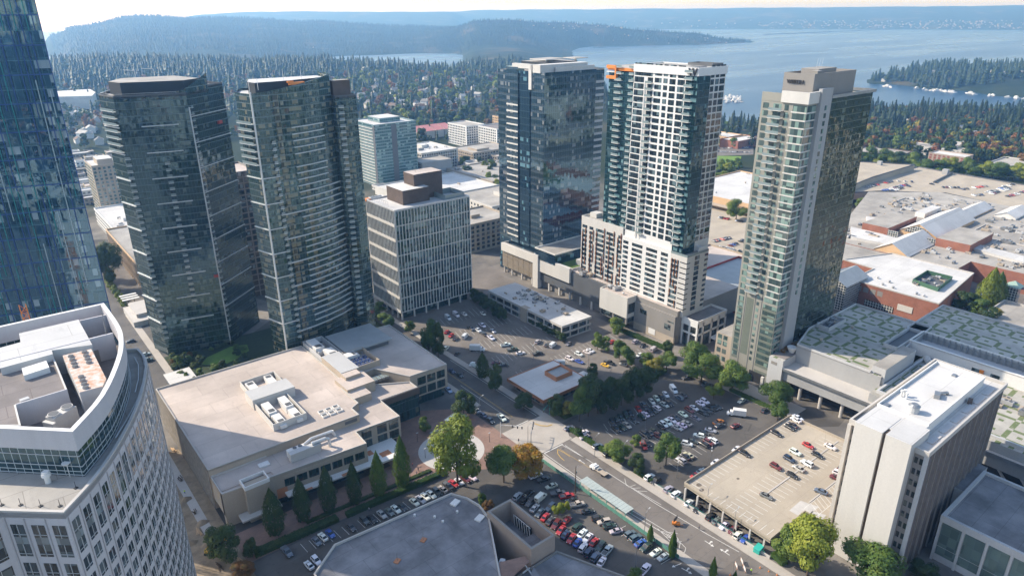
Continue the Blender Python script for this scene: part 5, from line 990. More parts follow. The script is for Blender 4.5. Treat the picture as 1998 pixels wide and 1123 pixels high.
def low_office():
    t = thing('low_office', 'two storey office with a white roof full of vents and concrete frame beside the podium', 'office building', (234,269,0)); poly = [(223.2,236.4),(244,235.6),(244,300.5),(223.6,300.8)]
    part('glazing', [W_win], t, lambda m: m.walls(inset(poly, .9), 0, 7)); part('roof_slab', [M_conc_lt, R_white], t, lambda m: m.prism(poly, 6.9, 8.2, 0, 1)); part('floor_slab', [M_conc_lt], t, lambda m: m.ring(poly, 3.2, 4.2, .5)); part('core', [M_beige], t, lambda m: m.box(222.6,265,0,226,270,8.4)); part('base_wall', [M_conc_lt], t, lambda m: m.ring(poly, 0, .7, .5))
    many(t, 'column', [(223.3,y-.3,0,223.95,y+.3,6.9) for y in np.linspace(237,300,10)]+[(x-.3,236.05,0,x+.3,236.6,6.9) for x in (229,235,241)], [M_conc_lt], fn=lambda m, q: m.box(*q))
low_office()
for i in range(34):
    y = random.triangular(240, 298, 268); unit(random.choice((0,0,3,2)), random.uniform(227,242), y, 8.2, random.choice((0,1.57,3.14)), random.uniform(.7,1.1), 'grey vent unit on the white roof of the two storey office', 'vents on the white roof of the low office', [M_steel, M_dkgrey, M_rail] if i == -1 else None)
# ================================================================ convention centre with chequered green roofs
def chequer():
    m, nt, b = nodes_of('chequered_green_roof'); x, y = uvxy(nt); fx, fy = math_(nt, 'DIVIDE', x, 8.6), math_(nt, 'DIVIDE', y, 8.6)
    rx, ry = math_(nt, 'FRACT', fx), math_(nt, 'FRACT', fy); wv = []
    for ax in (0, 5):
        cb = N(nt, 'ShaderNodeCombineXYZ'); nt.links.new(math_(nt, 'FLOOR', fx), cb.inputs[0]); nt.links.new(math_(nt, 'FLOOR', fy), cb.inputs[1]); cb.inputs[2].default_value = ax
        w_ = N(nt, 'ShaderNodeTexWhiteNoise', noise_dimensions='3D'); nt.links.new(cb.outputs[0], w_.inputs['Vector']); wv.append(math_(nt, 'GREATER_THAN', w_.outputs['Value'], .22))
    g1 = math_(nt, 'MULTIPLY', math_(nt, 'MULTIPLY', math_(nt, 'LESS_THAN', rx, .2), math_(nt, 'GREATER_THAN', ry, .2)), wv[0]); g2 = math_(nt, 'MULTIPLY', math_(nt, 'MULTIPLY', math_(nt, 'LESS_THAN', ry, .2), math_(nt, 'GREATER_THAN', rx, .2)), wv[1])
    c = math_(nt, 'MULTIPLY', math_(nt, 'LESS_THAN', math_(nt, 'ABSOLUTE', math_(nt, 'SUBTRACT', rx, .62)), .10), math_(nt, 'LESS_THAN', math_(nt, 'ABSOLUTE', math_(nt, 'SUBTRACT', ry, .62)), .10))
    g = math_(nt, 'MAXIMUM', math_(nt, 'MAXIMUM', g1, g2), c); n = N_map(nt, noise(nt, 0.12, 5, .7), .35, .65)
    g = math_(nt, 'MULTIPLY', g, N_map(nt, noise(nt, 0.7, 4, .7), .26, .42)); col = mixc(nt, g, mixc(nt, n, (0.30,0.285,0.25), (0.44,0.42,0.375)), mixc(nt, n, (0.095,0.135,0.05), (0.16,0.185,0.085)))
    nt.links.new(col, b.inputs['Base Color']); b.inputs['Roughness'].default_value = .95; return m
R_chk = chequer()
def convention():
    t = thing('convention_centre', 'grey convention centre with chequered green roofs and an open ground floor on pillars', 'building', (300,90,0))
    part('upper_block', [M_grey, R_chk], t, lambda m: m.prism([(271,97.5),(271,134.6),(291,140.2),(336,140.2),(336,104),(298,102),(298,97.5)], 12.8, 21, 0, 1)); part('parapet', [M_ltgrey], t, lambda m: m.ring([(271,102),(271,134.6),(291,140.2),(336,140.2),(336,104),(298,102)], 20.8, 22, .4))
    part('front_band', [M_grey, M_conc_lt], t, lambda m: m.prism([(262,97.5),(262,137),(271,137),(271,97.5)], 7.2, 13, 0, 1)); part('front_ledge', [M_steel, M_conc_lt], t, lambda m: m.prism([(260.8,40),(260.8,137.4),(262.4,137.4),(262.4,40)], 12.2, 13.4, 0, 1))
    part('void_wall', [M_black], t, lambda m: m.box(270,40,0,271,137,12.8)); part('soffit', [M_dkgrey], t, lambda m: m.floor(rect(262,97.5,336,137), 7.2)); many(t, 'pillar', [(264,98+9.4*k) for k in range(5)], [M_conc_lt], fn=lambda m, q: m.cyl(q[0],q[1],0,7.2,.75,10))  # black wall puts the shade under the overhang into colour
    part('end_wall', [M_ltgrey, R_chk], t, lambda m: m.prism(rect(260.6,134.2,271,141), 0, 16.8, 0, 1)); part('stair_box', [M_ltgrey, R_tan], t, lambda m: m.prism(rect(272,96.6,300,102), 17, 24.4, 0, 1)); part('louvre', [M_dkgrey], t, lambda m: panel(m, (272,102),(272,96.6), 1.2, 4, 20, 21.6, .08)); part('louvre', [M_taupe], t, lambda m: panel(m, (260.6,141),(260.6,134.2), 1.2, 4, 13.6, 15, .08))
    part('lower_block', [M_grey, R_chk], t, lambda m: m.prism([(262.2,-60),(262.2,97.4),(345,97.4),(345,-60)], 7.2, 17, 0, 1)); part('planter_wall', [M_ltgrey], t, lambda m: m.ring([(264.5,-60),(264.5,96),(345,96),(345,-60)], 16.8, 18.2, .9))
    part('long_box', [M_white, M_ltgrey], t, lambda m: (m.prism(rect(311,-40,313,104), 17, 22.6, 0), m.prism(rect(313,-40,326,104), 17, 18.8, 1), m.ring(rect(311,-40,326,104), 22.4, 23, .4))); part('box_front', [M_steel], t, lambda m: [m.bar((325.6,y,18.8),(325.6,y,22.6),.3,.5) for y in np.arange(-30,104,2.4)])['kind'] = 'stuff'
    many(t, 'window', [((311,104),(311,-40), s, s+3.4, 18.4, 20, .06) for s in (26,33,58)], [W_win]); part('far_block', [M_grey, R_chk], t, lambda m: m.prism([(326.4,-40),(326.4,111.5),(368,111.5),(368,-40)], 7.2, 21, 0, 1)); part('far_parapet', [M_ltgrey], t, lambda m: m.ring([(326.4,-40),(326.4,111.5),(368,111.5),(368,-40)], 20.8, 22, .4))
    part('roof_well', [M_ltgrey, M_dkgrey], t, lambda m: (m.ring(rect(296,133,312,139.4), 21, 22.8, .4), m.cap(rect(296.4,133.4,311.6,139), 21.05, 1))); part('roof_well', [M_ltgrey, M_dkgrey], t, lambda m: (m.ring(rect(300,104,326,110), 21, 22.6, .4), m.cap(rect(300.4,104.4,325.6,109.6), 21.06, 1)))
    many(t, 'brace', [((263,y,.1),(263,y+6,7.1)) for y in np.arange(30,60,7)], [M_conc_lt], fn=lambda m, q: m.bar(q[0], q[1], .7, .7)); part('tank', [M_offwhite], t, lambda m: m.rod((305,92,18.2),(309,95,18.2),1.4,1.4,10)); part('sign_light', [M_orange], t, lambda m: m.box(310.4,73.4,18.6,311,75,20.2))
convention()
for i in range(30): unit(random.choice((0,3,2,0,1)), random.uniform(290,309), random.uniform(46,94), 17, random.choice((0,1.57,3.14)), random.uniform(.9,1.5), 'pale roof unit on the lower chequered roof behind the white office slab', 'units on the lower chequered roof')
for i in range(14): unit(random.choice((0,3,2)), random.uniform(298,311), random.uniform(134,139), 21.1, random.choice((0,1.57)), random.uniform(.7,1.0), 'dark fan unit inside the sunken well of the chequered roof', 'fans in the chequered roof well')
for x, y in ((1602,664),(1663,640),(1700,618)): unit(2, *P(x,y,21), 21, 0, 1.4, 'white mushroom vent standing on the upper chequered roof', 'white vents on the upper chequered roof')
def lower_right():
    t = thing('glass_front_hall', 'low grey building with framed green windows at the bottom right corner', 'building', (230,30,0)); poly = rect(207.4,-20,242,49.6); Z = 16.4
    part('wall', [M_ltgrey], t, lambda m: m.walls(inset(poly, .5), 0, Z)); part('roof', [R_grey], t, lambda m: m.cap(poly, Z-.6)); part('parapet', [M_ltgrey], t, lambda m: m.ring(poly, Z-.8, Z+.4, 1.0))
    gg = glass_wall('pale_green_glass', (0.11,0.155,0.14), (0.04,0.07,0.07), 2.2, 3.4, .04, (0.09,0.10,0.10), .07, .04, ior=1.8, tilt=.01, blind=0, warp=.004)
    many(t, 'window', [((207.9,49.6),(207.9,-20), .9+6.3*k, 6.2+6.3*k, 5.6, 14.4, .10) for k in range(10)], [gg]); many(t, 'pier', [((207.9,49.6),(207.9,-20), .1+6.3*k, .8+6.3*k, 0, Z-.8, .6) for k in range(11)], [M_ltgrey]); part('band', [gg], t, lambda m: panel(m, (207.9,49.6),(207.9,-20), .9, 69, 2.4, 5.4, .05)); part('head_band', [M_ltgrey], t, lambda m: panel(m, (207.9,49.6),(207.9,-20), 0, 69.6, 14.5, 15.6, .5))
    part('annex', [M_ltgrey, R_grey], t, lambda m: m.prism(rect(226,49.7,246,54), 0, 16, 0, 1)); part('entry_canopy', [M_ltgrey, R_grey], t, lambda m: m.prism(rect(197,24,207,34), 0, 4.2, 0, 1))
lower_right()
# ================================================================ shopping mall
W_grid = glass_wall('white_grid_glass', (0.03,0.04,0.045), (0.5,0.48,0.44), 1.5, 1.5, .2, (0.55,0.53,0.49), .3, .1, ior=1.6, tilt=.004, blind=0, span_rough=.5)
def gable(m, x0, y0, x1, y1, z0, ze, zr, mw, mr, axis='x', skip_glass=None):
    ym = (y0+y1)/2
    m.walls(rect(x0,y0,x1,y1), z0, ze, mw); m.face([(x0,y1,ze),(x0,y0,ze),(x0,ym,zr)], mw); m.face([(x1,y0,ze),(x1,y1,ze),(x1,ym,zr)], mw)
    m.face([(x0-.6,y0-.6,ze-.2),(x1+.6,y0-.6,ze-.2),(x1+.6,ym,zr+.1),(x0-.6,ym,zr+.1)], mr); m.face([(x1+.6,y1+.6,ze-.2),(x0-.6,y1+.6,ze-.2),(x0-.6,ym,zr+.1),(x1+.6,ym,zr+.1)], mr)
def mall():
    t = thing('shopping_mall', 'sprawling red brick shopping mall with flat tan and white roofs', 'shopping mall', (500,150,0))
    part('white_block', [M_brick, R_white], t, lambda m: m.prism([(390,120),(456,126),(456,174),(420,188),(418,168),(390,168)], 0, 13, 0, 1)); part('coping', [M_conc_lt], t, lambda m: m.ring([(390,120),(456,126),(456,174),(420,188),(418,168),(390,168)], 12.9, 13.6, .5))
    part('main_block', [M_brick, R_tan], t, lambda m: m.prism([(456.3,136),(480,136),(480,70),(640,110),(655,222),(610,262),(525,236),(456.3,216)], 0, 12.5, 0, 1)); part('side_block', [M_brick, R_tan], t, lambda m: m.prism([(420,188.5),(456,174.5),(456,216),(440,226),(420,205)], 0, 12.2, 0, 1))
    part('gable_hall', [M_tan, R_white], t, lambda m: gable(m, 457,164.5,503,186, 12.5, 13.2, 19.5, 0, 1)); part('gable_hall', [M_tan, R_white], t, lambda m: gable(m, 506,167,574,191, 12.5, 15.5, 22, 0, 1)); part('gable_window', [W_grid], t, lambda m: m.face([(505.7,188.5,15.2),(505.7,169.5,15.2),(505.7,173,18.2),(505.7,179,20.6),(505.7,185,18.2)])); part('gable_hall', [M_tan, R_white], t, lambda m: gable(m, 578,172,626,186, 12.5, 14, 18, 0, 1))
    sk = surf('skylight_glass', (0.18,0.21,0.235), 0.2, .1, .4)
    for x0, x1, ya, yb, za, zb in ((464,486,165.5,172.5,13.8,18.0),(512,524,170,174,16.8,18.8),(538,552,170,176,16.8,20.0),(566,574,170,176,16.8,20),(582,604,173.4,177.6,14.8,17.2)): part('skylight', [sk], t, lambda m: m.face([(x0,ya,za),(x1,ya,za),(x1,yb,zb),(x0,yb,zb)]))
    part('brick_box', [M_brick, R_tan], t, lambda m: m.prism(rect(494,194,540,212), 12.4, 18, 0, 1)); part('brick_box', [M_brick, R_tan], t, lambda m: m.prism(rect(496,143,536,163.5), 12.4, 18, 0, 1)); part('grid_window', [W_grid], t, lambda m: (panel(m, (494,194),(494,187), 0, 7, 12.6, 17, .1), panel(m, (496,169),(496,163.6), 0, 5, 12.6, 17, .1)))
    for q in (((1660,442),(1790,474),(1760,482),(1660,462)), ((1868,466),(1998,500),(1998,512),(1860,474)), ((1690,422),(1735,430),(1740,440),(1692,430))): part('white_curb', [R_white], t, lambda m, q=q: m.prism([P(x,y,14) for x, y in q], 12.4, 14.2))
    part('white_box', [M_white, R_white], t, lambda m: m.prism(rect(560,196,590,203), 12.4, 16, 0, 1)); part('white_box', [M_white, R_white], t, lambda m: gable(m, 606,150,640,164, 12.4, 14, 17, 0, 1))
    for x0, y0, x1, y1 in ((470,196,494,214),(520,140,540,160),(540,120,575,160),(580,205,612,232)): part('roof_curb', [M_conc_lt], t, lambda m: m.ring(rect(x0,y0,x1,y1), 12.4, 13.2, .6))
    gl = [(409,128),(434,130),(434,144),(412,143)]; part('plant_well', [plain('dark_green_screen', (0.05,0.12,0.07), .6), M_dkgrey], t, lambda m: (m.ring(gl, 13, 15.4, .3), m.cap(inset(gl, .2), 13.08, 1)))
    part('entrance_hall', [W_grid, R_metal], t, lambda m: gable(m, 372,162,398,178, 0, 15, 19.5, 0, 1)); part('arcade', [W_grid], t, lambda m: panel(m, (390,158),(390,140), 0, 16, .5, 4, .3)); part('wall_relief', [M_offwhite], t, lambda m: panel(m, (390,140),(390,132), 0, 8, 3.5, 7, .3)); many(t, 'blind_panel', [((390,168),(390,120), 4+4*k, 7+4*k, 8, 11, .06) for k in range(4)], [M_taupe])
mall()
for i in range(230):
    for _ in range(20):
        x, y = random.uniform(460,640), random.uniform(90,232)
        if not (455 < x < 630 and 163 < y < 192) and not (492 < x < 542 and 192 < y < 214) and not (494 < x < 538 and 142 < y < 164) and y < 216+(x-456)*.15 and y > 80+(x-480)*.2 and (x > 484 or y > 138): break
    unit(random.choice((0,0,1,3,2,0)), x, y, 12.5, random.choice((0,1.57,3.14,4.7)), random.uniform(.7,1.4), 'grey air unit on the broad tan roof of the brick mall', 'air units on the tan mall roof')
for i in range(16): unit(random.choice((0,2,3)), random.uniform(411,432), random.uniform(131,142), 13.1, random.choice((0,1.57)), random.uniform(.8,1.2), 'air unit inside the green screened well on the white mall roof', 'units in the green roof well')
for x, y in ((1712,543),(1722,556),(1735,551),(1742,562),(1788,574),(1802,578)): unit(2, *P(x,y,13), 13, 0, 1.5, 'small white dome vent near the front edge of the white mall roof', 'dome vents on the white mall roof')
def far_decks():
    t = thing('mall_car_park', 'two level concrete mall car park on the far right with cars in rows', 'car park', (690,260,0))
    up = [P(x,y,14) for x, y in ((1600,312),(1785,322),(1702,347),(1640,372),(1600,372))]; part('upper_deck', [M_deck], t, lambda m: m.prism(up, 8, 14)); part('upper_parapet', [M_dkgrey], t, lambda m: m.ring(up, 13.8, 15, .5))
    lo = [P(x,y,9) for x, y in ((1790,326),(1845,336),(2060,372),(2060,428),(1998,412),(1845,378),(1720,374),(1640,378),(1702,350))]; part('lower_deck', [M_deck], t, lambda m: m.prism(lo, 3, 9)); part('lower_parapet', [M_dkgrey], t, lambda m: m.ring(lo, 8.8, 10, .5)); part('divider', [M_dkgrey], t, lambda m: m.bar((*P(1858,339,9),9.8),(*P(1822,357,9),9.8),1,2))
    part('stair_tower', [M_grey], t, lambda m: m.obox(*P(1844,340,9),9,5,5,5,0)); part('stair_tower', [M_grey], t, lambda m: m.obox(*P(1716,322,14),14,4,4,4,0))
far_decks()
# ================================================================ the blocks beyond
WB = {k: win_mat(k+'_window', c, 1.8, l, f) for k, c, l, f in (('dark', (0.02,0.025,0.03), (0.1,0.11,0.11), .2), ('teal', (0.03,0.08,0.085), (0.22,0.32,0.31), .3), ('brown', (0.04,0.03,0.025), (0.12,0.1,0.08), .2))}
def block(name, label, cat, r, z, wall, roof, win=None, fh=3.2, bay=3.4, ww=1.9, wh=1.7, z0=1.0, faces='uv', pent=None, origin=None, limit=100):
    x0, y0, x1, y1 = r; t = thing(name, label, cat, ((x0+x1)/2,(y0+y1)/2,0)); poly = rect(*r)
    part('wall', [wall], t, lambda m: m.walls(poly, -2, z)); part('roof', [roof], t, lambda m: m.cap(poly, z-.4)); part('parapet', [wall], t, lambda m: m.ring(inset(poly, -.12), z-.6, z+.7, .5))
    ws = []
    if win:
        for a, b in ([((x0,y1),(x0,y0))] if 'u' in faces else [])+([((x0,y0),(x1,y0))] if 'v' in faces else []):
            L = math.dist(a, b)
            for k in range(int((z-z0-wh)/fh)+1):
                for s in np.arange(.8, L-ww-.4, bay): ws.append((a, b, s, s+ww, z-1.2-wh-fh*k, z-1.2-fh*k, .08))
        many(t, 'window', ws, [WB[win]], limit)
    if pent: part('penthouse', [wall, roof], t, lambda m: m.prism(rect(x0+(x1-x0)*pent[0],y0+(y1-y0)*pent[1],x0+(x1-x0)*pent[2],y0+(y1-y0)*pent[3]), z-.4, z+pent[4], 0, 1))
    return t
def pblock(name, label, cat, px, z, *a, **k): return block(name, label, cat, bb(z, *px), z, *a, **k)
tt = block('glass_tower', 'pale teal glass tower behind the office block with the brown roof box', 'tower', (316,602,362,650), 60, glass_wall('teal_tower_glass', (0.05,0.11,0.115), (0.20,0.25,0.24), 2.2, 3.0, .3, (0.18,0.24,0.24), .12, .05, ior=1.8, tilt=.03, blind=.25, blind_reflc=(.25,.35,.33)), R_white, pent=(.3,.3,.8,.8,4))
part('slot', [M_dkgrey], tt, lambda m: (panel(m, (316,602),(362,602), 18, 24, 0, 60, .1), panel(m, (316,650),(316,602), 44, 48, 0, 59, .15))); many(tt, 'belt', [((316,650),(316,602), 0, 44, 3*k+2, 3*k+2.7, .5) for k in range(19)], [M_offwhite])
block('apartment_block', 'white and navy apartment block with a flat white roof beyond the teal tower', 'apartments', (385,632,432,690), 20, M_offwhite, R_white, 'dark', 3.2, 3.0, 2.0, 2.2, faces='uv', pent=(.4,.5,.55,.7,3))
block('concrete_box', 'small grey concrete box with barred windows in front of the white and navy apartments', 'building', (366,600,402,626), 17, M_grey, R_tan, 'dark', 2.6, 30, 22, 1.2, faces='u')
block('flat_shop', 'long low white roofed block just behind the brown roof box', 'building', (300,470,390,580), 8, M_offwhite, R_white)
block('flat_shop', 'low tan roofed row of shops left of the dark striped tower', 'building', (395,520,470,600), 8, M_beige, R_tan)
block('apartment_block', 'cream apartment block with angled bays beside the office block', 'apartments', (318,420,372,476), 17, M_offwhite, R_tan, 'dark', 3.2, 4.4, 1.8, 1.7, pent=(.5,.4,.7,.6,3))
block('apartment_block', 'beige and red brick apartment block next to the street junction', 'apartments', (268,380,306,416), 21, M_beige, R_tan, 'dark', 3.2, 4.6, 2.4, 2.0, pent=(.3,.4,.5,.6,2))
block('mid_rise', 'white mid-rise with dark balconies, the nearer to the striped tower', 'apartments', (515,668,548,706), 28, M_white, R_brown, 'dark', 3.1, 3.6, 2.2, 1.9); block('mid_rise', 'white mid-rise with corner balconies, farther from the striped tower', 'apartments', (508,722,536,764), 26, M_white, R_tan, 'dark', 3.1, 3.6, 2.2, 1.9)
block('mid_rise', 'orange tinted block behind the two white mid-rises', 'apartments', (590,735,620,775), 26, M_tan, R_tan, 'brown', 3.1, 4, 2.4, 1.7)
block('apartment_block', 'long beige apartment block with a broken roofline among yellow trees', 'apartments', (450,628,508,672), 13, M_beige, R_tan, 'dark', 3.1, 4, 2, 1.8, pent=(.2,.2,.5,.6,2))
t = thing('apartment_block', 'white apartments with a row of red gabled roofs', 'apartments', (512,825,0))
for k in range(4): part('gabled_wing', [M_offwhite, surf('rose_roof%d' % k, (0.50,0.20,0.19), .8, .15, .2)], t, lambda m: gable(m, 486+k*15,806,499+k*15,845, 0, 11, 16, 0, 1))
block('apartment_tower', 'beige tower with brown stripes in the gap beside the blue tower', 'tower', (83,655,112,690), 44, M_beige, R_white, 'teal', 3.0, 3.6, 2.0, 1.9, pent=(.2,.2,.6,.7,4)); block('flat_shop', 'white stepped low building below the beige striped tower', 'building', (76,560,112,640), 13, M_white, R_white, 'dark', 3.2, 4, 2, 1.6, pent=(.3,.3,.7,.6,2))
t = block('car_park', 'sunlit beige building with a diagonal lattice front beside the dark twin tower', 'building', (70,432,96,555), 16, M_tan, R_tan); part('lattice', [M_beige], t, lambda m: [m.bar((69.8,y,.5),(69.8,y+5,15.5),.35,.35) for y in np.arange(433,550,5)]+[m.bar((69.7,y+5,.5),(69.7,y,15.5),.35,.35) for y in np.arange(433,550,5)])['kind'] = 'stuff'
t = thing('plaza_terrace', 'stepped pale terrace at the foot of the blue tower', 'terrace', (55,440,0)); part('step', [M_conc_lt], t, lambda m: m.box(53,398,0,66,425,3)); part('step', [M_conc_lt], t, lambda m: m.box(56,404,3,66,425,5)); many(t, 'canopy', [(54,428+4*k,63,430+4*k) for k in range(3)], [M_white], fn=lambda m, q: m.box(q[0],q[1],5.6,q[2],q[3],5.9)); many(t, 'post', [(56,428),(61,436)], [M_steel], fn=lambda m, q: m.box(q[0],q[1],0,q[0]+.4,q[1]+.4,5.6))
t = thing('warehouse', 'long pale flat roof among trees at far left', 'building', (0,0,0)); wz = float(gz(*P(140,184,12)))+16; wp = [P(x,y,wz) for x, y in ((108,178),(176,174),(186,180),(180,187),(108,189))]; part('roof', [R_white], t, lambda m: m.prism(wp, -5, wz))
t = block('supermarket', 'white roofed store with a sunlit yellow wall beside the mall car park', 'store', (505,290,612,392), 9, M_tan, R_white); part('awning', [M_beige], t, lambda m: m.box(498,300,3.6,504.8,385,4.2))
block('school', 'red brick block with a white roof beyond the green field', 'building', bb(7, (1440,280),(1480,272),(1450,266)), 9, M_brick, R_white); block('apartment_block', 'low cream apartments beyond the field by the white tower', 'apartments', bb(7, (1396,268),(1432,272),(1405,260)), 9, M_tan, R_white, 'brown', 3, 4, 2, 1.6)
t = block('pink_block', 'pinkish four storey block with brown window bays beyond the mall car park', 'building', (829,264,852,300), 13.5, M_pink, R_white); many(t, 'window_bay', [((829,300),(829,264), 1.2+4.4*k, 3.6+4.4*k, 2+3*j, 4.4+3*j, .1) for k in range(8) for j in range(4)], [surf('rust_panel', (0.30,0.11,0.08), .8)])
for i, q in enumerate((((1690,300),(1782,298),(1690,288)), ((1770,285),(1825,287),(1790,280)), ((1845,293),(1886,298),(1850,288)), ((1950,322),(1998,330),(1960,308)))):
    block('apartment_row', ('long low apartment row with chimneys left of the pinkish block','low white roofed apartments behind the conifer','low apartment row behind the pinkish block','pale low block at the right edge of the trees')[i], 'apartments', bb(6, *q), 7, M_offwhite if i else M_brown, R_tan, 'brown', 3, 4, 2, 1.6)
t = thing('market_pavilion', 'white latticed stair tower with a green roof beside the mall courtyard', 'tower', (452,104,0)); part('shaft', [W_grid], t, lambda m: m.walls(rect(449,101,455,107), 0, 13)); part('roof', [plain('patina_roof', (0.25,0.36,0.30), .6)], t, lambda m: [m.face([p, q, (452,104,16)]) for p, q in zip([(448,100,13),(456,100,13),(456,108,13),(448,108,13)], [(456,100,13),(456,108,13),(448,108,13),(448,100,13)])]); part('footbridge', [M_conc_lt], t, lambda m: m.bar((449,112,5.5),(430,128,5.5),3,.8))
block('red_gallery', 'curved metal and red walled gallery between the white tower and the balcony tower', 'gallery', (322,196,372,232), 14, M_red, R_metal); block('low_arts_block', 'pale low block beside the red walled gallery', 'gallery', (345,236,392,268), 9, M_beige, R_pink)
block('low_shop', 'low flat garage roof at the corner of the mall courtyard', 'building', (380,84,440,104), 7, M_conc_lt, R_tan)
t = thing('garden_pavilion', 'small white flat pavilion roof beside the twin tower garden', 'pavilion', (55,318,0)); part('wall', [M_dkgrey], t, lambda m: m.walls(rect(50.5,309,61,322), 0, 3.8)); part('roof', [R_white], t, lambda m: m.prism(rect(50,308.5,61.5,322.5), 3.8, 4.3))
def crane():
    t = thing('tower_crane', 'orange lattice crane mast in front of the blue tower', 'crane', (4,226,0)); a = [(3.2,225.2),(4.8,225.2),(4.8,226.8),(3.2,226.8)]
    def mast(m):
        for x, y in a: m.bar((x,y,0),(x,y,84),.22,.22)
        for k in range(42):
            for i in range(4): p, q = a[i], a[(i+1) % 4]; m.bar((*p,k*2),(*q,k*2+2),.12,.12); m.bar((*p,k*2),(*q,k*2),.1,.1)
    part('mast', [M_orange], t, mast)
crane()
# ---- houses among the trees, boats and docks, far shore
def house_mesh(i):
    m = MB(); l, w, h = ((11,8,4.5),(14,9,5),(9,9,6.5))[i]; gable(m, -l/2,-w/2,l/2,w/2, -2, h, h+w*.32, 0, 1)
    if i == 1: gable(m, -2, -w/2-4, 5, -w/2+1, -2, h-1, h+1, 0, 1)
    m.box(l*.2,-.5,h,l*.2+1,.5,h+w*.45,0); return m
WALLS = {'white': M_white, 'cream': M_offwhite, 'brown': M_taupe, 'blue grey': M_grey}; ROOFS = {'grey': surf('grey_shingle', (0.2,0.195,0.19), .9, .2, .4), 'brown': surf('brown_shingle', (0.17,0.12,0.09), .9, .2, .4), 'pale': surf('pale_shingle', (0.45,0.43,0.4), .9, .2, .4)}
HM = {}
ZONE = (((660,215,1000,112), 120, 'on the wooded hillside beyond the teal tower'), ((95,300,200,170), 26, 'in the hazy gap right of the blue tower'), ((1695,300,1998,222), 44, 'in the woods beyond the mall car park'), ((1705,188,1998,164), 34, 'on the wooded point across the bay'), ((420,170,660,108), 26, 'in the dark woods behind the twin towers'))
HOUSES = []
for (xa, ya, xb, yb), n, where in ZONE:
    for i in range(n):
        x, y = random.uniform(xa, xb), yb+(ya-yb)*random.random()**.8; z = 0.0
        for _ in range(6): u, v = P(x, y, z); z = float(gz(u, v))
        if z < -37: continue
        HOUSES.append((u, v)); k = random.randrange(3); wn, rn = random.choice(('white','white','cream','cream','brown','blue grey')), random.choice(('grey','grey','brown','pale'))
        if (k, wn, rn) not in HM:
            o = house_mesh(k).build('house', [WALLS[wn], ROOFS[rn]], origin=(0,0,0)); HM[(k,wn,rn)] = o.data
        else: o = link(bpy.data.objects.new('house', HM[(k,wn,rn)]))
        o.location = (u, v, z+.3); o.rotation_euler.z = random.choice((0,1.57,3.14,4.71))+random.uniform(-.4,.4); s = random.uniform(.9,1.4); o.scale = (s,s,s)
        tag(o, '%s house with a %s roof %s' % (wn, rn, where), 'house', '%s houses with %s roofs %s' % (wn, rn, where))
mb = MB(); rr = random.Random(11)
for i in range(520):
    x = rr.uniform(1010, 2000); d = rr.uniform(8820, 9250) if rr.random() < .72 else rr.uniform(4620, 5000)
    if d > 8000 and x < 1480 and rr.random() < .6: x = rr.uniform(1480, 2000)
    a = _az(x); u, v = d*math.cos(a), d*math.sin(a); z = float(gz(u, v))
    if z < -37: continue
    s = (10 if d > 8000 else 8)*rr.uniform(.7,1.6); mb.obox(u, v, z-3, s, s*.7, s*.55+3, rr.random()*3, 0, 1)
tag(mb.build('far_shore_houses', [M_beige, ROOFS['pale']], origin=(0,0,0)), kind='stuff')
t = thing('floating_bridge', 'long low bridge crossing the lake in the haze', 'bridge', (6900,3600,-40)); A, B = P(1490,67.5,-38), P(1745,57,-38); part('deck', [M_dkgrey], t, lambda m: m.bar((*A,-37),(*B,-37),24,4)); many(t, 'pier', [(A[0]+(B[0]-A[0])*k/24, A[1]+(B[1]-A[1])*k/24) for k in range(25)], [M_dkgrey], fn=lambda m, q: m.box(q[0]-6,q[1]-6,-42,q[0]+6,q[1]+6,-38))
def boat():
    m = MB(); h = [(-5,-1.5),(3,-1.6),(6,0),(3,1.6),(-5,1.5)]; m.prism(h, -.3, 1.3, 0); m.prism([(-3,-1.1),(1.5,-1.1),(2.2,0),(1.5,1.1),(-3,1.1)], 1.3, 2.8, 0, 0); m.box(-1,-.9,2.8,.5,.9,3.4,0); return m
bo = None
for i in range(22):
    x, y = random.uniform(1413,1446), random.uniform(189,200); u, v = P(x, y, -40)
    if bo is None: o = boat().build('motor_boat', [M_white], origin=(0,0,0)); bo = o.data
    else: o = link(bpy.data.objects.new('motor_boat', bo))
    o.location = (u, v, -39.9); o.rotation_euler.z = random.choice((.3,.45,3.4)); s = random.uniform(1,2.2); o.scale = (s,s,s); tag(o, 'white motor boat moored at the marina between the two right towers', 'boat', 'boats moored at the marina')
t = thing('marina_dock', 'long pale dock at the marina between the two right towers', 'dock', (*P(1430,196,-40),-40)); part('deck', [M_conc_lt], t, lambda m: (m.bar((*P(1410,194,-39),-39),(*P(1450,199,-39),-39),5,.8), m.bar((*P(1410,190,-39),-39),(*P(1446,193,-39),-39),5,.8)))
for i in range(26):
    x = random.uniform(1712,1998); y = 166+(x-1710)*.085+random.uniform(1,3); u, v = P(x, y, -40); o = link(bpy.data.objects.new('motor_boat', bo)); o.location = (u, v, -39.9); o.rotation_euler.z = random.uniform(0,6); s = random.uniform(1,2); o.scale = (s,s,s); tag(o, 'small white boat moored along the wooded point across the bay', 'boat', 'boats along the wooded point')

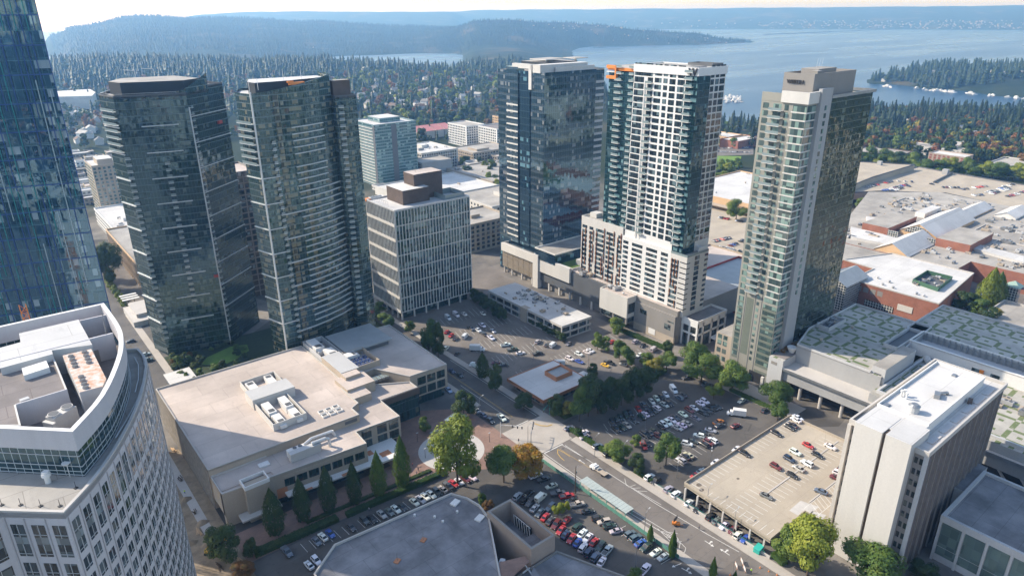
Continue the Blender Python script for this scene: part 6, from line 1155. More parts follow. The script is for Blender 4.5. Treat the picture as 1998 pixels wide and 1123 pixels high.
# ---- the rest of downtown, behind the camera: never in the picture, but mirrored in the glass of the towers
mb = MB(); rr = random.Random(21); KEEP = []
for i in range(420):
    u, v = rr.uniform(-500,900), rr.uniform(-900,-45)
    h = rr.choice((6,7,9,12,14,20,30)) if rr.random() < .9 else rr.uniform(40,75)
    if math.hypot(u, v) < 90: continue
    mb.obox(u, v, -1, rr.uniform(18,60), rr.uniform(16,45), h+1, 0 if rr.random() < .8 else .5, rr.randrange(6), rr.choice((1,1,3,6,6,7)))
tag(mb.build('city_blocks', [M_taupe, R_white, M_brick, R_tan, M_dkgrey, M_beige, R_grey, R_brown], origin=(0,0,0)), kind='stuff')

TAKEN = [(300,470,390,580),(395,520,470,600),(318,420,372,476),(268,380,306,416),(366,600,402,626),(316,602,362,650),(385,632,432,690),(450,628,508,672),(160,328,560,352),(262,300,320,350),(165,305,228,350)]
n = 0; rr = random.Random(31)
while n < 44:
    x, y = (rr.uniform(735,985), rr.uniform(318,425)) if rr.random() < .7 else (rr.uniform(140,240), rr.uniform(300,400)); u, v = P(x, y); w, d, h = rr.uniform(9,20), rr.uniform(9,18), rr.uniform(4,9); n += .02
    if any(u+w/2+2 > a and u-w/2-2 < c and v+d/2+2 > b and v-d/2-2 < e for a, b, c, e in TAKEN): continue
    n += .98; TAKEN.append((u-w/2,v-d/2,u+w/2,v+d/2)); c = rr.choice(('pale','tan','white','brown')); wm = {'pale':M_offwhite,'tan':M_beige,'white':M_white,'brown':M_taupe}[c]
    o = block('small_shop', '%s walled small flat roofed building in the low blocks behind the towers' % c, 'building', (u-w/2,v-d/2,u+w/2,v+d/2), h, wm, rr.choice((R_tan,R_white,R_brown,R_pink)), 'dark', 3.2, 4, 2, 1.5, limit=12); o['group'] = '%s small buildings behind the towers' % c
for x0, y0, x1, y1, z in ((304,474,386,576,8),(398,524,466,596,8),(388,636,430,686,20),(78,564,110,636,13),(508,294,608,388,9)):
    for i in range(9): unit(random.choice((0,2,3,1)), random.uniform(x0,x1), random.uniform(y0,y1), z-.35, random.choice((0,1.57)), random.uniform(1,1.7), 'roof unit on a flat roof in the blocks behind the towers', 'roof units on the flat roofs behind the towers')
# ================================================================ vehicles
PAINT = {'white':(.78,.78,.77),'silver':(.42,.43,.44),'grey':(.17,.175,.18),'charcoal':(.06,.062,.066),'black':(.014,.014,.016),'red':(.46,.022,.02),'maroon':(.14,.016,.02),
 'blue':(.03,.10,.42),'navy':(.018,.035,.09),'slate':(.10,.14,.18),'dark green':(.018,.045,.032),'beige':(.50,.43,.33),'yellow':(.78,.52,.02),'orange':(.72,.24,.03),'pale blue':(.30,.45,.58)}
def loft(m, secs, mi=0):
    """secs: (x, half width, bottom, shoulder, top, half top width)"""
    R = [[(x,-w,zb),(x,-w,zs),(x,-wt,zt),(x,wt,zt),(x,w,zs),(x,w,zb)] for x, w, zb, zs, zt, wt in secs]
    for a, b in zip(R, R[1:]):
        for i in range(6): j = (i+1) % 6; m.face([a[i], a[j], b[j], b[i]], mi)
    m.face(R[0][::-1], mi); m.face(R[-1], mi)
def vehicle(kind):
    B, W, D = MB(), [], {}
    if kind == 'sedan':
        loft(B, [(-2.3,.74,.38,.7,.82,.62),(-2.15,.88,.25,.82,.99,.74),(-1.3,.9,.2,.84,1.02,.78),(1.0,.9,.2,.82,1.0,.76),(1.95,.86,.24,.7,.86,.7),(2.28,.7,.36,.52,.64,.56)])
        cab = [(-1.75,.80,1.0),(-.95,.62,1.44),(.2,.62,1.46),(1.05,.78,1.0)]; L = 2.3; wx = (1.38,-1.42)
    elif kind == 'suv':
        loft(B, [(-2.3,.8,.42,.85,1.0,.72),(-2.2,.92,.3,.95,1.1,.8),(-1.3,.94,.26,.96,1.12,.82),(1.0,.94,.26,.94,1.1,.8),(1.95,.9,.3,.84,1.0,.74),(2.3,.76,.4,.62,.78,.62)])
        cab = [(-2.2,.82,1.1),(-1.85,.7,1.7),(.2,.7,1.74),(1.05,.82,1.08)]; L = 2.35; wx = (1.42,-1.42)
    elif kind == 'pickup':
        loft(B, [(-2.8,.9,.45,.9,1.08,.86),(-2.7,.94,.36,.95,1.12,.9),(.5,.95,.32,.95,1.12,.88),(1.3,.95,.32,.95,1.12,.84),(2.4,.92,.36,.88,1.04,.78),(2.75,.8,.45,.66,.84,.66)])
        cab = [(-.75,.84,1.1),(-.55,.72,1.76),(.75,.72,1.8),(1.45,.84,1.1)]; L = 2.8; wx = (1.75,-1.8)
    else:
        loft(B, [(-2.7,.9,.4,1.3,2.2,.82),(-2.6,.96,.3,1.3,2.3,.86),(1.0,.96,.3,1.3,2.3,.86),(1.9,.95,.3,1.1,1.5,.82),(2.6,.9,.34,.9,1.08,.78),(2.8,.74,.42,.6,.8,.62)])
        cab = None; L = 2.8; wx = (1.8,-1.75)
    glass = {}
    if cab:
        (x0,w0,z0),(x1,w1,z1),(x2,w2,z2),(x3,w3,z3) = cab
        R = [[(x0,-w0,z0-.06),(x1,-w1,z1),(x2,-w2,z2),(x3,-w3,z3-.06)], [(x0,w0,z0-.06),(x1,w1,z1),(x2,w2,z2),(x3,w3,z3-.06)]]
        for i in range(3): B.face([R[0][i], R[0][i+1], R[1][i+1], R[1][i]][::-1])
        B.face(R[0]); B.face(R[1][::-1])
        def lerp(a, b, t): return tuple(a[i]+(b[i]-a[i])*t for i in range(3))
        def quad(a, b, c, d, off, s=.1):      # inset pane lifted off the body
            q = [Vector(p) for p in (a,b,c,d)]; c0 = sum(q, Vector())/4; q = [c0+(p-c0)*(1-s)+Vector(off) for p in q]; return [p[:] for p in q]
        glass['windshield'] = quad(R[0][3], R[1][3], R[1][2], R[0][2], (.02,0,.025)); glass['rear_window'] = quad(R[1][0], R[0][0], R[0][1], R[1][1], (-.02,0,.025))
        glass['side_window'] = quad(R[0][0], R[0][3], R[0][2], R[0][1], (0,-.03,.02), .14); glass['side_window2'] = quad(R[1][3], R[1][0], R[1][1], R[1][2], (0,.03,.02), .14)
    else:
        glass['windshield'] = [(1.92,-.8,1.5),(1.92,.8,1.5),(1.05,.78,2.2),(1.05,-.78,2.2)]; glass['windshield'] = [(x+.05,y,z+.04) for x, y, z in glass['windshield']]
        glass['side_window'] = [(.2,-.965,1.4),(1.4,-.965,1.3),(.9,-.90,2.0),(.2,-.90,2.0)]; glass['side_window2'] = [(1.4,.965,1.3),(.2,.965,1.4),(.2,.90,2.0),(.9,.90,2.0)]; glass['rear_window'] = [(-2.74,.6,1.4),(-2.74,-.6,1.4),(-2.68,-.6,2.0),(-2.68,.6,2.0)]
    root = thing(kind, None, None, (0,0,0)); root.name = kind
    B.build('body', [M_paint], root)
    for k, q in glass.items(): mb = MB(); mb.face(q); mb.build('side_window' if k == 'side_window2' else k, [M_cglass], root)
    for x in wx:
        for y in (-1, 1):
            mb = MB(); yy = y*(.86 if kind != 'sedan' else .82); mb.rod((x,yy-.12,.33),(x,yy+.12,.33),.34,.34,10,0); mb.rod((x,yy-.13,.33),(x,yy+.13,.33),.2,.2,8,1); mb.build('wheel', [M_tyre, M_rim], root)
    for y in (-.6, .6):
        mb = MB(); mb.box(L-.16,y-.16,.58,L-.0,y+.16,.72); mb.build('headlight', [M_lamp], root); mb = MB(); mb.box(-L-.03,y-.13,.72,-L+.1,y+.13,.9); mb.build('taillight', [M_tail], root)
    if kind == 'pickup': mb = MB(); mb.box(-2.62,-.78,1.0,-.9,.78,1.135); mb.build('bed', [M_dkgrey], root)
    return root
PROTO = {k: vehicle(k) for k in ('sedan','suv','pickup','van')}; USED = set()
def put(kind, colour, x, y, z, rz, label, group=None):
    if kind in USED: r = copy_tree(PROTO[kind])
    else: r = PROTO[kind]; USED.add(kind)
    r.location = (x, y, z); r.rotation_euler.z = rz; s = random.uniform(.97,1.05); r.scale = (s,s,s)
    for ch in r.children:
        if ch.name.split('.')[0] == 'body': ch.color = (*[min(1,c*random.uniform(.88,1.1)) for c in PAINT[colour]],1)
    for k in ('group',):
        if k in r: del r[k]
    return tag(r, label, kind if kind != 'suv' else 'SUV', group)
CODE = {'w':'white','i':'silver','g':'grey','c':'charcoal','k':'black','r':'red','m':'maroon','b':'blue','n':'navy','s':'slate','d':'dark green','e':'beige','y':'yellow','o':'orange','t':'pale blue'}
TYPE = {'s':'sedan','u':'suv','p':'pickup','v':'van'}
ORD = 'first second third fourth fifth sixth seventh eighth ninth tenth eleventh twelfth thirteenth fourteenth fifteenth sixteenth seventeenth eighteenth nineteenth twentieth twenty-first twenty-second twenty-third twenty-fourth'.split()
def row(where, hd, z, cars, lines=True, group=None, stall=5.0):
    """cars: 'x,y,colour+type' in picture order; one heading for the row"""
    rz = heading(*hd, z+.7); L = sorted((tuple(c.split(',')) for c in cars.split()), key=lambda c: float(c[0])); pts = []
    for i, (x, y, ct) in enumerate(L):
        u, v = P(float(x), float(y), z+.75); a = rz+random.uniform(-.03,.03)+(math.pi if random.random() < .25 and ct[1] not in 'pv' else 0)
        put(TYPE[ct[1]], CODE[ct[0]], u, v, z+.05, a, '%s %s, %s from the left in %s' % (CODE[ct[0]], TYPE[ct[1]].replace('suv','SUV'), ORD[i], where) if len(L) > 1 else '%s %s %s' % (CODE[ct[0]], TYPE[ct[1]].replace('suv','SUV'), where), group)
        pts.append(Vector((u, v)))
    if lines and len(pts) > 2:
        h = Vector((math.cos(rz), math.sin(rz))); d = (pts[-1]-pts[0]); n = max(1, round(d.length/2.75)); st = d/n
        for k in range(-1, n+2):
            c = pts[0]+st*(k-.5); line(STALL, c-h*stall/2, c+h*stall/2, .13, z+.075)
g = 'vehicles in the fenced lot by the theatre'
row('the front diagonal row by the theatre wall', (1004,974,1017,960), .04, '1010,967,iu 1023,975,ku 1034,979,cu 1043,990,is 1053.5,999,ss 1064,1007,rs 1073.5,1015,cs 1085,1022,mu 1094.5,1033,rs 1103,1041.5,ns 1115,1049.5,rs 1127,1057,bs 1137.5,1067,wu 1149,1076,nu 1161.5,1085,su 1173.7,1094.5,ws', False, g)
row('the second diagonal row of the fenced lot', (1125,1045,1141,1028), .04, '1031,962,ku 1055,970,wv 1074,988,su 1105.5,1013.5,rs 1126,1027,du 1136,1039,ws 1147,1048,ws 1159,1056,rs 1172,1065,du 1185,1073,ip', False, g)
row('the row along the green fence', (1112,985,1141,980), .04, '1089,961,cp 1106.5,966.5,rp 1116,975,ks 1126.5,982.5,ep 1146.5,996,ks 1167,1010,ku 1179,1017,eu 1189,1025,ds 1202,1034.5,is', False, g)
row('the end row beside the two cypress trees', (1239,1064,1262,1051), .04, '1229,1040,su 1240,1048,su 1250,1058,bs 1261,1066.5,du 1279.5,1076,ws 1294,1085,is', True, g)
row('parked under the orange tree at the fence', (1033,930,1057,921), .04, '1045,926.5,wp 1060,934,kp 1076,947,es', False, g)
row('alone near the bottom of the fenced lot', (1250,1117,1265,1100), .04, '1258,1109.5,wp', False); row('against the theatre corner, half hidden', (962,1003,988,990), .04, '974,993,ws', False)
row('the row below the long hall hedge', (621,1035,639,1054), .06, '617.5,1054.5,ss 630,1045.8,ws 644.5,1039.5,bs 685,1027,cs 711,1014.5,cu 726,1011,ks 745,1002,is 760,997,gs 772.5,992,ws 785,988,cs 808.7,978,ws 821,973,is 830,967,ws 841.2,963.3,ws 852.5,958,cu 863.7,953,es 875,947,kp 885,942,rs 896,938,ws 908.7,933,ms 921,929.5,ws', True, 'cars below the hall hedge')
row('driving beside the hall hedge', (552,1064,570,1086), .06, '560,1075,sp', False); row('the pair at the theatre roof corner', (595,1090,612,1108), .06, '603,1101,ws 617,1092,wu', False)
row('the kerb row by the plaza', (920,790,938,806), .06, '930,799,is 942.5,808,ss 957,819,cs', False); row('driving down the street by the plaza', (972,806,987,821), .05, '979,814,wp', False); row('parked at the far end of the street', (874,716,890,728), .05, '881.5,722.5,ns 897,731,ks', False); row('by the corner of the hall', (870,752,882,768), .05, '876,760,ts', False)
g = 'cars in the dark asphalt lot'
row('the back row of the asphalt lot', (1266,774,1279,790), .05, '1195,823,ku 1202,817,cu 1211,812,ds 1221,808.5,du 1229.5,804,ks 1246,797,rs 1255,788,su 1272,782,ws 1281,776,ws 1291,773.5,ks 1299,768.5,ws 1314,760,wv', True, g)
row('the second row of the asphalt lot', (1251,802,1267,814), .05, '1202,836,ks 1214.5,832.5,ds 1223.5,828.5,es 1236,818.5,cs 1252,812,ds 1259.5,807,ws 1268,804,cs 1275.5,799.5,cs 1281,795,wu 1296.5,788.5,is 1305.5,786,ks 1325.5,775,su 1333,769,cs', True, g)
row('the third row of the asphalt lot', (1286,823,1304,835), .05, '1258,847,ku 1266,843,cs 1276,840.5,ds 1289.5,831,ks 1294.5,827,wu 1303,823.5,wu 1311,818.5,ws 1317,813.5,cs 1333,807,ws 1345.5,799,mu 1354.5,794.5,ws 1367,786,ws 1375.5,782,wu', True, g)
row('the fourth row of the asphalt lot', (1315,828,1335,838), .05, '1284.5,849.5,mu 1297,847,du 1322,833.5,is 1330,828.5,ws 1339.5,824.5,es 1357,814.5,gs 1372,805,ku 1379,801,ku 1386.5,796,ku 1393,793.5,ks 1399,792,cs', True, g)
row('the fifth row of the asphalt lot', (1355,845,1377,850), .05, '1340.5,864.5,wu 1350.5,859.5,cs 1364,848.5,wu 1372,843.5,ks 1386.5,838.5,is', True, g)
row('the sixth row of the asphalt lot', (1384,863,1402,874), .05, '1329,897,iu 1337,889.5,ks 1343,887,es 1374,866,ku 1383,862,mu 1390.5,858.5,wu', True, g)
row('the left hedge of the asphalt lot', (1128,844,1148,836), .05, '1110,834,ss 1126,836,ks 1138.5,842,ws 1140,851,is 1166,869.5,su 1187,884.5,ku', False, g)
row('the pair by the street trees', (1255,938,1277,925), .05, '1267,929.5,wu 1279.5,937,ku', False); row('the pair beside the deck corner', (1290,963,1314,946), .05, '1304,953,iu 1319,963,wu', False)
row('the row under the deck edge', (1333,990,1354,973), .05, '1344,979.5,ws 1361.5,991,ks 1387,1006.5,ku 1398,1014.5,gs 1413,1024,ws 1429.5,1032,ms 1440,1042.5,wu 1454,1049.5,bs', True, 'cars under the deck edge')
row('the row behind the deck parapet', (1356,925,1372,915), .05, '1356,926,rs 1368,918,is 1396,901,ws 1437,875,ws', False, 'cars behind the deck parapet')
row('in the aisle beside the round lot tree', (1252,858,1262,877), .05, '1256,868,rp 1264,863,ks', False); row('the right side of the asphalt lot', (1390,828,1418,816), .05, '1402,822.5,op 1404,829,cs 1435,829.5,ms', False); row('parked at the right kerb of the asphalt lot', (1437,788,1458,774), .05, '1447,781,is', False)
row('parked below the leafy trees at the lot edge', (1483,806,1498,792), .05, '1491,799,cs', False); row('at the top corner of the asphalt lot', (1330,738,1350,734), .05, '1340,736,cu', False); row('beside the bright green lot tree', (1369,752,1386,744), .05, '1377,748,ss', False)
g = 'cars on the parking deck'
row('the middle rows of the deck', (1537,871,1569,889), DECK, '1514,909,mu 1540,894,nu 1546,925.5,ks 1552,881,wu 1558.5,912.5,is 1575,903,wu 1577,867.5,rs 1595,886,ks 1620.5,870,ws', False, g)
row('the back corner of the deck', (1537,816,1562,830), DECK, '1515,844,ks 1541,832,ks 1546,828,cs 1553,818,ws 1557,814,ws', False, g); row('the front part of the deck', (1482,960,1509,972), DECK, '1495.5,966,gs 1602,957,ss 1632,931,mu 1638,923,wu', False, g); row('alone by the left parapet of the deck', (1441,876,1465,890), DECK, '1453.5,883,ks', False); row('half hidden by the white slab on the deck', (1638,915,1652,906), DECK, '1643.5,910,cs', False)
g = 'cars in the upper lot'
row('the far end of the upper lot', (868,614,884,627), .05, '874,620,wv 890,614,wv 906,612,ws 942.5,611,ws 919,640,cp 941,634,wp 932.5,643,wp 962,645,is 945,651,ks 958,658,wp', False, g)
row('the sunlit aisle of the upper lot', (975,674,999,670), .05, '986.5,672,wp 1000,681,dp 1015.5,688,ws 1049,689,kp', False, g); row('the left edge of the upper lot', (900,664,914,650), .05, '871,678,wu 872,646.5,rs 880,653.5,rs 889,659.5,cs 892,689,cs 907.5,656,wv 921,709.5,ws', False, g)
row('below the two storey office', (1044,671,1056,662), .05, '1049.5,666,iu 1068,672,cs 1079,673,wv 1110,669.5,gs', False, g); row('behind the square shop', (968,707,988,706), .05, '967,706.5,ms 984,711,cs', False, g)
row('the right part of the upper lot', (1120,686,1141,694), .05, '1111.5,699,wu 1129.5,690,wu 1130.5,704.5,bs 1145.5,686,ws 1152,683,ws 1181,711.5,ys 1189,706.5,kp 1217,710,cs', False, g); row('below the podium hedge', (1234,668,1243,661), .05, '1194,666,rs 1239.5,665.5,iu 1254,673,ks 1275.5,681.5,iv 1247,692,ws', False, g)
row('the side street by the twin towers', (248,667,266,663), .05, '255,664.5,ks 284,690,is 287,702,dp', False, None)
for v0 in (221, 240, 258, 276, 295):
    for u0 in np.arange(182, 252 if v0 < 240 else 220, 2.8):
        if 186 < u0 < 204 and v0 < 224: continue
        line(STALL, (u0, v0), (u0+1.2, v0+4.8), .13, .075); line(STALL, (u0, v0), (u0-1.2, v0-4.8), .13, .075)
for u0 in np.arange(236, 257, 2.8): line(STALL, (u0,200), (u0+1.5,204.6), .13, .075)
structure('stall_line', M_line, STALL)
# ---- trucks and site vehicles
def truck(label, x, y, h, z=.05, flat=False, cab=(.78,.78,.77)):
    u, v = P(x, y, z+1.2); t = thing('box_truck' if not flat else 'flatbed_truck', label, 'truck', (u, v, z), h); c = plain('truck_white', cab, .4)
    def pt(n, m, mats): return m.build(n, mats, t, origin=None) if False else None
    def add(n, mats, fn):
        m = MB(); fn(m); me = m.build(n, mats, origin=(0,0,0)); me.parent = t; return me
    add('cab', [c], lambda m: loft(m, [(1.6,1.0,.5,1.4,2.3,.9),(2.6,1.0,.5,1.4,2.35,.9),(3.0,1.0,.5,1.3,1.6,.9),(3.9,.9,.5,1.0,1.3,.8)])); add('windshield', [M_cglass], lambda m: m.face([(3.06,-.85,1.62),(3.06,.85,1.62),(2.68,.82,2.28),(2.68,-.82,2.28)]))
    if flat: add('flatbed', [M_beige, c], lambda m: (m.box(-4,-1.1,.95,1.2,1.1,1.12), m.box(.9,-1.1,1.1,1.3,1.1,2.1,1))); add('load', [M_grey], lambda m: (m.box(-.2,-.7,1.12,.7,.7,1.7),))
    else: add('cargo_box', [M_white], lambda m: m.box(-3.8,-1.15,.9,1.5,1.15,3.4))
    for xx in (2.7,-2.6):
        for yy in (-.9,.9): add('wheel', [M_tyre], lambda m: m.rod((xx,yy-.16,.45),(xx,yy+.16,.45),.45,.45,10))
truck('white box truck parked at the right end of the asphalt lot', 1437, 806, heading(1460,812,1415,806)); truck('white box truck parked in the sunlit part of the upper lot', 931, 680, heading(918,682,948,683)); truck('white flatbed truck driving down the main street', 1168, 915, heading(1188,928,1150,903), flat=True)
def simple_car(i):
    m = MB(); loft(m, [(-2.25,.8,.3,.8,.98,.7),(-1.3,.9,.25,.84,1.02,.78),(1.0,.9,.25,.82,1.0,.76),(2.25,.72,.35,.55,.7,.58)]); loft(m, [(-1.7,.8,.95,.97,1.0,.75),(-.95,.72,.95,1.0,1.42,.6),(.2,.72,.95,1.0,1.44,.6),(1.05,.78,.95,.97,1.0,.75)], 1); m.box(-.9,-.58,1.43,.2,.58,1.47); return m
sc0 = None
def far_row(n, xa, ya, xb, yb, z, where, fill=.85, hd=None):
    global sc0
    a, b = Vector(P(xa,ya,z)), Vector(P(xb,yb,z)); d = (b-a).normalized(); rz = math.atan2(d.y, d.x)+math.pi/2 if hd is None else hd
    for i in range(n):
        if random.random() > fill: continue
        p = a.lerp(b, i/max(1,n-1)); c = random.choice(('white','white','white','black','black','silver','grey','charcoal','navy','red','maroon','blue'))
        if sc0 is None: o = simple_car(0).build('parked_car', [M_paint, M_cglass], origin=(0,0,0)); sc0 = o.data
        else: o = link(bpy.data.objects.new('parked_car', sc0))
        o.location = (p.x, p.y, z+.02); o.rotation_euler.z = rz+random.choice((0,math.pi)); o.color = (*PAINT[c],1); tag(o, '%s car parked %s' % (c, where), 'car', '%s cars %s' % (c, where))
w1 = 'on the lower deck of the far mall car park'
for q in ((10,1690,366,1738,355),(10,1725,372,1768,361),(10,1732,375,1772,364),(4,1752,354,1792,356),(4,1818,360,1840,351),(5,1840,366,1870,367),(7,1878,370,1922,364),(10,1922,378,1962,366),(10,1930,380,1968,369),(3,1960,365,1976,361),(8,1966,384,1998,375),(3,1900,382,1915,381)): far_row(*q, 9, w1)
w2 = 'in the pale car park between the two right towers'
for q in ((9,1404,425,1448,433),(8,1392,471,1422,465),(6,1425,480,1450,470),(8,1390,485,1445,498),(9,1398,482,1450,492)): far_row(*q, .06, w2)
for q in ((14,1402,290,1468,288),(14,1402,296,1462,298)): far_row(*q, .1, 'in the school car park beyond the green field')
for q in ((4,1965,570,1990,572),(4,1968,561,1992,563)): far_row(*q, 7, 'on the roof lot by the mall courtyard')
# ================================================================ vegetation
def quads_mesh(name, pts, nrm, size, mats, extra=None, aspect=1.0):
    """one leaf-clump quad per point, turned to its normal with a random twist"""
    n = len(pts); a = RNG.normal(size=(n,3)); t = np.cross(nrm, a); t /= np.linalg.norm(t,axis=1,keepdims=True)+1e-9; b = np.cross(nrm, t)
    s = size[:,None]; bend = nrm*s*.25
    v = np.stack([pts-t*s-b*s*aspect, pts+t*s-b*s*aspect*.6+bend, pts+t*s*.7+b*s*aspect, pts-t*s*.8+b*s*aspect*.8-bend], 1).reshape(-1,3)
    me = bpy.data.meshes.new(name); f = np.arange(4*n).reshape(-1,4)
    nv = len(v); me.vertices.add(nv); me.vertices.foreach_set('co', v.ravel()); me.loops.add(4*n); me.loops.foreach_set('vertex_index', f.ravel()); me.polygons.add(n); me.polygons.foreach_set('loop_start', np.arange(0,4*n,4)); me.polygons.foreach_set('loop_total', np.full(n,4)); me.update(); me.validate()
    for m in mats: me.materials.append(m)
    return me
def crown_pts(kind, n):
    """points and outward normals of a crown in a unit frame: height 0..1, half width about 0.5"""
    P_, N_ = [], []
    if kind in ('round','wide','open'):
        nb = {'round':13,'wide':16,'open':20}[kind]; c = []
        for i in range(nb):
            a, e = RNG.uniform(0,2*math.pi), RNG.uniform(-.5,1); r = RNG.uniform(.18,.34) if kind != 'open' else RNG.uniform(.22,.42)
            c.append((r*math.cos(a)*math.cos(e*1.2), r*math.sin(a)*math.cos(e*1.2), .50+.34*math.sin(e*1.45), RNG.uniform(.12,.2) if kind != 'open' else RNG.uniform(.07,.13)))
        c.append((0,0,.5,.26 if kind != 'open' else .14)); k = len(c); per = n//k
        for x, y, z, r in c:
            d = RNG.normal(size=(per,3)); d /= np.linalg.norm(d,axis=1,keepdims=True); rr = r*RNG.uniform(.72,1.12,size=(per,1)); q = d*rr*np.array([1,1,.8])+np.array([x,y,z]); P_.append(q); N_.append(d+np.array([0,0,.35]))
    elif kind in ('column','cypress'):
        z = RNG.uniform(.03,1,size=n)**.9; w = np.where(z < .35, .55+z*1.3, 1.0-((z-.35)/.65)**1.7)*(.5 if kind == 'column' else .42); a = RNG.uniform(0,2*math.pi,size=n)
        w = np.maximum(w,.02)*(1+.12*np.sin(a*5+z*22))*RNG.uniform(.75,1.05,size=n); P_.append(np.stack([w*np.cos(a),w*np.sin(a),z],1)); N_.append(np.stack([np.cos(a),np.sin(a),np.full(n,.5)],1))
    else:  # conifer: drooping tiers
        T = 11; t = RNG.integers(0,T,size=n); z0 = .14+.84*(t+.5)/T; R = (1-z0)**.85*.52*(1+.18*np.sin(t*2.7)); a = RNG.integers(0,9,size=n)*2*math.pi/9+t*.7+RNG.normal(size=n)*.16; r = R*np.sqrt(RNG.uniform(.02,1,size=n)); z = z0+.05-(r/np.maximum(R,.02))*.055+RNG.normal(size=n)*.008
        P_.append(np.stack([r*np.cos(a),r*np.sin(a),z],1)); N_.append(np.stack([.5*np.cos(a),.5*np.sin(a),np.full(n,.9)],1))
    p, q = np.concatenate(P_), np.concatenate(N_); return p, q/np.linalg.norm(q,axis=1,keepdims=True)
CR = {}
def crown_mesh(kind, mat, v, n=None, size=None):
    key = (kind, mat.name, v)
    if key not in CR:
        nn = n or {'round':5600,'wide':9500,'open':5200,'column':4200,'cypress':2200,'conifer':2400}[kind]; p, q = crown_pts(kind, nn); s0 = size or {'round':.0175,'wide':.014,'open':.0165,'column':.019,'cypress':.045,'conifer':.019}[kind]
        p = p-np.array([0,0,0]); CR[key] = quads_mesh('crown', p, q, RNG.uniform(.6,1.3,size=len(p))*s0, [mat])
    return CR[key]
TR = {}
def trunk_mesh(kind):
    if kind not in TR:
        m = MB(); top = .9 if kind == 'conifer' else .62; m.rod((0,0,-.03),(0,0,top*.5),.022,.016,7); m.rod((0,0,top*.5),(.01,.01,top),.016,.006,6)
        if kind in ('round','wide','open'):
            for i in range(6): a = i*1.05+.3; m.rod((0,0,.22+.05*i),(.28*math.cos(a),.28*math.sin(a),.5+.05*i),.011,.004,5)
        o = m.build('trunk', [M_bark], origin=(0,0,0)); TR[kind] = o.data; bpy.data.objects.remove(o)
    return TR[kind]
def tree(kind, mat, u, v, z, h, w, label, group=None, name=None, cat='tree', var=None):
    t = thing(name or {'conifer':'conifer_tree','cypress':'cypress_tree','column':'columnar_tree'}.get(kind,'leafy_tree'), label, cat, (u,v,z), random.uniform(0,6.28), group)
    k = random.randrange(2) if var is None else var
    for n, me in (('crown', crown_mesh(kind, mat, k)), ('trunk', trunk_mesh(kind))):
        o = link(bpy.data.objects.new(n, me)); o.parent = t
    t.scale = (w, w, h); return t
LM = {'a':L_amber,'g':L_green,'d':L_dark,'y':L_yel,'o':L_gold,'r':L_rust,'c':L_con}
LN = {'a':'orange','g':'green','d':'dark green','y':'yellow green','o':'golden','r':'rust red','c':'dark green'}
def ptree(kind, c, x, yb, yt, wpx, label, z=0.0, group=None):
    u, v = P(x, yb, z); h = max(2, up_h(x, yb, yt, z)*1.02); dist = math.sqrt(u*u+v*v+CAMZ*CAMZ); w = wpx*dist/FPX*1.0
    return tree(kind, LM[c], u, v, z, h, w*1.06, label, group)
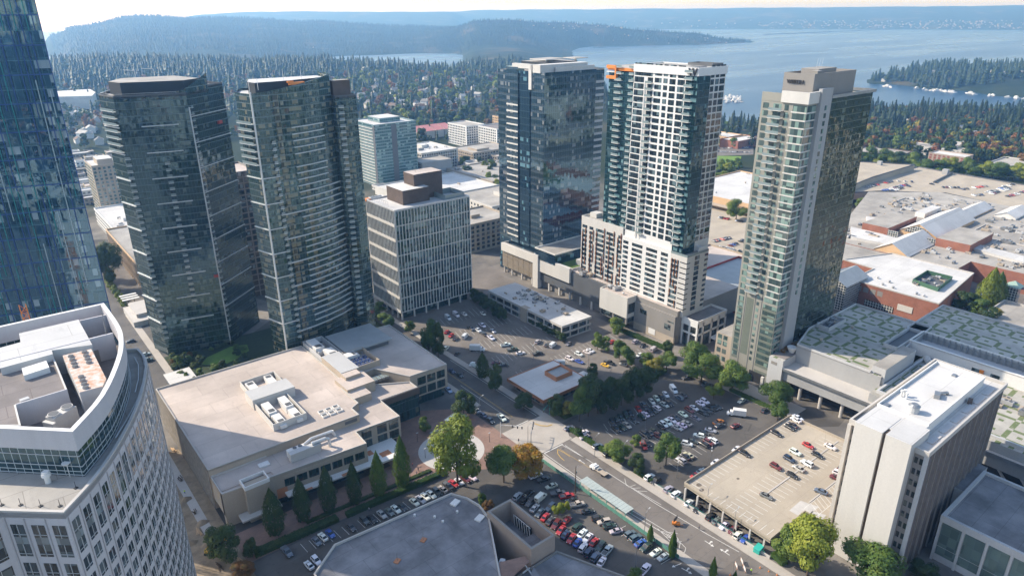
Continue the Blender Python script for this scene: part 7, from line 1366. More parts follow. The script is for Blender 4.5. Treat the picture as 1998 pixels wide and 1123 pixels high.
for a in (('wide','y',893,946,812,108,'big feathery yellow green tree standing alone in the brick plaza'),('wide','g',983,940,872,76,'round tree turning golden beside the brick plaza'),('wide','a',1026,930,868,78,'orange tinged tree at the street edge of the brick plaza'),
 ('round','d',440,1092,1016,64,'dark round tree at the corner of the hall by the dirt alley'),('round','d',493,1086,1046,30,'small dark tree under the hall entrance canopy'),('round','d',905,812,762,54,'dark dense tree at the kerb by the hall wing'),('round','g',830,842,812,30,'small bright tree against the dark hall glass'),
 ('round','g',838,700,622,46,'tall leafy tree at the left corner of the upper lot'),('round','d',856,706,626,34,'tall tree beside another at the corner of the upper lot'),('column','d',942,735,688,26,'dark upright tree behind the bus stop'),('round','d',966,764,708,36,'dark tree over the bus stop roof'),
 ('round','d',1022,800,768,46,'low dark tree left of the terracotta edged shop'),('round','d',1085,812,768,40,'dark tree touching the shop roof corner'),('round','o',1108,815,782,28,'small golden tree at the street corner by the shop'),
 ('round','d',1148,812,732,66,'biggest dark tree in the row behind the shop'),('round','d',1182,800,730,56,'second dark tree in the row above the asphalt lot'),('round','d',1212,790,728,48,'third dark tree in the row above the asphalt lot'),('round','d',1243,776,716,50,'fourth dark tree in the row above the asphalt lot'),('round','d',1156,735,708,26,'thin dark tree behind the white shop roof'),('wide','g',1130,822,752,50,'dull green tree at the left end of the row above the asphalt lot'),('round','d',1166,806,738,50,'dark tree squeezed between the two biggest of the row'),('round','d',1228,783,724,46,'dark tree between the third and fourth of the row'),('wide','d',1262,768,716,50,'dark tree at the right end of the row above the asphalt lot'),
 ('round','g',1166,682,646,28,'first green tree in the upper lot island'),('round','g',1182,686,656,30,'second green tree in the upper lot island'),('round','g',1208,700,664,32,'third green tree in the upper lot island'),('round','g',1225,712,674,38,'fourth green tree in the upper lot island'),('round','g',1203,652,620,38,'green tree at the foot of the white podium box'),
 ('round','g',1258,716,685,34,'green tree at the right end of the upper lot island'),('round','o',1276,732,698,40,'golden tree in the belt above the asphalt lot'),('round','g',1300,722,686,38,'green tree behind the golden tree of the belt'),('round','d',1302,697,664,28,'dark tree beside the podium hedge end'),('wide','g',1352,722,662,66,'tall light green tree in front of the white glazed corner'),('wide','g',1368,745,690,76,'broad green tree in the belt below the glazed corner'),
 ('wide','g',1428,762,700,72,'big bright tree in front of the balcony tower'),('round','y',1392,778,746,36,'small yellow green tree at the top of the asphalt lot'),('wide','g',1510,790,738,64,'green tree at the corner of the convention centre'),('round','g',1516,822,782,38,'yellow tinged tree below the convention centre corner'),
 ('round','g',1299,908,848,52,'round green tree standing in the middle of the asphalt lot'),('wide','g',1206,898,858,56,'spreading tree behind the street hedge'),('round','d',1241,920,884,38,'small dark tree by the street beside the lot entrance'),('round','g',1238,872,846,26,'low bush like tree beside the red pickup'),
 ('wide','y',1575,1122,1008,104,'largest yellow green tree in front of the white slab'),('round','g',1535,1092,1020,62,'green tree left of the big yellow green one at the deck'),('wide','g',1690,1140,1062,112,'dark green tree at the foot of the white slab'),('round','d',1800,1130,1092,50,'dark tree in the shade between the slab and the glass front hall'),
 ('round','y',1088,1008,980,26,'little tree in the island among the fenced lot cars'),('round','y',1103,1000,976,18,'smaller of the two little trees in the fenced lot island'),('round','g',941,990,962,20,'little green tree by the curved theatre roof'),('round','r',954,1000,974,24,'little russet tree by the curved theatre roof'),('round','r',474,1124,1096,46,'rusty red bush at the bottom edge'),('round','g',1236,1140,1106,34,'leafy treetop at the bottom edge of the fenced lot')): ptree(*a)
for i, (x, yb, yt, w) in enumerate(((539,1040,950,42),(593,1014,930,36),(643,997,908,36),(694,982,900,32),(741,968,880,34),(787,950,850,36))): ptree('column','d' if i < 4 else 'g',x,yb,yt,w*.86,'upright green tree in front of the hall, %s from the left' % ORD[i], group='upright trees along the hall')
for x, yb, yt, w, l in ((1268,1058,1023,11,'slim cypress between the parked cars and the striped kerb'),(1311,1087,1035,14,'tall slim cypress at the end of the green fence'),(1389,1132,1086,13,'slim cypress cut by the bottom edge'),(1432,1140,1112,9,'cypress tip at the bottom edge left of the barricades')): ptree('cypress','g',x,yb,yt,w*1.15,l)
for a in (('wide','d',222,560,470,54,'dark broad tree in the gap right of the blue tower'),('round','d',205,545,488,34,'second dark tree in the gap right of the blue tower')): ptree(*a)
for i in range(7): ptree('round','y',212+i*5.5,556+i*7.5,541+i*7,15,'yellow green tree in the short row right of the blue tower', group='yellow trees in the gap')
# mall and street edges on the right
for i, (k, c, x, yb, yt, w) in enumerate((('column','y',1922,605,520,34),('column','g',1938,600,528,28),('round','d',1880,612,566,44),('round','g',1905,622,580,40),('round','d',1925,638,596,40),('round','g',1860,606,580,24),('round','o',1938,628,598,26))): ptree(k, c, x, yb, yt, w, '%s tree in the brick mall courtyard, %s from the left' % (LN[c], ORD[(2,5,1,3,4,0,6)[i]]))
edge = []
for x in range(1650,1998,15):
    yb = 316+(x-1690)*.10 if x < 1790 else 332+(x-1790)*.07
    edge.append(('round' if random.random() < .7 else 'wide', random.choice('gggydg'), x+random.uniform(-4,4), yb+6, yb-random.uniform(18,34), random.uniform(26,40)))
for x in range(1680,1760,11): edge.append(('round', random.choice('gggy'), x, 412+random.uniform(-3,3), 388-random.uniform(0,8), 24))
for x in range(1790,1990,14): edge.append(('round', random.choice('gygd'), x, 398+(x-1790)*.09, 386+(x-1790)*.09-random.uniform(0,8), 20))
for k, c, x, yb, yt, w in edge: ptree(k, c, x, yb, yt, w, '%s %s tree in the belts around the far mall car park' % (LN[c], 'spreading' if k == 'wide' else 'rounded'), group='%s %s trees around the far mall car park' % (LN[c], 'spreading' if k == 'wide' else 'rounded'))
for i in range(60):
    x, y = random.choice(((random.uniform(866,985), random.uniform(312,345)),(random.uniform(1398,1445), random.uniform(322,352)),(random.uniform(1395,1455), random.uniform(508,528)),(random.uniform(950,985), random.uniform(330,372)),(random.uniform(640,700), random.uniform(300,420))))
    c = random.choice('ggddy'); ptree('round', c, x, y, y-random.uniform(10,24), random.uniform(14,26), '%s tree among the streets between the towers' % LN[c], group='%s trees among the streets between the towers' % LN[c])
ptree('wide','g',1436,428,388,42,'lone green tree in front of the sunlit yellow wall')
for x, y in ((735,622),(752,632),(760,640),(742,612),(798,648)): ptree('round','g',x,y,y-24,28,'greyish shrub at the foot of the mullioned office', group='shrubs at the office foot')
for x in range(925,985,9): ptree('round','d',x,585+(x-925)*.75,560+(x-925)*.7,24,'dark shrub along the shaded side of the two storey office', group='dark shrubs beside the two storey office')
for i in range(14): x = 1000+i*7.5; ptree('round','d',x,606+i*4.6,592+i*4.4,20,'dark shrub under the front of the two storey office', group='dark shrubs below the two storey office')
for i in range(120):
    u, v = random.uniform(56,104), random.uniform(291,344); 
    if (66 < u < 92 and 318 < v < 342) and random.random() < .8 or (u > 92 and v > 290 and u-92 > (v-290)*-1 and v > 296): continue
    c = random.choice('ddggr' if random.random() < .3 else 'ddg'); tree('round', LM[c], u, v, 0, random.uniform(2,6), random.uniform(3,6), '%s garden shrub below the twin dark towers' % LN[c], '%s garden shrubs below the twin towers' % LN[c], name='garden_shrub', cat='shrub')
# ---- hedges
def hedge(label, a, b, w, h, mat=L_hedge, z=0.0):
    a, b = Vector(a), Vector(b); d = b-a; L = d.length; d /= L; nn = Vector((-d.y,d.x)); n = int(L*(w+2*h)*14)
    s = RNG.uniform(0,L,n); r = RNG.uniform(0,1,n); side = r < h/(w+2*h); side2 = (r > 1-h/(w+2*h)); o = RNG.uniform(-w/2,w/2,n); zz = np.full(n,h); N_ = np.tile(np.array([0,0,1.0]),(n,1))
    o = np.where(side,-w/2,np.where(side2,w/2,o)); zz = np.where(side|side2, RNG.uniform(0,h,n), h)+RNG.normal(size=n)*.07; o = o+RNG.normal(size=n)*.06
    N_[side] = [-nn.x,-nn.y,.3]; N_[side2] = [nn.x,nn.y,.3]; p = np.stack([d.x*s+nn.x*o, d.y*s+nn.y*o, zz],1)
    core = MB(); core.prism([(d*0-nn*(w/2-.12))[:],(d*L-nn*(w/2-.12))[:],(d*L+nn*(w/2-.12))[:],(d*0+nn*(w/2-.12))[:]], 0, h-.1)
    t = thing('hedge', label, 'hedge', (a.x,a.y,z)); o1 = link(bpy.data.objects.new('foliage', quads_mesh('foliage', p, N_/np.linalg.norm(N_,axis=1,keepdims=True), RNG.uniform(.12,.26,size=n), [mat]))); o1.parent = t
    o2 = core.build('hedge_core', [mat], origin=(0,0,0)); o2.parent = t
hedge('long clipped hedge between the brick walk and the parked cars', (74,183.6), (112.5,181.9), 2.2, 1.5); hedge('dark clipped hedge at the left part of the brick walk', (43,185.4), (71,184.2), 3.0, 1.5, L_dark); hedge('clipped hedge between the street and the dark asphalt lot', (169,150.5), (169.2,173), 1.6, 1.4); hedge('short clipped hedge at the lot entrance', (168.9,129), (168.9,137.5), 1.4, 1.3)
hedge('long hedge below the blank podium wall', (256.5,196), (255,225), 2.4, 1.8); hedge('dark planting bank under the tree row above the asphalt lot', (173,182.5), (238,181), 4.5, 1.7, L_dark); hedge('low hedge block at the end of the deck by the teal bin', (169.4,76.5), (170.5,81.2), 2.4, 1.6); hedge('hedge along the kerb below the balcony tower', (247,125), (247,150), 1.8, 1.4); hedge('planting strip beside the brick walk', (62,189), (110,186.5), 1.4, .7, L_dark)
for x, y, s in ((1128,850,1.5),(1290,720,1.2)): tree('round', L_hedge, *P(x,y,0), 0, 2.4*s, 3.0*s, 'round clipped bush beside the white sedan at the street hedge' if x < 1200 else 'bush under the golden tree of the belt', name='garden_shrub', cat='shrub')
# ---- woods: the trees that show largest stand alone, the rest is one mass
FOREST = []
def zone(xa, xb, d0, d1, n, con, hc, hd, cols, where, skip=None):
    for i in range(n):
        x = random.uniform(xa, xb); d = math.sqrt(random.uniform(d0*d0, d1*d1)); a = _az(x); u, v = d*math.cos(a), d*math.sin(a); z = float(gz(u, v))
        if z < -38 or (skip and skip(x, d)) or any(abs(u-p)+abs(v-q) < 13 for p, q in HOUSES): continue
        c = random.random() < con(x, d) if callable(con) else random.random() < con
        h = random.uniform(*(hc if c else hd)); FOREST.append((h/d, 'c' if c else random.choice(cols), u, v, z, h, d, where))
zone(620,1020,920,1900,1500,.2,(12,30),(8,20),'gddddyrd','on the hillside beyond the teal tower', lambda x, d: random.random() < .25); zone(620,1020,1850,2350,800,.55,(16,38),(12,22),'ddd','on the hillside beyond the teal tower')
zone(80,640,1000,1800,1000,.28,(12,30),(8,20),'dddr','behind the twin dark towers', lambda x, d: x < 230 and random.random() < .4); zone(80,640,1750,2500,2400,.62,(16,37),(12,23),'ddd','behind the twin dark towers')
zone(1395,1700,900,1480,260,.6,(18,32),(8,16),'gdg','beyond the white tower'); zone(1690,2080,930,1250,620,.2,(12,28),(9,19),'ddrrdgod','in the woods beyond the mall car park'); zone(1690,2080,1180,1690,900,.5,(14,37),(11,22),'dddr','in the woods beyond the mall car park')
zone(1716,2100,2230,2800,800,.7,(18,40),(12,22),'d','on the wooded point across the bay'); zone(1000,1260,1300,2300,650,.85,(18,36),(10,16),'d','behind the dark striped tower')
FOREST.sort(reverse=True); cnt = {'c':0,'l':0}; REST = []
for f in FOREST:
    _, c, u, v, z, h, d, where = f; k = 'c' if c == 'c' else 'l'
    if cnt[k] >= 270: REST.append(f); continue
    cnt[k] += 1
    o = thing('conifer_tree' if k == 'c' else 'woodland_tree', None, None, (u,v,z-.5), random.uniform(0,6.3))
    for nm, me in (('crown', crown_mesh('conifer' if k == 'c' else 'round', LM[c], 8+random.randrange(3), 620, .042 if k == 'c' else .052)), ('trunk', trunk_mesh('conifer' if k == 'c' else 'round'))): ch = link(bpy.data.objects.new(nm, me)); ch.parent = o
    w = h*(random.uniform(.32,.58) if k == 'c' else random.uniform(.8,1.15)); o.scale = (w, w, h); tag(o, '%s %s %s' % (LN[c], 'conifer' if k == 'c' else 'broadleaf tree', where), 'tree', '%s %s %s' % (LN[c], 'conifers' if k == 'c' else 'broadleaf trees', where))
def lo_crown(k):
    if k == 'c':
        V, F = [], []
        for t in range(5):
            z0, z1, r = .06+.19*t, .06+.19*t+.30, (.5*(1-t/5.6))
            i0 = len(V); V += [(r*(1+.3*math.sin(j*3.1+t))*math.cos(j*1.257+t*.6), r*(1+.3*math.sin(j*2.3+t))*math.sin(j*1.257+t*.6), z0) for j in range(5)]+[(0,0,min(1,z1))]; F += [(i0+j, i0+(j+1) % 5, i0+5) for j in range(5)]
        return np.array(V), np.array(F)
    p, q = crown_pts('round', 60); n = len(p); a = RNG.normal(size=(n,3)); t = np.cross(q,a); t /= np.linalg.norm(t,axis=1,keepdims=True); b = np.cross(q,t); s = .15
    return np.stack([p-t*s-b*s*.7, p+t*s-b*s*.5, p+b*s], 1).reshape(-1,3), np.arange(3*n).reshape(-1,3)
def mass(name, items, mat):
    if not items: return
    V, F, off = [], [], 0; base = {k: [lo_crown(k) for _ in range(4)] for k in ('c','l')}
    for _, c, u, v, z, h, d, wh in items:
        k = 'c' if c == 'c' else 'l'; bv, bf = base[k][random.randrange(4)]; a = random.uniform(0,6.3); w = h*(random.uniform(.32,.58) if k == 'c' else random.uniform(.8,1.1)); ca, sa = math.cos(a)*w, math.sin(a)*w
        V.append(np.stack([bv[:,0]*ca-bv[:,1]*sa+u, bv[:,0]*sa+bv[:,1]*ca+v, bv[:,2]*h+z-.5], 1)); F.append(bf+off); off += len(bv)
    V, F = np.concatenate(V), np.concatenate(F); me = bpy.data.meshes.new(name); n = len(F)
    me.vertices.add(len(V)); me.vertices.foreach_set('co', V.ravel()); me.loops.add(3*n); me.loops.foreach_set('vertex_index', F.ravel().astype(np.int32)); me.polygons.add(n); me.polygons.foreach_set('loop_start', np.arange(0,3*n,3)); me.polygons.foreach_set('loop_total', np.full(n,3)); me.update(); me.materials.append(mat)
    tag(link(bpy.data.objects.new(name, me)), kind='stuff')
for c in 'cgdyro': mass('woods', [f for f in REST if f[1] == c], LM[c])
FOREST = []
for i in range(8500):
    x = random.uniform(95,900); d = math.sqrt(random.uniform(3500**2, 5650**2)); a = _az(x); u, v = d*math.cos(a), d*math.sin(a); z = float(gz(u,v))
    if z > -36: FOREST.append((0,'c',u,v,z,random.uniform(9,19),d,''))
for i in range(5200):
    x = random.uniform(880,1500); d = math.sqrt(random.uniform(3700**2, 5350**2)); a = _az(x); u, v = d*math.cos(a), d*math.sin(a); z = float(gz(u,v))
    if z > -36: FOREST.append((0,'c',u,v,z,random.uniform(9,19),d,''))
mass('ridge_woods', FOREST, L_con)
FOREST = []
for i in range(2600):
    u, v = random.uniform(-700,1100), random.uniform(-1500,-40); FOREST.append((0,random.choice('cgd'),u,v,0,random.uniform(10,24),1,''))
mass('city_trees', FOREST, L_dark)  # unseen trees behind the camera, added for the tower glass to mirror
# ================================================================ street furniture and people
def lamp(x, yb, label, h=9.0, arm=2.2, ang=0.0, z=0.0, group=None, twin=False, col=None):
    u, v = P(x, yb, z); t = thing('street_lamp', label, 'lamp post', (u,v,z), 0, group); c = col or M_steel
    part('pole', [c], t, lambda m: m.rod((u,v,z),(u,v,z+h),.11,.07,7))
    for s in ((1,-1) if twin else (1,)):
        e = (u+math.cos(ang)*arm*s, v+math.sin(ang)*arm*s); part('arm', [c], t, lambda m: m.tube([(u,v,z+h-.1),((u+e[0])/2,(v+e[1])/2,z+h+.35),(*e,z+h+.4)], .05, 5)); part('lamp_head', [M_ltgrey], t, lambda m: m.obox(e[0],e[1],z+h+.3,.9,.32,.16,ang))
for a in ((1257,1042,'tall street lamp at the striped kerb'),(1240,1105,'lamp post in the fenced lot near the shadow edge'),(1215,905,'street lamp at the hedge end by the lot entrance'),(936,812,'street lamp beside the parked cars at the plaza'),(1030,868,'curved street lamp at the crossing'),(960,755,'lamp post behind the bus stop'),(1160,890,'thin lamp post by the street hedge'),(1430,1040,'lamp post on the sidewalk under the deck edge'),(1378,993,'lamp post at the deck corner fence')): lamp(*a, ang=.2)
for x, y, l in ((991,718,'twin lamp in the upper lot island behind the square shop'),(1041,700,'twin lamp in the sunlit upper lot'),(1148,716,'twin lamp behind the white shop roof'),(1258,845,'twin lamp in the aisle of the asphalt lot'),(1385,910,'twin lamp at the deck parapet'),(1320,932,'short white post lamp in the asphalt lot')): lamp(x, y, l, 7.5, 1.0, .6, twin=True)
for i, (x, y) in enumerate(((815,862),(792,905),(830,893),(955,862),(985,895),(965,890))): lamp(x, y, 'white globe lamp on the brick plaza, %s from the left' % ORD[(1,0,2,3,5,4)[i]], 4, .05, col=M_black)
def signal(x, y, label, ang, col, L=8.5):
    u, v = P(x, y, 0); t = thing('traffic_signal', label, 'traffic light', (u,v,0)); part('pole', [col], t, lambda m: m.rod((u,v,0),(u,v,7),.17,.11,8)); e = (u+math.cos(ang)*L, v+math.sin(ang)*L)
    part('arm', [col], t, lambda m: m.tube([(u,v,5.6),((u+e[0])/2,(v+e[1])/2,6.1),(*e,6.2)], .11, 6)); many(t, 'signal_head', [.55,.78,.98], [M_black], fn=lambda m, k: m.obox(u+(e[0]-u)*k, v+(e[1]-v)*k, 5.1, .35,.4,1.1))
signal(977,852,'white mast arm traffic signal at the plaza side of the crossing',-.9,M_white,9); signal(1072,808,'green mast arm traffic signal at the shop corner',3.6,M_green_sign,7); signal(1036,872,'traffic signal hanging over the crossing near the orange tree',.75,M_steel,9)
t = thing('utility_pole', 'dark wooden utility pole beside the shelter roof', 'pole', P(1122,962)+(0,)); q = P(1122,962); part('pole', [M_bark], t, lambda m: m.rod((*q,0),(*q,11.7),.2,.14,7)); part('arm', [M_steel], t, lambda m: m.tube([(*q,10.6),(q[0]+1.6,q[1]+.4,11.2)], .06, 5)); part('transformer', [M_grey], t, lambda m: m.cyl(q[0]+.35,q[1],8.6,9.6,.22,8))
# shelter over the sidewalk, fence, barriers
t = thing('street_shelter', 'long pale corrugated shelter roof over the sidewalk beside the fenced lot', 'shelter', (147.5,133,0)); cr = surf('corrugated_pale', (0.42,0.47,0.44), .6, .12, .5)
part('roof', [cr], t, lambda m: [m.prism([(146.2,121.6+.75*k),(150.2,121.6+.75*k),(150.2,122.3+.75*k),(146.2,122.3+.75*k)], 3.0+(k % 2)*.04, 3.12+(k % 2)*.04) for k in range(30)]); many(t, 'post', [(146.4,122+4.3*k) for k in range(6)]+[(149.9,122+4.3*k) for k in range(6)], [M_green_sign], fn=lambda m, p: m.box(p[0]-.08,p[1]-.08,0,p[0]+.08,p[1]+.08,3))
t = thing('mesh_fence', 'green mesh fence between the sidewalk and the fenced lot', 'fence', (146.1,130,0)); fg = plain('green_mesh', (0.10,0.26,0.20), .7); part('mesh_panel', [fg], t, lambda m: [m.box(146.02,99+2.4*k,.15,146.08,101.2+2.4*k,1.6) for k in range(28)])['kind'] = 'stuff'; part('rail', [fg], t, lambda m: (m.bar((146.05,99,1.65),(146.05,166,1.65),.08,.08), m.bar((146.05,99,.6),(146.05,166,.6),.05,.05)))
t = thing('retaining_wall', 'low concrete wall between the sidewalk and the cars under the deck', 'wall', (168.5,106,0)); part('wall', [M_conc_lt], t, lambda m: m.box(168.1,81,0,168.5,128.6,1.0)); part('fence_rail', [M_green_sign], t, lambda m: (m.bar((168.3,83,1.5),(168.3,126,1.5),.06,.06), [m.bar((168.3,83+3.6*k,1),(168.3,83+3.6*k,1.5),.06,.06) for k in range(13)]))
t = thing('bus_stop', 'grey bus stop shelter under dark trees across the street', 'shelter', (168.6,235,0)); part('roof', [cr], t, lambda m: m.box(167.6,229,2.7,170,242,2.9)); many(t, 'post', [(169.8,229.4),(169.8,235.5),(169.8,241.6)], [M_steel], fn=lambda m, p: m.box(p[0],p[1],0,p[0]+.15,p[1]+.15,2.7))
u, v = P(1480,1070,.9); t = thing('dumpster', 'bright teal dumpster at the end of the cars under the deck', 'dumpster', (u,v,0)); tl = plain('teal_plastic', (.04,.42,.34), .5); part('bin', [tl], t, lambda m: m.prism(orect(u,v,3.2,2.0,.1), .2, 1.6)); part('lid', [tl], t, lambda m: m.prism(orect(u,v,3.4,2.2,.1), 1.62, 1.8)); 
u, v = P(1319,1021,.6); t = thing('arrow_board_trailer', 'orange arrow board trailer standing in the main street', 'trailer', (u,v,0)); part('trailer', [M_orange], t, lambda m: (m.obox(u,v,.5,2.6,1.2,.7,-.9), m.bar((u,v,.6),(u+1.5,v-2,.5),.12,.12))); part('board', [M_black], t, lambda m: m.obox(u+.2,v+.5,1.6,2.6,.15,1.3,.2)); many(t, 'wheel', [-.8,.8], [M_tyre], fn=lambda m, k: m.rod((u+k*.8,v+k*.55-.1,.35),(u+k*.8,v+k*.55+.1,.35),.35,.35,9))
for i, (x, y) in enumerate(((1436,1106),(1447,1098),(1452,1112))):
    u, v = P(x, y, 0); t = thing('barricade', 'white and orange road barricade, %s from the left at the roadworks' % ORD[i], 'barricade', (u,v,0), 0, 'barricades at the roadworks'); 
    many(t, 'board', [.5,.85,1.2], [M_white], fn=lambda m, zz: m.obox(u,v,zz,2.2,.08,.2,.9)); many(t, 'leg', [-.9,.9], [M_orange], fn=lambda m, k: m.bar((u+k*.62,v+k*.78,0),(u+k*.62,v+k*.78,1.5),.1,.1))
for i, (x, y) in enumerate(((1483,1107),(1500,1114),(1516,1121),(1425,1121))):
    u, v = P(x, y, 0); m = MB(); m.obox(u,v,.03,.45,.45,.05,0,0); m.cyl(u,v,.08,.5,.17,9,0,.1); m.cyl(u,v,.5,.62,.1,9,1,.075); m.cyl(u,v,.62,.85,.075,9,0,.03); tag(m.build('traffic_cone', [M_orange, M_white]), 'orange traffic cone, %s from the left at the roadworks' % ORD[(1,2,3,0)[i]], 'traffic cone', 'traffic cones at the roadworks')
t = thing('brick_planter', 'low brick planter with dark shrubs at the crossing', 'planter', (*P(1012,886),0)); q = P(1012,886); part('wall', [M_brick], t, lambda m: m.ring(disc(q[0],q[1],2.4,14), 0, .8, .35)); part('shrub', [L_dark], t, lambda m: [m.obox(q[0]+random.uniform(-1.5,1.5),q[1]+random.uniform(-1.5,1.5),.6,.8,.8,.9,random.random()*3) for _ in range(14)])['kind'] = 'stuff'
t = thing('plaza_pavilion', 'small angled glass roof in the brick plaza behind the big tree', 'pavilion', (*P(890,828),0)); q = P(890,828); part('roof', [M_rail, M_steel], t, lambda m: (m.prism(orect(q[0],q[1],8,6,.3), 3.2, 3.4, 0), m.ring(orect(q[0],q[1],8.2,6.2,.3), 3.15, 3.5, .2, 1))); many(t, 'post', orect(q[0],q[1],7,5,.3), [M_steel], fn=lambda m, p: m.cyl(p[0],p[1],0,3.2,.1,8))
t = thing('plaza_wall', 'low curved seat wall on the brick plaza', 'wall', (*P(865,840),0)); part('wall', [M_conc_lt], t, lambda m: m.tube([(123.5+15*math.cos(a),192.5+15*math.sin(a),.3) for a in np.linspace(.6,1.6,9)], .35, 6))
t = thing('excavator', 'yellow excavator on the dirt at the corner of the hall', 'digger', (*P(412,1078),0)); q = P(412,1078); yl = plain('digger_yellow', (.62,.36,.02), .5)
part('body', [yl], t, lambda m: (m.obox(*q,.9,3.0,2.2,1.3,.6),)); part('cab', [M_cglass], t, lambda m: m.obox(q[0]+.6,q[1]+.9,2.2,1.3,1.1,1.3,.6)); part('boom', [yl], t, lambda m: (m.bar((q[0]+1,q[1]-.4,1.8),(q[0]+3.4,q[1]+1,4),.4,.5), m.bar((q[0]+3.4,q[1]+1,4),(q[0]+5.2,q[1]+2,1.4),.3,.4), m.obox(q[0]+5.2,q[1]+2,.6,.9,.9,.9,.6))); many(t, 'track', [-1,1], [M_tyre], fn=lambda m, k: m.obox(q[0]-k*.55,q[1]+k*.8,.05,3.4,.6,.85,.6))
for i, (x, y, s) in enumerate(((340,880,5),(352,935,4),(388,1040,5),(430,1105,5),(470,1096,4),(380,1000,3))):
    u, v = P(x, y, 0); m = MB()
    for k in range(5): m.obox(u+random.uniform(-.6,.6), v+random.uniform(-.6,.6), .1+.2*k, s*random.uniform(.5,.8), .25, .18, random.uniform(-.2,.4)+1.5)
    tag(m.build('plank_pile', [M_bark if i % 2 else M_tan]), 'pile of planks on the dirt of the building site, %s from the top' % ORD[(0,1,3,5,4,2)[i]], 'plank pile', 'plank piles on the building site')
for i, (x, y) in enumerate(((362,975),(395,1020),(372,1060),(405,1062))):
    u, v = P(x, y, 0); m = MB(); n = 11
    R = [[(u+(2.2-1.9*k/3)*(1+.2*math.sin(j*2.1+i))*math.cos(j*2*math.pi/n), v+(1.7-1.5*k/3)*(1+.2*math.cos(j*1.7+i))*math.sin(j*2*math.pi/n), .05+.45*k) for j in range(n)] for k in range(4)]
    for a, b in zip(R, R[1:]):
        for j in range(n): m.face([a[j], a[(j+1) % n], b[(j+1) % n], b[j]])
    m.face(R[-1]); tag(m.build('dirt_mound', [M_dirt]), 'mound of bare dirt on the building site, %s from the top' % ORD[(0,1,2,3)[i]], 'dirt mound', 'dirt mounds on the building site')
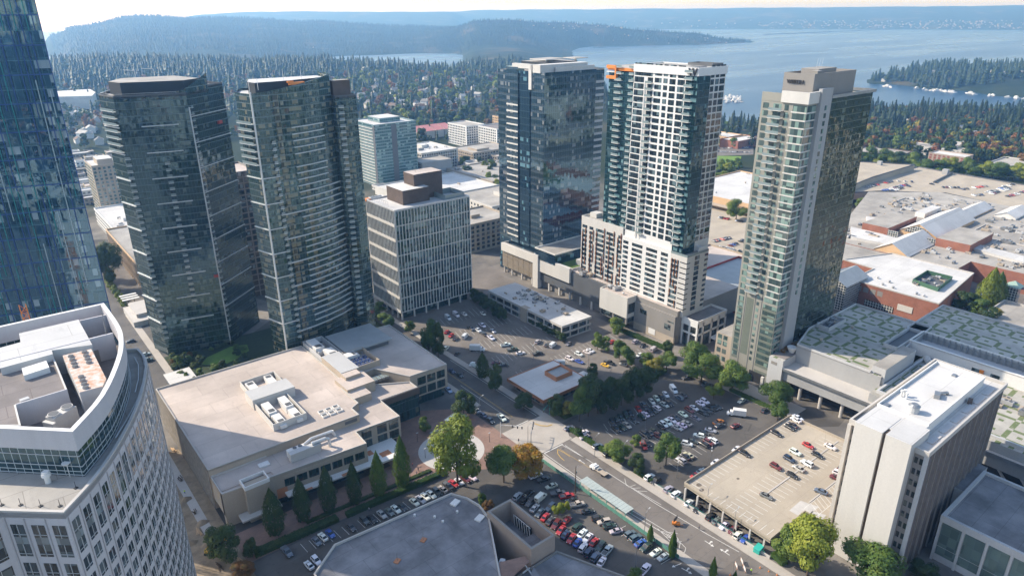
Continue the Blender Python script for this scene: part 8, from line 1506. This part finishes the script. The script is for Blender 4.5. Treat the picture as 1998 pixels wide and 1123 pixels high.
# people: one skinned body per person, hair and clothing over it
def person(x, y, label, shirt, legs, rz=0.0, stride=.18, vest=None, hat=None, z=0.05):
    u, v = P(x, y, z+.9); t = thing('person', label, 'person', (u,v,z), rz)
    J = [(0,0,.95,.15),(0,0,1.15,.15),(0,0,1.38,.17),(0,0,1.5,.065),(.01,0,1.56,.06),(.03,0,1.66,.10),(.02,0,1.74,.075)]
    for s in (1,-1): J += [(0,.1*s,.9,.105),(.10*s*stride*5,.1*s,.5,.07),(.16*s*stride*5-.03,.1*s,.09,.05),(.16*s*stride*5+.12,.11*s,.04,.04)]
    for s in (1,-1): J += [(0,.2*s,1.41,.065),(-.05*s,.25*s,1.14,.05),(.06-.08*s,.26*s,.9,.037),(.08-.08*s,.26*s,.82,.035)]
    E = [(0,1),(1,2),(2,3),(3,4),(4,5),(5,6),(0,7),(7,8),(8,9),(9,10),(0,11),(11,12),(12,13),(13,14),(2,15),(15,16),(16,17),(17,18),(2,19),(19,20),(20,21),(21,22)]
    me = bpy.data.meshes.new('body'); me.from_pydata([j[:3] for j in J], E, []); o = link(bpy.data.objects.new('body', me)); sk = o.modifiers.new('skin', 'SKIN')
    for i, j in enumerate(J): me.skin_vertices[0].data[i].radius = (j[3], j[3]); me.skin_vertices[0].data[i].use_root = i == 0
    o.modifiers.new('sub', 'SUBSURF').levels = 1; dg = bpy.context.evaluated_depsgraph_get(); m2 = bpy.data.meshes.new_from_object(o.evaluated_get(dg)); bpy.data.objects.remove(o)
    skin = MATS.get('skin') or plain('skin', (.45,.27,.19), .6); m2.materials.clear()
    for m in (skin, MATS.get('cloth_'+shirt) or plain('cloth_'+shirt, {'navy':(.03,.05,.12),'lime':(.45,.75,.05),'grey':(.2,.2,.21),'white':(.7,.7,.7),'red':(.4,.05,.05)}[shirt], .85), MATS.get('legs_'+legs) or plain('legs_'+legs, {'dark':(.03,.03,.04),'blue':(.05,.09,.2)}[legs], .9)): m2.materials.append(m)
    for p in m2.polygons:
        c = p.center; p.material_index = 2 if c.z < .95 else (1 if c.z < 1.46 and not (abs(c.y) > .2 and c.z < .95) else 0)
        if abs(c.y) > .21 and c.z < 1.0: p.material_index = 0
        p.use_smooth = True
    b = link(bpy.data.objects.new('body', m2)); b.parent = t
    h = MB(); h.cyl(.02,0,1.70,1.80,.115,10,0,.06); h.build('hard_hat' if hat else 'hair', [M_white if hat else M_bark], origin=(0,0,0)).parent = t
person(1466,1112,'worker in a lime shirt standing among the cones at the roadworks','lime','dark',.3,.05,hat=True); person(1364,1028,'pedestrian in dark clothes on the sidewalk below the deck','navy','dark',-1.4,.2); person(360,958,'worker in lime on the pale path beside the hall, farther from the camera','lime','blue',1,.1,hat=True); person(450,1086,'worker in lime at the dirt corner below the dark round tree','lime','dark',2,.1,hat=True)
for i, (x, y, s) in enumerate(((813,922,'navy'),(816,914,'grey'),(805,905,'red'),(720,992,'white'),(1012,858,'navy'),(905,725,'grey'))): person(x, y, '%s dressed pedestrian %s' % (s, ('at the plaza bench, nearest the hedge','at the plaza bench behind the navy one','on the plaza near the last upright tree','on the brick walk before the hall','at the crossing near the traffic signal','on the sidewalk by the bus stop')[i]), s, 'dark', i*1.1, .18)
t = thing('camper_trailer', 'white camper trailer behind the square shop', 'trailer', (*P(1090,709,1),0)); q = P(1090,709,1); part('shell', [M_white], t, lambda m: (m.prism(orect(*q,6,2.3,-.6), .5, 2.6), m.prism(orect(*q,5,2.0,-.6), 2.6, 2.8))); part('window', [M_cglass], t, lambda m: m.prism(orect(*q,2,2.36,-.6), 1.5, 2.1)); many(t, 'wheel', [-1,1], [M_tyre], fn=lambda m, k: m.rod((q[0]+.6*k,q[1]+.9*k-.1,.35),(q[0]+.6*k,q[1]+.9*k+.1,.35),.35,.35,9))
t = thing('vendor_tent', 'white pop up tent beside the square shop roof', 'tent', (*P(1138,738),0)); q = P(1138,738); part('canopy', [M_white], t, lambda m: [m.face([(q[0]+a*2.4,q[1]+b*2.4,2.3),(q[0]+c*2.4,q[1]+d*2.4,2.3),(q[0],q[1],3.3)]) for a, b, c, d in ((-1,-1,1,-1),(1,-1,1,1),(1,1,-1,1),(-1,1,-1,-1))]); many(t, 'leg', orect(*q,4.6,4.6,0), [M_steel], fn=lambda m, p: m.bar((*p,0),(*p,2.3),.08,.08))
